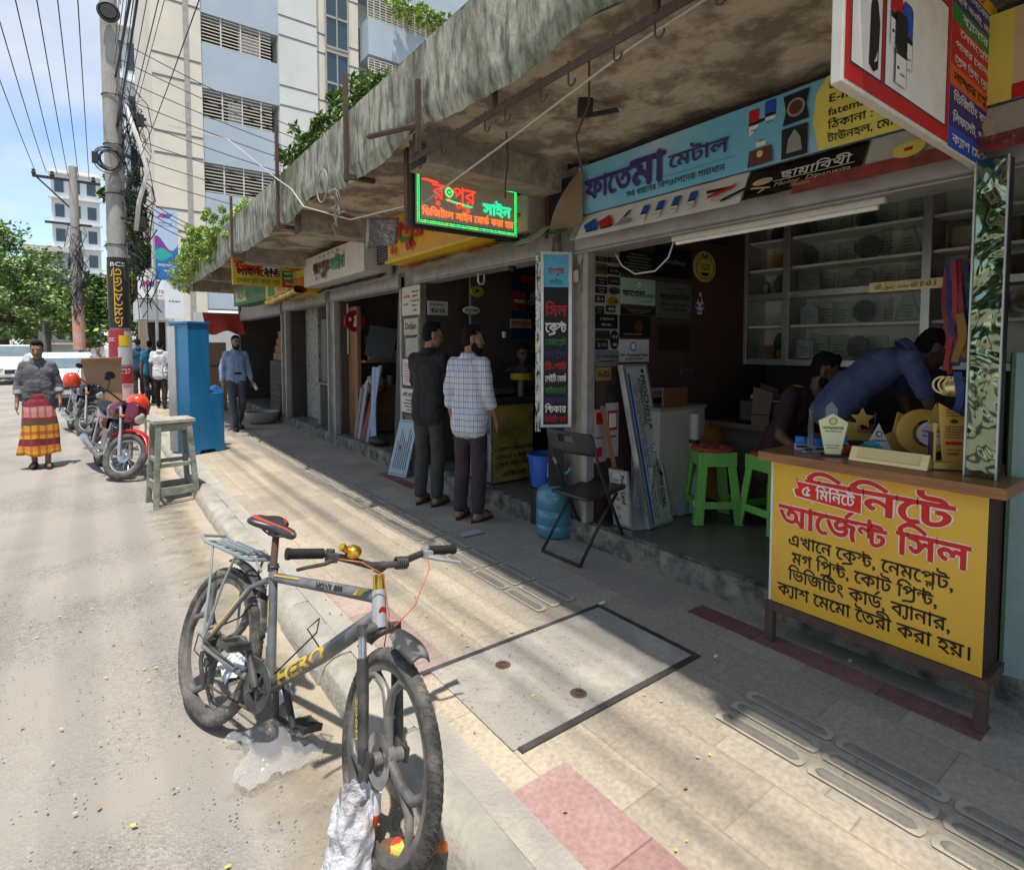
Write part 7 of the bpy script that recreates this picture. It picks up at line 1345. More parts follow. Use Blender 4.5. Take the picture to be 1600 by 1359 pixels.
# plates wired to the pier between the second and third shop
for k,(x0,y0,x1,y1,lb,c,fn) in enumerate(((628,450,656,491,'top plate on the plated pier, printed sideways in red and black','#bdb7a3',lambda L,M,w,h: (L.scribble(w * .1,h * .6,w * .35,h * .12,M,iR,.002),L.scribble(w * .1,h * .35,w * .3,h * .1,M,iG,.002),lines(5,iK,.55,.4)(L,M,w,h))),(631,495,653,523,'pale script plate second from the top of the plated pier','#a9a18c',word('Duljan',iK,.5,.8)),(634,527,653,557,'narrow twin plate in the middle of the plated pier','#a8a497',lines(6,iGr)),(629,561,655,604,'plate of red and green sideways print on the pier','#c4c2b8',lambda L,M,w,h: (lines(8,iR,.08,.4)(L,M,w,h),lines(8,iG,.55,.4)(L,M,w,h))),(627,606,655,648,'lowest white plate with a black Bengali notice on the pier','#c4c2ba',lambda L,M,w,h: (L.line('এই হোল্ডিং',w / 2,h * .68,h * .22,M,width=w * .85,bold=.02,mi=iK,align='c',lift=.002),lines(4,iK,.1,.8,.06,.6)(L,M,w,h))))):
 a,d = atx(x0,y0,2.885),atx(x1,y1,2.885);M = sheet_road(2.885,a.y,d.z);t = thing('pier_plate',lb,'plate',(2.885,a.y,d.z),0,'plates wired to the pier');board(M,a.y - d.y,a.z - d.z,.012,'panel',flat(c),t);L = Lettering();fn(L,M,a.y - d.y,a.z - d.z);L.build('print',ALL,t,world=True);b = MB();b.box(.06,-.035,-.012,(a.y - d.y) - .06,-.004,.004,M);b.build('clip',M_rust,t,world=True)
lean_board('leaning_plaque','pale blue engraved plaque leaning on the pavement against the plated pier',atz(606,741,.155),atz(634,746,.155),atx(627,655,2.86),None,'#9fb4bc',.015,lambda L,M,w,h: ([L.rule(w * (.16 + .11 * k),h * .12,w * .035,h * (.5 + .07 * (k * 3 % 4)),M,iK,.002) for k in range(7)],L.disc(w * .35,h * .5,w * .08,M,iR,.002),L.rule(w * .05,h * .03,w * .9,h * .008,M,iK,.002),L.rule(w * .05,h * .96,w * .9,h * .008,M,iK,.002)),'plaque')
# shop three: leaning boards, shelf, round red sign
t = thing('red_round_sign','round red sign with a pale figure hanging in the third shop','sign',aty(553,502,8.0));p = aty(553,502,8.0);b = MB();b.cyl((0,0,0),(0,-.04,0),.15,28);b.build('disc',flat('#8a1420',.35),t,smooth=True);L = Lettering();M = frame((0,-.0415,0),(1,0,0),(0,0,1));L.disc(.02,.05,.035,M,iW,.001);L.poly([(-.03,-.08),(.07,-.08),(.055,.01),(-.01,.02)],M,iW,.001);L.rule(-.09,.0,.03,.05,M,iW,.001);L.build('print',ALL,t);b = MB();b.ring((0,-.03,0),.15,.008,'y',32,6);b.build('rim',flat('#a33a2a'),t,smooth='all')
t = box_thing('wooden_rack','reddish wooden rack with small tins in the third shop','rack',3.10,7.95,.302,3.16,8.30,2.2,M_wood,None,'side_panel')
for z in (1.02,1.38): b = MB();b.box(3.16,7.8,z,4.1,8.30,z + .03);b.build('shelf',M_wood,t,world=True)
b = MB();b.box(3.10,8.1,.31,4.1,8.12,1.0);b.build('front_board',M_wood,t,world=True)
for k,(x,c) in enumerate(((3.3,'#b5b2a6'),(3.45,'#a3895a'),(3.6,'#8a7a5a'))): t = thing('tin',['pale tin on the wooden rack shelf','tan tin on the wooden rack shelf','brownish tin on the wooden rack shelf'][k],'tin',(x,7.95,1.051));b = MB();b.lathe([(0,0),(.05,0),(.05,.12),(.045,.125),(0,.125)],16);b.build('can',flat(c),t,smooth=True)
t = box_thing('small_signboard','small black and white signboard on the upper rack shelf','sign',3.25,7.9,1.412,3.75,7.93,1.56,flat('#8f8f88'),None,'panel');t = box_thing('yellow_box','yellow box above the rack in the third shop','box',3.3,8.0,1.58,3.6,8.15,1.78,flat('#a38a1a'))
lean_board('old_monitor_panel','tilted dark grey panel hanging in front of the rack',(3.05,7.55,1.50),(3.38,7.35,1.44),(2.98,7.7,1.95),None,'#2c3230',.05,None,'panel')
a,d = atx(545,0,3.2),atx(628,0,3.2)
lean_board('tall_dark_board','very tall dark board leaning across the third shop opening',(3.02,6.55,.302),(3.02,6.38,.302),(3.10,7.25,2.35),None,'#3a3a34',.03,None,'board')
lean_board('sign_sheet','tall grey sign sheet with a big red and black sideways word in the third shop',(3.35,7.15,.302),(3.35,6.2,.302),(3.4,7.15,2.32),None,'#5c605c',.02,lambda L,M,w,h: (L.line('সাইন',w * .62,h * .72,.42,M,width=.85,bold=.02,mi=iK,lift=.002,rot=-1.57),L.line('ক',w * .62,h * .42,.5,M,width=.4,bold=.03,mi=iR,lift=.002,rot=-1.57)),'sign')
for k,(y,wd,tl,c,lb) in enumerate(((7.85,.10,(3.10,7.98,1.02),'#6f7472','grey strip board leaning first in the third shop'),(7.72,.10,(3.12,7.95,1.1),'#8a8f90','pale metal strip leaning next to the grey one'),(7.60,.14,(3.16,7.82,.98),'#7a2a1e','short red board leaning among the metal strips'),(7.42,.10,(3.2,7.5,1.35),'#7f8a96','tall pale blue strip leaning in the third shop'),(6.30,.16,(3.08,6.4,.98),'#6b4526','brown plank leaning by the plated pier'),(6.2,.10,(3.06,6.25,1.2),'#3a3836','dark batten leaning by the plated pier'))):
 lean_board('leaning_board',lb,(2.99,y,.302),(2.99,y - wd,.302),tl,None,c,.02,None,'board')
t = thing('plastic_bundle','crumpled clear and red plastic bundle on the rack of the third shop','plastic',(3.3,7.75,.93));b = MB();b.ball((0,0,.1),(.16,.12,.12),18,None,12);b.v = [tuple(Vector(p) * (1 + .35 * mnoise.noise(Vector(p) * 14))) for p in b.v];b.build('wrap',mat('bundle_plastic',(.4,.38,.38),.3,c2=(.35,.05,.06),scale=9,amt=1,lo=.5,hi=.55),t,smooth='all')
t = thing('black_bag','black bag on the floor under the leaning strips','bag',(3.05,7.1,.302));b = MB();b.ball((0,0,.05),(.12,.22,.06),14);b.build('bag',M_black,t,smooth='all')
t = thing('plastic_sheet','rumpled pale blue plastic sheet hanging over the leaning strips','sheet',(3.1,7.3,.4));b = MB();b.grid(lambda u,v: (3.02 + .12 * v + .03 * math.sin(u * 9 + v * 4),7.45 - .22 * u - .1 * (1 - v),.33 + 1.0 * v),10,20);b.build('sheet',flat('#8fa0b4',.35),t,world=True,smooth='all')
t = box_thing('number_strip','narrow white and red strip of small stickers on the third shop post','sticker strip',3.08,8.24,1.5,3.086,8.30,2.25,flat('#b9b2a6'),None,'strip')
# shop four: cupboard, desk, inner wall;  shop five: cartons, shutter
t = box_thing('inner_wall','spotted pale inner wall standing in the fourth shop','wall',3.25,10.2,.302,3.75,10.9,2.9,mat('spotted_wall',(.30,.29,.25),.9,c2=(.10,.09,.08),scale=12,amt=.9,lo=.56,hi=.6,c3=(.24,.23,.2),s3=2),None,'wall')
t = box_thing('steel_cupboard','grey green steel cupboard in the fourth shop','cupboard',3.3,9.9,.302,3.75,10.18,2.1,mat('grey_green_steel',(.13,.145,.125),.5,c2=(.10,.11,.095),scale=3));b = MB();b.box(3.45,9.896,1.35,3.5,9.899,1.75);b.build('label',flat('#a9aca6'),t,world=True)
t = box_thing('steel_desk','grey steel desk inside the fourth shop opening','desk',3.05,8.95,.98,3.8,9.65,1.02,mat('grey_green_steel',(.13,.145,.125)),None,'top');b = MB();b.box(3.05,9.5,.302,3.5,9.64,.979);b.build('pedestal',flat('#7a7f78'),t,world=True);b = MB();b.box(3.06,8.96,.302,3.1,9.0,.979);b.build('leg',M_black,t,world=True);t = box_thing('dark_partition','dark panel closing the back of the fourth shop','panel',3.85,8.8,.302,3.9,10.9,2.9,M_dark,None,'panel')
for k in range(4): box_thing('carton',['lowest brown carton of the pile in the fifth shop','brown carton second from the bottom of the pile','brown carton near the top of the pile','topmost tilted brown carton of the pile'][k],'carton',3.05 + .02 * k,11.75,1.34 + .15 * k,3.65,12.5 - .05 * k,1.485 + .15 * k,mat('dark_cardboard',(.20,.115,.055),.85,c2=(.14,.08,.04),scale=4),'cartons in the fifth shop')
t = box_thing('dark_rack','dark slatted rack under the cartons in the fifth shop','rack',3.0,11.6,.302,3.7,12.6,1.33,M_dark)
for k in range(7): b = MB();b.box(2.98,11.59,.45 + k * .12,3.2,12.5,.49 + k * .12);b.build('slat',M_black,t,world=True)
b = MB();rnd = random.Random(9)
for k in range(16): b.tube([(2.96 + rnd.uniform(-.05,.1),11.45 + rnd.uniform(0,.25),.31),(2.97,11.5 + rnd.uniform(0,.3),.45 + rnd.random() * .2),(3.0 + rnd.uniform(-.03,.05),11.6 + rnd.uniform(0,.3),.5 + rnd.random() * .4)],.01,5)
tag(b.build('scrap_heap',M_rust),'heap of rusty scrap rods by the far shop','scrap',kind='stuff')
# scraps on the ground
for k,(px,py,s,c,lb) in enumerate(((735,833,.10,'#9aa3a3','torn pale paper scrap on the shaded pavement near the men'),(940,942,.025,'#d0d0cc','white paper scrap at the corner of the manhole frame'),(1118,1025,.012,'#d8d6d0','white cigarette end right of the manhole cover'),(1328,1032,.015,'#cfcdc6','white cigarette end under the counter'))):
 p = atz(px,py,.158);b = MB();b.add([(p.x - s,p.y - s * .4,.1575),(p.x + s,p.y - s * .5,.160),(p.x + s * .9,p.y + s * .5,.162),(p.x - s * .8,p.y + s * .4,.159)],[(0,1,2,3)]);tag(b.build('paper_scrap',flat(c)),lb,'scrap')
# trees across the road, whose leaves the foil column mirrors
tree('roadside_tree','broad leafy tree across the road behind the viewer',(-8.0,2.6,0),9.5,(2.8,4.0,4.4),7000,.45,41,LF,'trees across the road');tree('roadside_tree','second leafy tree across the road, farther along the kerb',(-8.5,-4.5,0),8.5,(2.6,3.6,3.8),4200,.45,42,LF,'trees across the road')

# ================================================================== people
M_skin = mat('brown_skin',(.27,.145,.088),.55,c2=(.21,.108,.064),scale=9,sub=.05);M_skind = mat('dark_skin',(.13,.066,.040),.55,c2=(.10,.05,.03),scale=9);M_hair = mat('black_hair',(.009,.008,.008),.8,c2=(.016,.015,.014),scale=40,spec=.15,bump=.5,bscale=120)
TMP = bpy.data.scenes.new('bench')
def bake(b,name,m,parent,voxel,it=4,disp=0.0,df=9.0,st=(1,1,1)):
 o = b.build(name,m,None);r = o.modifiers.new('r','REMESH');r.mode = 'VOXEL';r.voxel_size = voxel;r.adaptivity = 0
 s = o.modifiers.new('s','SMOOTH');s.factor = .5;s.iterations = it
 COL.objects.unlink(o);TMP.collection.objects.link(o);TMP.view_layers[0].update();dg = TMP.view_layers[0].depsgraph;me = bpy.data.meshes.new_from_object(o.evaluated_get(dg));old = o.data;TMP.collection.objects.unlink(o);COL.objects.link(o)
 o.modifiers.clear();o.data = me;bpy.data.meshes.remove(old);me.name = name
 if disp:
  for v in me.vertices: p = Vector((v.co.x * df * st[0],v.co.y * df * st[1],v.co.z * df * st[2]));v.co += v.normal * disp * (mnoise.noise(p) + .5 * mnoise.noise(p * 2.3))
 me.polygons.foreach_set('use_smooth',[True] * len(me.polygons));o.parent = parent;return o
def cap(b,p,q,r1,r2=None):
 r2 = r1 if r2 is None else r2;p,q = Vector(p),Vector(q);b.tube([p,q],[r1,r2],14);b.ball(p,r1,14);b.ball(q,r2,14)
def shirt_m(name,c,c2,**k): return mat(name,c,.85,c2=c2,scale=5,amt=.7,bump=.6,bscale=22,**k)
def person(label,loc,rz,h,pose=None,shirt=None,trousers=None,skin=None,sleeve='long',hemz=.80,head_yaw=0.0,head_pitch=0.0,vox=.010,shoes='#15120f',lungi=None,beard=False,barefoot=False,collar=True,belt=False,group=None,slim=1.0,hidden_legs=False,cuffm=None):
 t = thing('person',label,'person',loc,rz,group);t.scale = (.92,.92,1);k = h / 1.70;skin = skin or M_skin
 P = dict(head=(0,.03,1.575),neck=(0,0,1.43),chest=(0,.0,1.27),belly=(0,.015,1.08),pelvis=(0,0,.95))
 for s,n in ((-1,'L'),(1,'R')):
  P.update({'sh' + n: (s * .168,-.005,1.365),'el' + n: (s * .215,-.035,1.12),'wr' + n: (s * .222,.03,.885),'hip' + n: (s * .085,0,.92),'kn' + n: (s * .095,.02,.50),'an' + n: (s * .10,-.02,.085),'to' + n: (s * .12,.15,.03)})
 P.update(pose or {});J = {a: Vector(c) * k for a,c in P.items()}
 H = Matrix.Translation(J['head']) @ Matrix.Rotation(-head_yaw,4,'Z') @ Matrix.Rotation(-head_pitch,4,'X')
 def hp(x,y,z): return H @ (Vector((x,y,z)) * k)
 b = MB()
 def hball(c,r): n = len(b.v);b.ball((0,0,0),(1,1,1),18);b.v[n:] = [tuple(H @ (Vector((c[0] + p[0] * r[0],c[1] + p[1] * r[1],c[2] + p[2] * r[2])) * k)) for p in b.v[n:]]
 # head: skull, face, jaw, nose, ears
 hball((0,-.012,.035),(.074,.092,.085));hball((0,.022,-.015),(.066,.068,.085));hball((0,.038,-.068),(.046,.046,.042));hball((0,.076,-.078),(.02,.016,.016))
 cap(b,hp(0,.080,.018),hp(0,.103,-.025),.010 * k,.0155 * k)
 for s in (-1,1): hball((s * .076,-.012,-.005),(.010,.02,.034));hball((s * .036,.062,-.022),(.022,.022,.022));hball((s * .028,.078,.034),(.026,.010,.010))
 hball((0,.084,-.052),(.026,.010,.010))
 cap(b,J['neck'] - Vector((0,0,.04 * k)),hp(0,-.025,-.06),.054 * k,.050 * k)
 # trunk
 up_ = (J['neck'] - J['pelvis']).normalized();side = (J['shR'] - J['shL']).normalized()
 cap(b,J['shL'],J['shR'],.050 * k);cap(b,J['chest'],J['belly'],.094 * k,.082 * k)
 for s in (-1,1): cap(b,J['chest'] + side * s * .075 * k,J['belly'] + side * s * .06 * k,.092 * k,.080 * k);cap(b,J['belly'] + side * s * .06 * k,J['pelvis'] + side * s * .065 * k,.080 * k,.090 * k);cap(b,J['neck'] - up_ * .03 * k,J['chest'] + side * s * .1 * k,.06 * k,.08 * k)
 fwd_ = side.cross(up_) * -1
 for n,s in (('L',-1),('R',1)):
  cap(b,J['sh' + n],J['el' + n],.049 * k,.038 * k);cap(b,J['el' + n],J['wr' + n],.038 * k,.026 * k)
  d = (J['wr' + n] - J['el' + n]).normalized();lat = Vector((0,1,0)) - d * d.y;lat = lat.normalized() if lat.length > .2 else Vector((1,0,0));inn = d.cross(lat).normalized();inn = inn if inn.x * s < 0 else -inn
  w = J['wr' + n];cap(b,w,w + d * .07 * k + lat * .015 * k,.024 * k,.022 * k);cap(b,w,w + d * .07 * k - lat * .015 * k,.024 * k,.022 * k)
  for q in range(4):
   f0 = w + d * .085 * k + lat * (-.030 + .020 * q) * k;ln = (.058,.068,.072,.062)[q] * k;f1 = f0 + d * ln * .55 + inn * .008 * k + lat * (-.003 + .002 * q);f2 = f1 + d * ln * .42 + inn * .022 * k;cap(b,f0,f1,.0098 * k,.009 * k);cap(b,f1,f2,.009 * k,.0075 * k)
  t0 = w + d * .03 * k + lat * .03 * k;t1 = t0 + d * .035 * k + lat * .028 * k + inn * .01 * k;cap(b,t0,t1,.012 * k,.0105 * k);cap(b,t1,t1 + d * .03 * k + lat * .004 * k + inn * .008 * k,.0105 * k,.009 * k)
  if not hidden_legs or n == hidden_legs:
   cap(b,J['hip' + n],J['kn' + n],.080 * k,.056 * k);cap(b,J['kn' + n],J['an' + n],.054 * k,.036 * k)
   cap(b,J['an' + n] - Vector((0,.03 * k,.045 * k)),J['to' + n] + Vector((0,0,.005)),.034 * k,.027 * k);cap(b,J['an' + n],J['an' + n] - Vector((0,0,.04 * k)),.036 * k,.034 * k)
   td = (J['to' + n] - J['an' + n]);td.z = 0;td.normalize();tl = td.cross(Vector((0,0,1)))
   if barefoot:
    for q in range(5): c_ = J['to' + n] + tl * (q - 2) * .016 * k;cap(b,c_,c_ + td * (.035 - .004 * abs(q - (0 if s < 0 else 4))) * k,.011 * k,.009 * k)
 bake(b,'body',skin,t,vox * k,3)
 # hair, brows, eyes, beard
 b = MB();hball((0,-.023,.052),(.0775,.092,.080));hball((0,-.052,.008),(.073,.062,.078));hball((0,.030,.104),(.055,.04,.030));bake(b,'hair',M_hair,t,max(vox,.009) * k,2,.006,60)
 b = MB()
 for s in (-1,1): hball((s * .031,.0855,.012),(.0125,.006,.0065))
 b.build('eyes',mat('eye_white',(.40,.37,.34),.3),t,smooth='all');b = MB()
 for s in (-1,1): hball((s * .031,.0905,.012),(.0062,.003,.0062));cap(b,hp(s * .016,.091,.036),hp(s * .046,.084,.037),.0045 * k,.003 * k)
 if beard:
  cap(b,hp(-.022,.094,-.044),hp(.022,.094,-.044),.006 * k)
 b.build('brows',M_hair,t,smooth='all');b = MB();cap(b,hp(-.019,.091,-.057),hp(.019,.091,-.057),.0055 * k);b.build('lips',mat('lip_brown',(.13,.055,.045),.5),t,smooth='all')
 if beard: b = MB();hball((0,.044,-.088),(.052,.052,.04));hball((-.045,.012,-.06),(.026,.035,.05));hball((.045,.012,-.06),(.026,.035,.05));bake(b,'beard',M_hair,t,max(vox,.010) * k,2,.006,50)
 # shirt
 if shirt:
  b = MB();e = .015 * k;cap(b,J['shL'],J['shR'],.050 * k + e * .6)
  hem = J['pelvis'] + (J['pelvis'] - J['belly']).normalized() * (.95 - hemz) * k
  for s in (-1,1): cap(b,J['chest'] + side * s * .070 * k,J['belly'] + side * s * .060 * k,.094 * k + e,.090 * k + e);cap(b,J['belly'] + side * s * .07 * k,J['pelvis'] + side * s * .078 * k,.092 * k + e,.098 * k + e);cap(b,J['pelvis'] + side * s * .078 * k,hem + side * s * .08 * k,.098 * k + e,.096 * k + e);cap(b,J['neck'] - up_ * .045 * k,J['chest'] + side * s * .1 * k,.052 * k + e,.08 * k + e)
  cap(b,J['chest'],J['belly'],.098 * k + e,.095 * k + e);cap(b,J['belly'],hem,.095 * k + e,.095 * k + e)
  for n in 'LR': cap(b,J['neck'] - up_ * .03 * k,J['sh' + n],.055 * k,.05 * k)
  for n in 'LR':
   cap(b,J['sh' + n],J['el' + n] if sleeve != 'short' else J['sh' + n].lerp(J['el' + n],.78),.054 * k + e * .7,.046 * k + e * .7)
   if sleeve == 'long': cap(b,J['el' + n],J['el' + n].lerp(J['wr' + n],.95),.046 * k + e * .6,.034 * k + e * .6)
   if sleeve == 'rolled': cap(b,J['el' + n],J['el' + n].lerp(J['wr' + n],.42),.046 * k + e * .7,.042 * k + e * .7)
  o = bake(b,'shirt',shirt,t,vox * 1.1 * k,9,.010 * k,8.5,(1,1,1.5))
  if sleeve == 'rolled':
   for n in 'LR': b = MB();p = J['el' + n].lerp(J['wr' + n],.30);q = J['el' + n].lerp(J['wr' + n],.52);b.tube([p,p.lerp(q,.3),q],[.052 * k,.057 * k,.054 * k],14);b.build('cuff',cuffm or shirt,t,smooth=True)
  if collar:
   b = MB();cb_ = J['neck'] + up_ * .0 * k
   b.grid(lambda u,v: cb_ + (side * math.cos(u * 6.283) * (.066 + .022 * v) + fwd_ * (math.sin(u * 6.283) * (.070 + .022 * v) - .012) + up_ * (.035 - .055 * v - .03 * max(0,math.sin(u * 6.283)))) * k,24,3);b.build('collar',shirt,t,smooth='all',solid=.006)
 if trousers:
  b = MB();e = .012 * k;cap(b,J['pelvis'] + side * .06 * k + up_ * .05 * k,J['pelvis'] - side * .06 * k + up_ * .05 * k,.092 * k);cap(b,J['pelvis'] + side * .05 * k,J['pelvis'] - side * .05 * k,.098 * k)
  for n in 'LR':
   if hidden_legs and n != hidden_legs: continue
   cap(b,J['hip' + n],J['kn' + n],.086 * k + e,.064 * k + e);cap(b,J['kn' + n],J['kn' + n].lerp(J['an' + n],.93 if not barefoot else .62),.064 * k + e,.050 * k + e)
  bake(b,'trousers',trousers,t,vox * 1.1 * k,4,.010 * k,8,(1,1,1.3))
  if belt: b = MB();pz = J['pelvis'] + up_ * .075 * k;b.grid(lambda u,v: pz + (side * math.cos(u * 6.283) * .168 + fwd_ * math.sin(u * 6.283) * .118 + up_ * (.036 * v - .018)) * k,28,2);b.build('belt',M_black,t,smooth='all',solid=.008)
 if lungi:
  b = MB()
  def sk(u,v):
   a = u * 6.283;z = (.99 - .80 * v) * k;rx = (.150 + .055 * math.sin(v * 2.2) + .045 * v ** 4) * k;ry = (.115 + .05 * math.sin(v * 2.0) + .05 * v ** 4) * k;f = 1 + (.05 + .05 * v) * math.sin(a * 5 + 1) * v - .20 * v * math.exp(-((a - 1.57) / .35) ** 2)
   return (rx * f * math.cos(a) + .01 * math.sin(z * 9),ry * f * math.sin(a),z + .02 * v * math.sin(a * 3))
  b.grid(sk,64,24);b.build('lungi',lungi,t,smooth='all',solid=.006)
 if shoes and not barefoot and not hidden_legs:
  for n in 'LR':
   b = MB();td = (J['to' + n] - J['an' + n]);td.z = 0;td.normalize();base = J['an' + n] - Vector((0,0,J['an' + n].z));z0 = max(0,J['to' + n].z - .03 * k)
   Mf = Matrix.Translation(base + Vector((0,0,z0))) @ Matrix.Rotation(math.atan2(-td.x,td.y),4,'Z')
   if shoes == 'sandal':
    b.prism([(.042 * math.sin(a / 20 * 6.283) * (1.05 if math.cos(a / 20 * 6.283) > 0 else .85) * k,(.06 + .145 * math.cos(a / 20 * 6.283)) * k) for a in range(20)],.0,.022 * k,'z',Mf)
    for y in (.03,.12): b.tube([Mf @ (Vector((.045 * math.cos(a),y,.015 + .062 * math.sin(a))) * k) for a in [i * .314 for i in range(11)]],.008 * k,6)
    b.build('sandal',M_black,t,smooth=True)
   else:
    b.ball((0,.07 * k,.035 * k),(.046 * k,.145 * k,.042 * k),16,Mf);b.ball((0,-.02 * k,.05 * k),(.042 * k,.055 * k,.055 * k),14,Mf);bake(b,'shoe',flat(shoes),t,.012,2)
 return t
def bands(name,cols,axis='Z',freq=1.0,rough=.85,extra=None):
 m = bpy.data.materials.new(name);m.use_nodes = True;nt = m.node_tree;bs = nt.nodes['Principled BSDF'];_in(bs,'Roughness',rough);tc = _n(nt,'TexCoord');sp = _n(nt,'SeparateXYZ');nt.links.new(tc.outputs['Object'],sp.inputs[0])
 nz = _n(nt,'TexNoise');_in(nz,'Scale',6.0);nt.links.new(tc.outputs['Object'],nz.inputs['Vector']);ad = _n(nt,'Math',operation='MULTIPLY_ADD');_in(ad,1,.04);nt.links.new(nz.outputs['Fac'],ad.inputs[0]);nt.links.new(sp.outputs[axis],ad.inputs[2])
 ml = _n(nt,'Math',operation='MULTIPLY');_in(ml,1,freq);nt.links.new(ad.outputs[0],ml.inputs[0]);rp = _n(nt,'ValToRGB');rp.color_ramp.interpolation = 'CONSTANT'
 e = rp.color_ramp.elements
 while len(e) < len(cols): e.new(.5)
 for i,(p,c) in enumerate(cols): e[i].position = p;e[i].color = rgb(c)
 nt.links.new(ml.outputs[0],rp.inputs[0])
 dv = _n(nt,'Math',operation='DIVIDE');_in(dv,1,.085);nt.links.new(sp.outputs['X'],dv.inputs[0]);fr = _n(nt,'Math',operation='FRACT');nt.links.new(dv.outputs[0],fr.inputs[0]);lt = _n(nt,'Math',operation='LESS_THAN');_in(lt,1,.34);nt.links.new(fr.outputs[0],lt.inputs[0]);m3 = _n(nt,'Math',operation='MULTIPLY');_in(m3,1,.55);nt.links.new(lt.outputs[0],m3.inputs[0])
 mx = _n(nt,'Mix',data_type='RGBA');mx.inputs[7].default_value = (.16,.035,.03,1);nt.links.new(m3.outputs[0],mx.inputs[0]);nt.links.new(rp.outputs[0],mx.inputs[6]);nt.links.new(mx.outputs[2],bs.inputs['Base Color']);return m
M_lungi = bands('striped_lungi',[(0,'#c9861e'),(.27,'#b9771a'),(.33,'#6a1c24'),(.42,'#c98a20'),(.47,'#a55a22'),(.52,'#c78a24'),(.60,'#4a4636'),(.66,'#7a2a2c'),(.70,'#b97a70'),(.78,'#c08a80'),(.84,'#8a2230'),(.90,'#9c3a4a'),(.94,'#7a1a26')])
def check_m(name,base,line,sp,w):
 m = mat(name,base,.85,bump=.3,bscale=16);nt = m.node_tree;bs = nt.nodes['Principled BSDF'];tc = _n(nt,'TexCoord');s = _n(nt,'SeparateXYZ');nt.links.new(tc.outputs['Object'],s.inputs[0]);last = None
 ad = _n(nt,'Math',operation='ADD');nt.links.new(s.outputs['X'],ad.inputs[0]);nt.links.new(s.outputs['Y'],ad.inputs[1])
 for src,p,ww in ((s.outputs['Z'],sp,w),(ad.outputs[0],sp,w),(s.outputs['Z'],sp * 1.0,w * .5),(ad.outputs[0],sp * .5,w * .5)):
  d = _n(nt,'Math',operation='DIVIDE');_in(d,1,p);nt.links.new(src,d.inputs[0]);f = _n(nt,'Math',operation='FRACT');nt.links.new(d.outputs[0],f.inputs[0]);l = _n(nt,'Math',operation='LESS_THAN');_in(l,1,ww / p);nt.links.new(f.outputs[0],l.inputs[0])
  if last is None: last = l.outputs[0]
  else: a = _n(nt,'Math',operation='MAXIMUM');nt.links.new(last,a.inputs[0]);nt.links.new(l.outputs[0],a.inputs[1]);last = a.outputs[0]
 mx = _n(nt,'Mix',data_type='RGBA');mx.inputs[6].default_value = rgb(base);mx.inputs[7].default_value = rgb(line);nt.links.new(last,mx.inputs[0]);nt.links.new(mx.outputs[2],bs.inputs['Base Color']);return m
person('man in a grey shirt and striped lungi walking towards us along the road',(-.59,9.75,0),R(182),1.70,dict(elL=(-.222,-.03,1.12),wrL=(-.238,.05,.89),elR=(.222,-.03,1.12),wrR=(.24,.03,.875),shL=(-.155,-.005,1.36),shR=(.155,-.005,1.36),anL=(-.075,.03,.085),toL=(-.095,.20,.03),anR=(.075,-.06,.085),toR=(.095,.10,.03),head=(0,.04,1.565)),shirt_m('grey_shirt',(.085,.085,.095),(.13,.13,.14)),None,None,'rolled',.80,.15,.22,.011,'sandal',M_lungi,False,cuffm=shirt_m('pale_cuff',(.30,.30,.31),(.22,.22,.23)))
person('man in a white checked shirt and maroon trousers standing at the second shop',(2.52,3.98,.15),R(-66),1.635,dict(head=(.02,.03,1.575),elR=(.215,-.02,1.12),wrR=(.225,.10,.89),toL=(-.13,.15,.03),toR=(.14,.15,.03)),check_m('checked_shirt',(.52,.53,.57),(.17,.19,.28),.050,.006),shirt_m('maroon_trousers',(.035,.020,.028),(.05,.032,.04)),None,'rolled',.82,R(52),.05,.009,'sandal',None,True)
person('man in a black shirt and dark cargo trousers behind the checked shirt man',(2.47,4.60,.15),R(-62),1.68,dict(head=(.03,.04,1.575),elR=(.20,.05,1.13),wrR=(.12,.24,1.02),elL=(-.2,.05,1.13),wrL=(-.12,.24,1.0)),shirt_m('black_shirt',(.012,.012,.013),(.022,.022,.022)),shirt_m('charcoal_cargo',(.035,.034,.033),(.05,.048,.046)),None,'long',.84,R(42),.1,.010,'sandal',None)
person('bearded man in a pale blue shirt and grey trousers walking along the shaded pavement',(2.0,10.77,.15),R(186),1.66,dict(anL=(-.09,-.16,.13),knL=(-.09,.06,.52),toL=(-.1,.0,.05),knR=(.09,.06,.51),anR=(.07,.14,.085),toR=(.09,.31,.04),elR=(.24,-.04,1.12),wrR=(.25,.0,.89),elL=(-.24,-.04,1.12),wrL=(-.25,.1,.91)),shirt_m('pale_blue_shirt',(.27,.36,.52),(.22,.30,.45)),shirt_m('slate_trousers',(.085,.09,.11),(.06,.065,.08)),None,'long',.93,0,.05,.012,'#141210',None,True,belt=True)
t = thing('water_bottle','small clear bottle in the hand of the man in the pale blue shirt','bottle',(2.27,10.66,.96));b = MB();b.tube([(0,0,0),(.03,-.06,-.10)],[.028,.028],12);b.tube([(-.004,.008,.014),(-.012,.024,.04)],.012,10);b.build('bottle',flat('#c6ccd0',.2),t,smooth=True)
FAR = 'pedestrians down the street'
person('man in a white shirt and dark trousers walking away beyond the poster pole',(1.28,15.7,.15),R(-12),1.62,dict(anL=(-.09,.18,.09),anR=(.09,-.15,.1),toR=(.1,.0,.04),toL=(-.1,.33,.05),knR=(.09,-.02,.5),wrR=(.16,.15,.93)),shirt_m('white_shirt',(.68,.69,.70),(.58,.6,.62)),shirt_m('black_trousers',(.018,.015,.014),(.03,.025,.025)),None,'short',.82,0,.1,.018,'#141210',None,group=FAR)
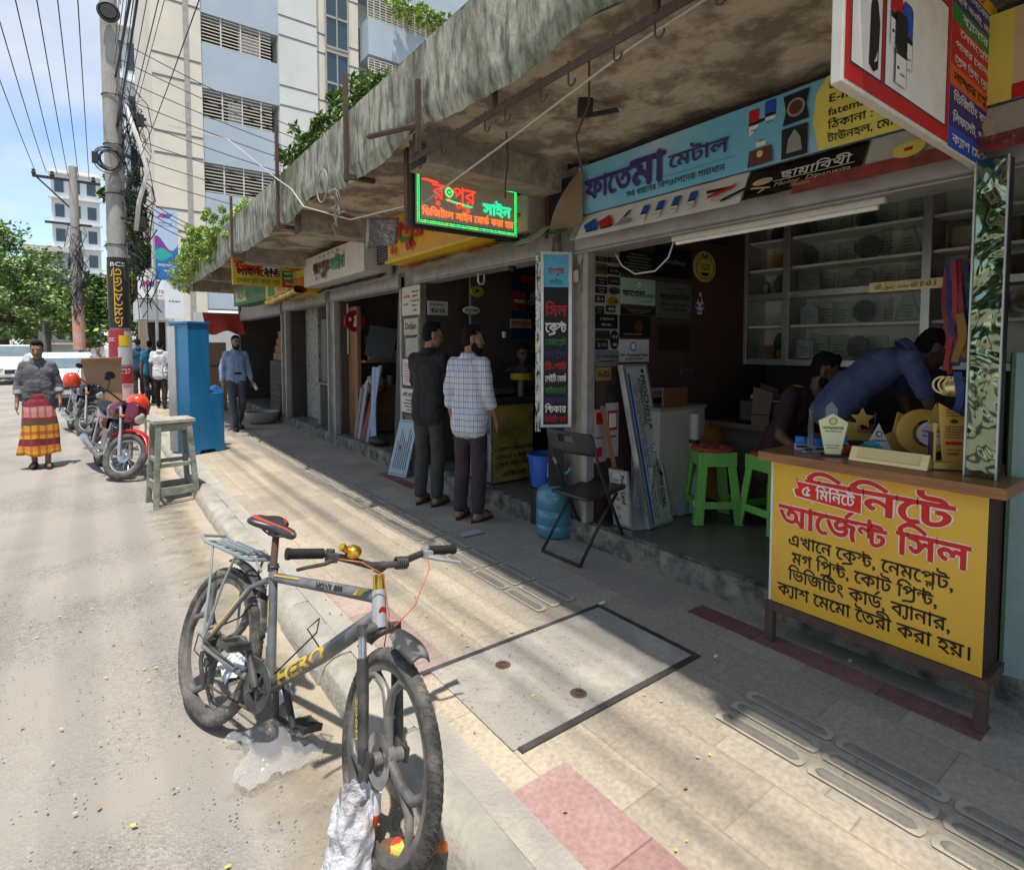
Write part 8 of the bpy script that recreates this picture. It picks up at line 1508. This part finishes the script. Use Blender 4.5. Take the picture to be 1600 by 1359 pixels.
person('man in a teal tee shirt walking away just ahead of the white shirt',(1.18,17.2,.15),R(5),1.63,dict(anL=(-.09,-.12,.09),anR=(.09,.15,.1)),shirt_m('teal_shirt',(.02,.14,.24),(.015,.1,.18)),MATS['black_trousers'],None,'short',.84,0,.1,.02,'#141210',None,group=FAR)
person('tall man in a dark blue shirt walking away behind the poster pole',(1.05,19.4,.15),R(0),1.70,dict(anL=(-.09,-.12,.09),anR=(.09,.15,.1)),shirt_m('navy_shirt',(.016,.06,.11),(.012,.04,.08)),MATS['black_trousers'],None,'short',.84,0,.1,.02,'#141210',None,group=FAR)
person('man in a white and dark shirt standing by the cars left of the pole',(.12,20.8,0),R(200),1.66,dict(wrR=(.1,.22,1.1)),shirt_m('black_white_shirt',(.30,.30,.32),(.05,.05,.06)),MATS['black_trousers'],None,'short',.84,0,.1,.022,'#141210',None,group=FAR)
person('man in a bright blue shirt half hidden behind the man by the cars',(-.1,22.5,0),R(170),1.64,None,shirt_m('royal_blue_shirt',(.02,.05,.35),(.02,.04,.25)),MATS['black_trousers'],None,'short',.84,0,.1,.022,'#141210',None,group=FAR)
person('man in a pale shirt bending beside the silver car',(-.28,23.5,0),R(120),1.5,None,shirt_m('faded_shirt',(.5,.5,.55),(.4,.4,.46)),MATS['black_trousers'],None,'short',.84,0,.3,.022,'#141210',None,group=FAR)
# in the near shop: one seated, one bending; and one sitting deep in the second shop
person('bearded man in a dark maroon shirt seated behind the counter, head bowed',(3.92,1.97,.302),R(165),1.72,dict(pelvis=(0,-.12,.50),belly=(0,-.06,.66),chest=(-.06,.04,.84),neck=(-.09,.11,.99),head=(-.12,.17,1.12),shL=(-.25,.08,.92),shR=(.09,.06,.96),elL=(-.30,.22,.70),wrL=(-.15,.42,.66),elR=(.24,.10,.70),wrR=(.20,.33,.58),hipL=(-.09,-.1,.48),hipR=(.09,-.1,.48),knL=(-.15,.34,.50),knR=(.16,.34,.50),anL=(-.14,.30,.09),anR=(.17,.36,.09),toL=(-.15,.46,.03),toR=(.18,.53,.03)),shirt_m('maroon_shirt',(.045,.018,.017),(.03,.012,.012)),shirt_m('blue_jeans',(.035,.06,.11),(.02,.035,.07)),M_skind,'short',.86,R(-35),.35,.011,None,None,True,True,collar=False)
copy_tree(gs,(3.90,2.09,.302),R(-15),'green plastic stool under the seated man in maroon')
person('man in a slate blue shirt bending forward behind the counter with his back to us',(3.64,1.52,.302),R(-140),1.66,dict(pelvis=(0,-.05,.97),belly=(0,.05,1.09),chest=(0,.22,1.22),neck=(0,.37,1.30),head=(.03,.49,1.31),shL=(-.185,.31,1.26),shR=(.185,.31,1.26),elL=(-.22,.42,1.02),wrL=(-.17,.50,.80),elR=(.22,.40,1.02),wrR=(.18,.52,.80)),shirt_m('slate_blue_shirt',(.075,.095,.19),(.05,.065,.135)),MATS['black_trousers'],M_skind,'short',.90,0,.7,.011,'#141210',None)
person('man sitting in the gloom behind the engraving machine of the second shop',(3.78,4.86,.302),R(150),1.66,dict(pelvis=(0,-.1,.62),belly=(0,-.06,.78),chest=(0,0,.96),neck=(0,.05,1.12),head=(.02,.1,1.25),shL=(-.172,.04,1.06),shR=(.172,.04,1.06),elL=(-.22,.14,.84),wrL=(-.12,.34,.86),elR=(.22,.14,.84),wrR=(.12,.34,.86),hipL=(-.09,-.1,.6),hipR=(.09,-.1,.6),knL=(-.15,.3,.6),knR=(.15,.3,.6),anL=(-.14,.25,.09),anR=(.14,.25,.09),toL=(-.15,.4,.03),toR=(.15,.4,.03)),shirt_m('grey_tee',(.06,.06,.06),(.04,.04,.04)),MATS['black_trousers'],M_skind,'short',.88,0,.2,.014,'#141210',None)
t = box_thing('wooden_bench','dark bench under the man in the second shop','bench',3.6,4.68,.302,4.05,4.98,.78,M_dw,None,'seat')

# ================================================================== the bicycle
bk_ = thing('bicycle','grey and yellow mountain bicycle leaning at the kerb, front wheel towards us','bicycle',(.318,2.665,0));LEAN,STEER,HD = R(17),R(-16),R(-74.0)
RWH,TW = .314,.0235;WBK = 1.125
Bk = Matrix.Rotation(HD,4,'Z') @ Matrix.Rotation(-LEAN,4,'X')
Bk[0][3],Bk[1][3],Bk[2][3] = 0,0,.010
ra = R(70);axs = Vector((-math.cos(ra),0,math.sin(ra)));fh = Vector((WBK,0,RWH));hb = fh - Vector((.042,0,0)) + axs * .365;ht = hb + axs * .115;st = ht + axs * .075
Sb = Bk @ Matrix.Translation(hb) @ Matrix.Rotation(STEER,4,axs) @ Matrix.Translation(-hb)
M_bgrey = mat('bike_grey',(.09,.094,.098),.32,c2=(.20,.195,.185),scale=7,amt=.8,coat=.25,c3=(.20,.18,.15),s3=9,lo3=.6,hi3=.75);M_bsil = mat('bike_silver',(.36,.37,.38),.4,c2=(.25,.25,.25),scale=6,metal=.3);M_bblk = mat('bike_black',(.022,.022,.023),.5,c2=(.10,.095,.085),scale=9,amt=.8);M_byel = mat('bike_yellow',(.62,.42,.05),.4,c2=(.45,.3,.05),scale=9);M_bwht = flat('#b9b9b6')
M_alloy = mat('dusty_alloy',(.085,.085,.083),.45,metal=.2,c2=(.24,.22,.19),scale=7,amt=.75);M_tyre2 = mat('muddy_tyre',(.030,.029,.028),.9,c2=(.20,.18,.155),scale=6,amt=.7,bump=.4,bscale=50)
M_rack = mat('rack_grey',(.26,.30,.31),.45,metal=.2,c2=(.18,.2,.2),scale=8);M_gold2 = mat('anodised_gold',(.75,.45,.06),.22,metal=.9);M_orange = mat('orange_cable',(.45,.12,.03),.4)
def bp(b,n,m,par=None,**k): return b.build(n,m,par or bk_,**k)
def bike_wheel(M,discs=True):
 b = MB();b.ring((0,0,0),RWH - TW,TW,'y',72,14,M)
 tire = bp(b,'wheel',M_tyre2,smooth='all');b = MB();n = 84
 for k in range(n):
  for s in (-1,1):
   a = 2 * math.pi * (k + (.5 if s > 0 else 0)) / n;ca,sa = math.cos(a),math.sin(a);c2_,s2_ = math.cos(a + .055),math.sin(a + .055)
   r0,r1 = RWH - .002,RWH + .003;w0,w1 = s * .002,s * .0185
   P = [(r1 * ca,w0,r1 * sa),(r1 * math.cos(a + .03),w0,r1 * math.sin(a + .03)),((r1 - .0105) * c2_,w1,(r1 - .0105) * s2_),((r1 - .0105) * math.cos(a + .022),w1,(r1 - .0105) * math.sin(a + .022))]
   Q = [((p[0] * .965),p[1] * .9,p[2] * .965) for p in P];b.add(P + Q,[(0,1,2,3),(0,4,5,1),(1,5,6,2),(2,6,7,3),(3,7,4,0)],M)
 bp(b,'tread',M_tyre2,tire)
 b = MB();rr = RWH - 2 * TW
 b.lathe([(rr - .020,-.010),(rr - .006,-.014),(rr + .006,-.014),(rr + .006,.014),(rr - .006,.014),(rr - .020,.010),(rr - .020,-.010)],64,M @ Matrix.Rotation(R(90),4,'X'))
 # six paired blades, each pair forking to the rim
 for k in range(6):
  a = k * math.pi / 3 + .2;P0 = Vector((.03 * math.cos(a),0,.03 * math.sin(a)));P1 = Vector((.12 * math.cos(a),0,.12 * math.sin(a)))
  if k % 2 == 0: b.tube([P0,P1],[.019,.016],8,True,M)
  for q in ((-.42,.42) if k % 2 == 0 else ()):
   b.tube([P1,Vector(((rr * .70) * math.cos(a + q * .30),0,(rr * .70) * math.sin(a + q * .30))),Vector(((rr * .9) * math.cos(a + q * .85),0,(rr * .9) * math.sin(a + q * .85))),Vector(((rr - .012) * math.cos(a + q * 1.25),0,(rr - .012) * math.sin(a + q * 1.25)))],[.016,.014,.0135,.016],8,True,M)
 b.cyl((0,-.05,0),(0,.05,0),.022,16,None,M);b.cyl((0,-.014,0),(0,.014,0),.036,18,None,M);bp(b,'rim',M_alloy,tire,smooth=True,angle=50)
 if discs: b = MB();b.lathe([(.045,.030),(.078,.030),(.078,.0325),(.045,.0325),(.045,.030)],30,M @ Matrix.Rotation(R(90),4,'X'));bp(b,'brake_disc',M_chrome,tire)
 return tire
bike_wheel(Sb @ Matrix.Translation(fh) @ Matrix.Rotation(.5,4,'Y'));bike_wheel(Bk @ Matrix.Translation((0,0,RWH)) @ Matrix.Rotation(-.3,4,'Y'))
BBp = Vector((.43,0,.29));SC = Vector((.275,0,.660));HT,HB = ht - axs * .01,hb + axs * .02
def tb(pts,r,name,m,M=Bk,seg=14): b = MB();b.tube(pts,r,seg,True,M);return bp(b,name,m,smooth=True)
fr_ = MB();fr_.tube([BBp,BBp.lerp(HB,.5) + Vector((0,0,-.004)),BBp.lerp(HB,.85) + Vector((0,0,.012)),HB + axs * .02],[.026,.029,.029,.024],16,True,Bk);fr_.tube([SC,SC.lerp(HT,.5) + Vector((0,0,-.004)),HT - axs * .01],[.019,.021,.023],16,True,Bk);fr_.tube([BBp,SC + Vector((-.012,0,.03))],[.021,.0185],16,True,Bk)
for s in (-1,1):
 fr_.tube([SC + Vector((0,s * .02,-.012)),SC.lerp(Vector((0,s * .055,RWH)),.25) + Vector((0,s * .03,.03)),Vector((.10,s * .060,.44)),Vector((0,s * .065,RWH + .01))],[.013,.011,.010,.010],10,True,Bk)
 fr_.tube([BBp + Vector((-.01,s * .035,0)),Vector((.25,s * .052,.295)),Vector((0,s * .065,RWH - .005))],[.013,.012,.011],10,True,Bk)
fr_.cyl(BBp - Vector((0,.042,0)),BBp + Vector((0,.042,0)),.025,16,None,Bk)
frm = bp(fr_,'frame',M_bgrey,smooth=True,angle=50)
b = MB();b.tube([hb - axs * .002,hb + axs * .12],[.027,.024],16,True,Sb);bp(b,'head_tube',M_bsil,smooth=True)
b = MB();b.cyl(hb + axs * .06 + Vector((.026,0,.0)) + Vector((0,0,0)),hb + axs * .06 + Vector((.029,0,0)),.013,16,None,Sb);bp(b,'head_badge',flat('#a3171c'))
tb([ht,ht + axs * .055],.0205,'spacer',M_gold2,Sb)
b = MB();b.tube([st - axs * .01,st + Vector((.0,0,.012))],.019,12,True,Sb);b.tube([st,st + Vector((.035,0,.02))],.017,12,True,Sb);bp(b,'stem',M_bblk,smooth=True)
hc = st + Vector((.035,0,.022));HW = .32
b = MB();b.tube([hc + Vector((-.055,-HW,.035)),hc + Vector((-.045,-.2,.034)),hc + Vector((-.012,-.11,.016)),hc + Vector((0,-.05,0)),hc + Vector((0,.05,0)),hc + Vector((-.012,.11,.016)),hc + Vector((-.045,.2,.034)),hc + Vector((-.055,HW,.035))],.0125,12,True,Sb);bp(b,'handlebar',M_bblk,smooth=True)
for s in (-1,1):
 b = MB();b.tube([hc + Vector((-.055,s * HW * 1.01,.035)),hc + Vector((-.049,s * .205,.0345))],.0172,14,True,Sb);b.tube([hc + Vector((-.055,s * HW * 1.02,.035)),hc + Vector((-.055,s * (HW - .006),.035))],.0195,14,True,Sb);bp(b,'grip',flat('#1a1718',.8),smooth=True)
 b = MB();c = hc + Vector((-.040,s * .185,.032));b.cbox(c + Vector((.018,0,-.006)),(.035,.032,.028),Sb);b.tube([c + Vector((.03,s * .0,-.012)),c + Vector((.048,s * .03,-.018)),c + Vector((.052,s * .09,-.026)),c + Vector((.062,s * .125,-.030))],[.008,.007,.0065,.006],8,True,Sb);b.tube([c + Vector((0,0,-.018)),c + Vector((0,0,.018))],.0155,10,True,Sb);bp(b,'brake_lever',M_bblk if s < 0 else M_bsil,smooth=True)
b = MB();c = hc + Vector((-.012,-.115,.045));n0 = len(b.v);b.ball((c.x,c.y,c.z),(.029,.029,.024),18,Sb);b.tube([c + Vector((0,.0,0)),c + Vector((0,-.02,.005)),c + Vector((.01,-.05,.022))],[.010,.011,.013],8,True,Sb);b.tube([c - Vector((0,0,.03)),c],.010,8,True,Sb);bp(b,'bell',M_gold2,smooth=True)
b = MB()
for k in range(5): b.ring((hc.x - .008,.055 + .009 * k,hc.z + .003),.018,.0055,'y',18,6,Sb)
bp(b,'cable_wrap',M_bblk,smooth='all')
b = MB();c = hc + Vector((-.02,.185,.02));b.tube([c,c + Vector((.06,-.02,-.03)),c + Vector((.09,-.08,-.15)),c + Vector((.07,-.14,-.22)),hb + axs * .03 + Vector((.05,.02,.0))],.0023,6,True,Sb);b.tube([hc + Vector((-.02,-.185,.025)),hc + Vector((.03,-.10,.02)),hc + Vector((.045,-.02,-.02)),hb + Vector((.04,.01,.05)),hb + Vector((.05,.0,-.12))],.0023,6,True,Sb);bp(b,'brake_cable',M_orange,smooth='all')
# fork: crown, stanchions and lowers
b = MB();b.tube([hb + Vector((0,-.062,.0)) + axs * -.012,hb + axs * .004,hb + Vector((0,.062,.0)) + axs * -.012],[.019,.022,.019],12,True,Sb)
for s in (-1,1): b.cyl(hb + Vector((0,s * .062,0)) - axs * .025,hb + Vector((0,s * .062,0)) + axs * .012,.019,14,None,Sb)
bp(b,'fork_crown',M_bblk,smooth=True)
for s in (-1,1):
 o_ = Vector((0,s * .062,0));b = MB();b.cyl(hb + o_ - axs * .10,hb + o_,.0135,14,None,Sb);bp(b,'stanchion',M_chrome,smooth=True)
 b = MB();b.tube([hb + o_ - axs * .09,hb + o_ - axs * .20,hb + o_ - axs * .385],[.0185,.020,.0165],14,True,Sb);b.cbox(fh + o_,(.04,.012,.045),Sb);bp(b,'fork_lower',M_bblk,smooth=True)
 if s < 0:
  L = Lettering();Mf = Sb @ frame(hb + o_ - axs * .33 + Vector((.0,-.0195,0)),(math.cos(ra),0,-math.sin(ra)),(math.sin(ra),0,math.cos(ra)));L.line('ZOOM',-.13,-.007,.02,Mf,width=.12,bold=.03,mi=0);L.build('fork_lettering',[M_byel],bk_)
# mudguards
b = MB();b.grid(lambda u,v: Sb @ (fh + Vector(((RWH + .065) * math.cos(1.22 + .42 * u),(v - .5) * (.062 + .03 * math.sin(u * 3)),(RWH + .065 - .01 * (1 - u)) * math.sin(1.22 + .42 * u) - .018 * (2 * v - 1) ** 2))),14,8);b.grid(lambda u,v: Sb @ (fh + Vector(((RWH + .055) * math.cos(1.85 + .5 * u),(v - .5) * .055,(RWH + .055) * math.sin(1.85 + .5 * u) - .014 * (2 * v - 1) ** 2))),12,6);bp(b,'front_mudguard',mat('muddy_guard',(.035,.036,.037),.5,c2=(.22,.22,.215),scale=12,amt=.9,lo=.5,hi=.62),smooth='all',solid=.004)
b = MB();b.grid(lambda u,v: Bk @ Vector(((RWH + .04) * math.cos(.35 + 1.35 * u),(v - .5) * .055,RWH + (RWH + .04) * math.sin(.35 + 1.35 * u) - .012 * (2 * v - 1) ** 2)),18,6);bp(b,'rear_mudguard',MATS['muddy_guard'],smooth='all',solid=.004)
# seat and post
tb([SC + Vector((-.010,0,.02)),SC + Vector((-.055,0,.165))],.0145,'seat_post',M_rust);b = MB();b.cyl(SC + Vector((-.012,0,.02)),SC + Vector((-.020,0,.052)),.022,14,None,Bk);b.ring((SC.x - .016,0,SC.z + .04),.022,.004,'z',20,6,Bk);bp(b,'seat_clamp',M_bblk,smooth=True)
sc_ = SC + Vector((-.055,0,.185))
def sad(u,v):
 x = -.135 + .275 * v;w = .078 * math.exp(-((x + .085) / .075) ** 2) + .022 * (1 - max(0,(x - .08) / .12) ** 2 * .6);a = u * 2 * math.pi
 hh = .020 + .012 * math.exp(-((x + .09) / .06) ** 2);endk = math.sqrt(max(0,1 - ((v - .5) * 2) ** 6));ca,sa = math.cos(a),math.sin(a)
 return Bk @ (sc_ + Vector((x,w * ca * endk,(hh * sa if sa > 0 else .024 * sa) * endk + .018 - .022 * v + .012 * (v - .5) ** 2 - .006 * math.exp(-(ca / .25) ** 2) * (sa > 0))))
b = MB();b.grid(sad,28,26);sdl = bp(b,'saddle',mat('saddle_black',(.035,.032,.036),.35,c2=(.06,.055,.06),scale=9),smooth='all')
b = MB()
for s in (-1,1):
 def sp_(u,v,s=s): p = sad((.25 - s * (.10 + .055 * v)) % 1.0,.06 + .88 * u);return (Bk @ (Bk.inverted() @ p + Vector((0,s * .001,.0022))))
 b.grid(sp_,20,4)
bp(b,'saddle_panel',mat('saddle_red',(.42,.05,.04),.45,c2=(.3,.04,.03),scale=9),sdl,smooth='all')
b = MB(); 
for s in (-1,1): b.tube([sc_ + Vector((-.11,s * .03,.0)),sc_ + Vector((-.04,s * .022,-.022)),sc_ + Vector((.04,s * .02,-.022)),sc_ + Vector((.11,s * .01,-.004))],.004,6,True,Bk)
b.cbox(sc_ + Vector((0,0,-.018)),(.05,.05,.022),Bk);bp(b,'saddle_rails',M_bblk,sdl)
# carrier over the rear wheel
b = MB();rz_,x0_,x1_,wv = .705,-.215,.165,.068
b.tube([(x0_,-wv,rz_),(x0_,wv,rz_),(x1_ - .02,wv,rz_),(x1_,wv - .02,rz_),(x1_,-wv + .02,rz_),(x1_ - .02,-wv,rz_),(x0_,-wv,rz_)],.0075,8,True,Bk);b.tube([(x0_,-wv,rz_),(x0_ - .06,-wv + .01,rz_ + .015),(x0_ - .06,wv - .01,rz_ + .015),(x0_,wv,rz_)],.0075,8,True,Bk)
for k in range(5): x = x0_ + .06 + .07 * k;b.tube([(x,-wv,rz_),(x,wv,rz_)],.0055,6,True,Bk)
for y in (-.022,.022): b.tube([(x0_,y,rz_ + .004),(x1_,y,rz_ + .004)],.005,6,True,Bk)
for y in (-.04,.0,.04): b.tube([(x0_ + .08,y,rz_ + .018),(x1_ - .05,y * .8,rz_ + .018)],.004,6,True,Bk)
for s in (-1,1):
 for x in (-.14,.07): b.tube([(x,s * wv,rz_),(x * .5,s * .075,.56),(0,s * .075,RWH + .012)],.006,8,True,Bk)
for s in (-1,1): b.tube([(x1_,s * .03,rz_),(.22,s * .025,.67)],.005,6,True,Bk)
bp(b,'carrier',M_rack,smooth=True)
# drivetrain on the right side (-y)
b = MB();b.lathe([(.05,-.003),(.088,-.003),(.090,0),(.088,.003),(.05,.003),(.05,-.003)],40,Bk @ Matrix.Translation(BBp - Vector((0,.055,0))) @ Matrix.Rotation(R(90),4,'X'));b.lathe([(.03,-.002),(.066,-.002),(.066,.002),(.03,.002)],32,Bk @ Matrix.Translation(BBp - Vector((0,.045,0))) @ Matrix.Rotation(R(90),4,'X'))
for k in range(5): a = k * 1.2566;b.tube([BBp - Vector((0,.055,0)),BBp + Vector((.07 * math.cos(a),-.055,.07 * math.sin(a)))],.007,6,True,Bk)
bp(b,'chainring',M_bblk,smooth=True)
for s,a in ((-1,R(128)),(1,R(308))):
 b = MB();e = BBp + Vector((.168 * math.cos(a),s * .075,.168 * math.sin(a)));b.tube([BBp + Vector((0,s * .062,0)),e],[.015,.012],10,True,Bk);cr = bp(b,'crank',M_bblk,smooth=True)
 b = MB();pc_ = e + Vector((0,s * .058,0));b.cbox(pc_ + Vector((.038,0,0)),(.014,.085,.024),Bk);b.cbox(pc_ - Vector((.038,0,0)),(.014,.085,.024),Bk);b.cbox(pc_ + Vector((0,.0375,0)),(.062,.010,.02),Bk);b.cbox(pc_ - Vector((0,.0375,0)),(.062,.010,.02),Bk);b.tube([e,pc_ + Vector((0,s * .035,0))],.009,8,True,Bk);bp(b,'pedal',M_bblk,cr)
b = MB()
for r in (.052,.043,.034): b.lathe([(.02,0),(r,0),(r,.003),(.02,.003)],26,Bk @ Matrix.Translation(Vector((0,-.034 - (.052 - r) * .5,RWH))) @ Matrix.Rotation(R(90),4,'X'))
bp(b,'sprockets',M_rust,smooth=True)
b = MB();c0_,c1_ = BBp + Vector((0,-.05,0)),Vector((0,-.042,RWH));b.tube([c0_ + Vector((-.01,0,.089)),c1_ + Vector((0,0,.05))],.0045,5,True,Bk);b.tube([c0_ + Vector((-.01,0,-.089)),Vector((.06,-.045,RWH - .14))],.0045,5,True,Bk);b.tube([Vector((.06,-.045,RWH - .14)),Vector((.015,-.045,RWH - .06)),Vector((.03,-.045,RWH - .035))],.0045,5,True,Bk);bp(b,'chain',M_rust,smooth='all')
b = MB();b.tube([(.01,-.07,RWH - .02),(.02,-.072,RWH - .06),(.06,-.055,RWH - .145)],.009,8,True,Bk);b.cyl((.022,-.05,RWH - .065),(.022,-.04,RWH - .065),.02,12,None,Bk);b.cyl((.06,-.05,RWH - .14),(.06,-.04,RWH - .14),.02,12,None,Bk);b.tube([(.25,-.06,.31),(.1,-.075,.33),(-.04,-.08,.35),(-.05,-.075,.28),(.0,-.072,.27)],.003,6,True,Bk);bp(b,'derailleur',M_bblk,smooth=True)
b = MB();ks = Bk.inverted() @ Vector((.32,-.34,.018));b.tube([(.40,.045,.275),(.40,.085,.15),tuple(ks)],[.013,.011,.010],8,True,Bk);b.tube([tuple(ks),tuple(ks + Vector((.05,.02,0)))],.012,8,True,Bk);bp(b,'kickstand',M_bblk,smooth=True)
b = MB();b.tube([SC + Vector((.01,-.02,-.02)),SC.lerp(Vector((0,-.05,RWH)),.4) + Vector((0,-.01,-.05)),Vector((.05,-.055,.40)),Vector((-.02,-.07,.37))],.0035,6,True,Bk);bp(b,'loose_cable',M_cable,smooth='all');b = MB();b.tube([BBp + Vector((.05,-.03,.06)),BBp.lerp(HB,.5) + Vector((-.03,-.02,.07)),BBp.lerp(HB,.55) + Vector((-.06,-.02,.10)),BBp.lerp(HB,.4) + Vector((-.05,-.01,.10)),BBp.lerp(HB,.5) + Vector((0,-.02,.03))],.003,6,True,Bk);bp(b,'loose_cable',M_cable,smooth='all')
# lettering on the tubes, on the side towards us
L = Lettering();d_ = (HB - BBp).normalized();Md = Bk @ frame(BBp.lerp(HB,.02) + Vector((0,-.0285,0)),d_,Vector((-d_.z,0,d_.x)))
ld = (HB - BBp).length
def tube_letters(tx,x,size,width,r,mi,M_,bold=.05,slant=.2):
 V,F_,w = text2d(tx,0)
 for q,(dx,dy) in enumerate(((-bold,0),(bold,0),(0,bold),(0,-bold))):
  L.m = mi;pts = []
  for p in V: a = ((p[1] + dy) * size - size * .36) / r;pts.append((x + (p[0] + dx) * width / w + p[1] * size * slant,r * math.sin(a),r * math.cos(a) - r + .0014 + q * .0003))
  L.add(pts,F_,M_)
tube_letters('HERO',.06,.072,.30,.0285,0,Md,.05)
d2 = (HT - SC).normalized();Mt = Bk @ frame(SC + Vector((0,-.0215,0)) + d2 * .02,d2,Vector((-d2.z,0,d2.x)));lt = (HT - SC).length
tube_letters('HONK 888',lt * .46,.036,.16,.022,1,Mt,.03,0);L.rule(.02,.008,.17,.007,Mt,0,.0012);L.poly([(lt - .13,-.012),(lt - .09,-.012),(lt - .06,.012),(lt - .10,.012)],Mt,0,.0014)
d3 = (SC - BBp).normalized();Ms = Bk @ frame(BBp + Vector((0,-.0205,0)) + d3 * .14,d3,Vector((-d3.z,0,d3.x)));L.rule(.07,-.008,.10,.006,Ms,0,.001);L.rule(.0,-.005,.05,.014,Ms,2,.001);L.rule(.19,-.005,.05,.014,Ms,2,.001)
a_,b2_ = SC + Vector((0,-.022,-.012)),Vector((.10,-.060,.44));bs_ = MB();bs_.tube([Vector((.19,-.068,.575)) * .0 + SC.lerp(Vector((0,-.055,RWH)),.30) + Vector((0,-.032,.036)),Vector((.10,-.066,.452)),Vector((.04,-.071,.375))],.0055,6,True,Bk);bp(bs_,'frame_stripe',M_byel,smooth=True)
L.build('lettering',[M_byel,mat('dark_print',(.02,.02,.02),.5),M_bwht],bk_)
# litter round the bicycle
M_poly = mat('clear_poly',(.8,.82,.84),.12,trans=.6,ior=1.2,alpha=.42); 
t = thing('plastic_bag','crumpled clear plastic bag on the road under the bicycle pedal','plastic bag',(.53,2.27,.02));b = MB();b.grid(lambda u,v: (.26 * (u - .5) * (1 + .3 * math.sin(v * 7)) + .02 * mnoise.noise(Vector((u * 9,v * 9,0))),.34 * (v - .5),.012 + .07 * math.sin(u * 3.14) * math.sin(v * 3.14) + .04 * abs(mnoise.noise(Vector((u * 4.5,v * 4.5,4))))),24,24);b.build('film',M_poly,t,smooth='all')
def bagged(name,label,cat,loc,mk): t = thing(name,label,cat,loc);mk(t);return t
wb = thing('carrier_bag','white plastic carrier bag of bottles on the road against the front wheel','plastic bag',atz(545,1362,0));b = MB();b.grid(lambda u,v: ((.076 + .026 * mnoise.noise(Vector((math.cos(u * 6.283) * 1.6,math.sin(u * 6.283) * 1.6,v * 3.5))) - .02 * v) * math.cos(u * 6.283) + .02 * v,(.076 + .026 * mnoise.noise(Vector((math.cos(u * 6.283) * 1.6 + 5,math.sin(u * 6.283) * 1.6,v * 3.5))) - .02 * v) * math.sin(u * 6.283),.012 + .22 * v + .05 * mnoise.noise(Vector((math.cos(u * 6.283) * 3,math.sin(u * 6.283) * 3,2))) * v),48,20);b.build('bag',mat('white_poly',(.66,.67,.70),.35,alpha=.82,c2=(.55,.56,.6),scale=8,bump=1,bscale=28),wb,smooth='all')
t = thing('drink_bottle','clear drink bottle with a red and green label lying behind the front wheel','bottle',atz(600,1330,.05));Mq = Matrix.Rotation(R(35),4,'Z') @ Matrix.Rotation(R(70),4,'X');b = MB();b.lathe([(0,0),(.030,0),(.033,.02),(.031,.08),(.033,.13),(.024,.17),(.013,.19),(.013,.205),(0,.205)],20,Mq);b.build('bottle',mat('brown_pet',(.35,.2,.1),.12,trans=.6,c2=(.45,.4,.35),scale=5),t,smooth=True);b = MB();b.lathe([(.0335,.045),(.0335,.115)],20,Mq);b.build('label',mat('bottle_label',(.55,.06,.03),.4,c2=(.6,.5,.1),scale=16,amt=1,lo=.5,hi=.52,c3=(.1,.35,.08),s3=11,lo3=.6,hi3=.62),t,smooth='all');b = MB();b.cyl((0,0,.205),(0,0,.222),.0145,14,None,Mq);b.build('cap',flat('#c96a1c'),t,smooth=True)
t = thing('drink_bottle','white bottle with an orange label sticking up from the carrier bag','bottle',atz(566,1318,.07));Mq = Matrix.Rotation(R(20),4,'Y');b = MB();b.lathe([(0,0),(.026,0),(.028,.10),(.015,.14),(.015,.155),(0,.155)],18,Mq);b.build('bottle',flat('#c9cbcd',.25),t,smooth=True);b = MB();b.lathe([(.0285,.05),(.0288,.098)],18,Mq);b.build('label',flat('#cf4f12'),t,smooth='all')
for k,(x,y,s,a,lb) in enumerate(((.52,2.98,.11,.4,'white crumpled paper behind the rear wheel of the bicycle'),(.58,2.76,.08,1.2,'smaller white paper scrap on the road by the rear wheel'),(.64,2.60,.06,.2,'torn white paper bit near the bicycle chain'))):
 b = MB();b.grid(lambda u,v: (x + s * (u - .5) * 1.2,y + s * (v - .5) * 2,.016 + (.05 * abs(mnoise.noise(Vector((u * 3 + k,v * 3,0)))) + .03 * u)),8,8);tag(b.build('paper_scrap',flat('#cfd3dc'),None,smooth='all'),lb,'scrap')

bpy.data.scenes.remove(TMP)
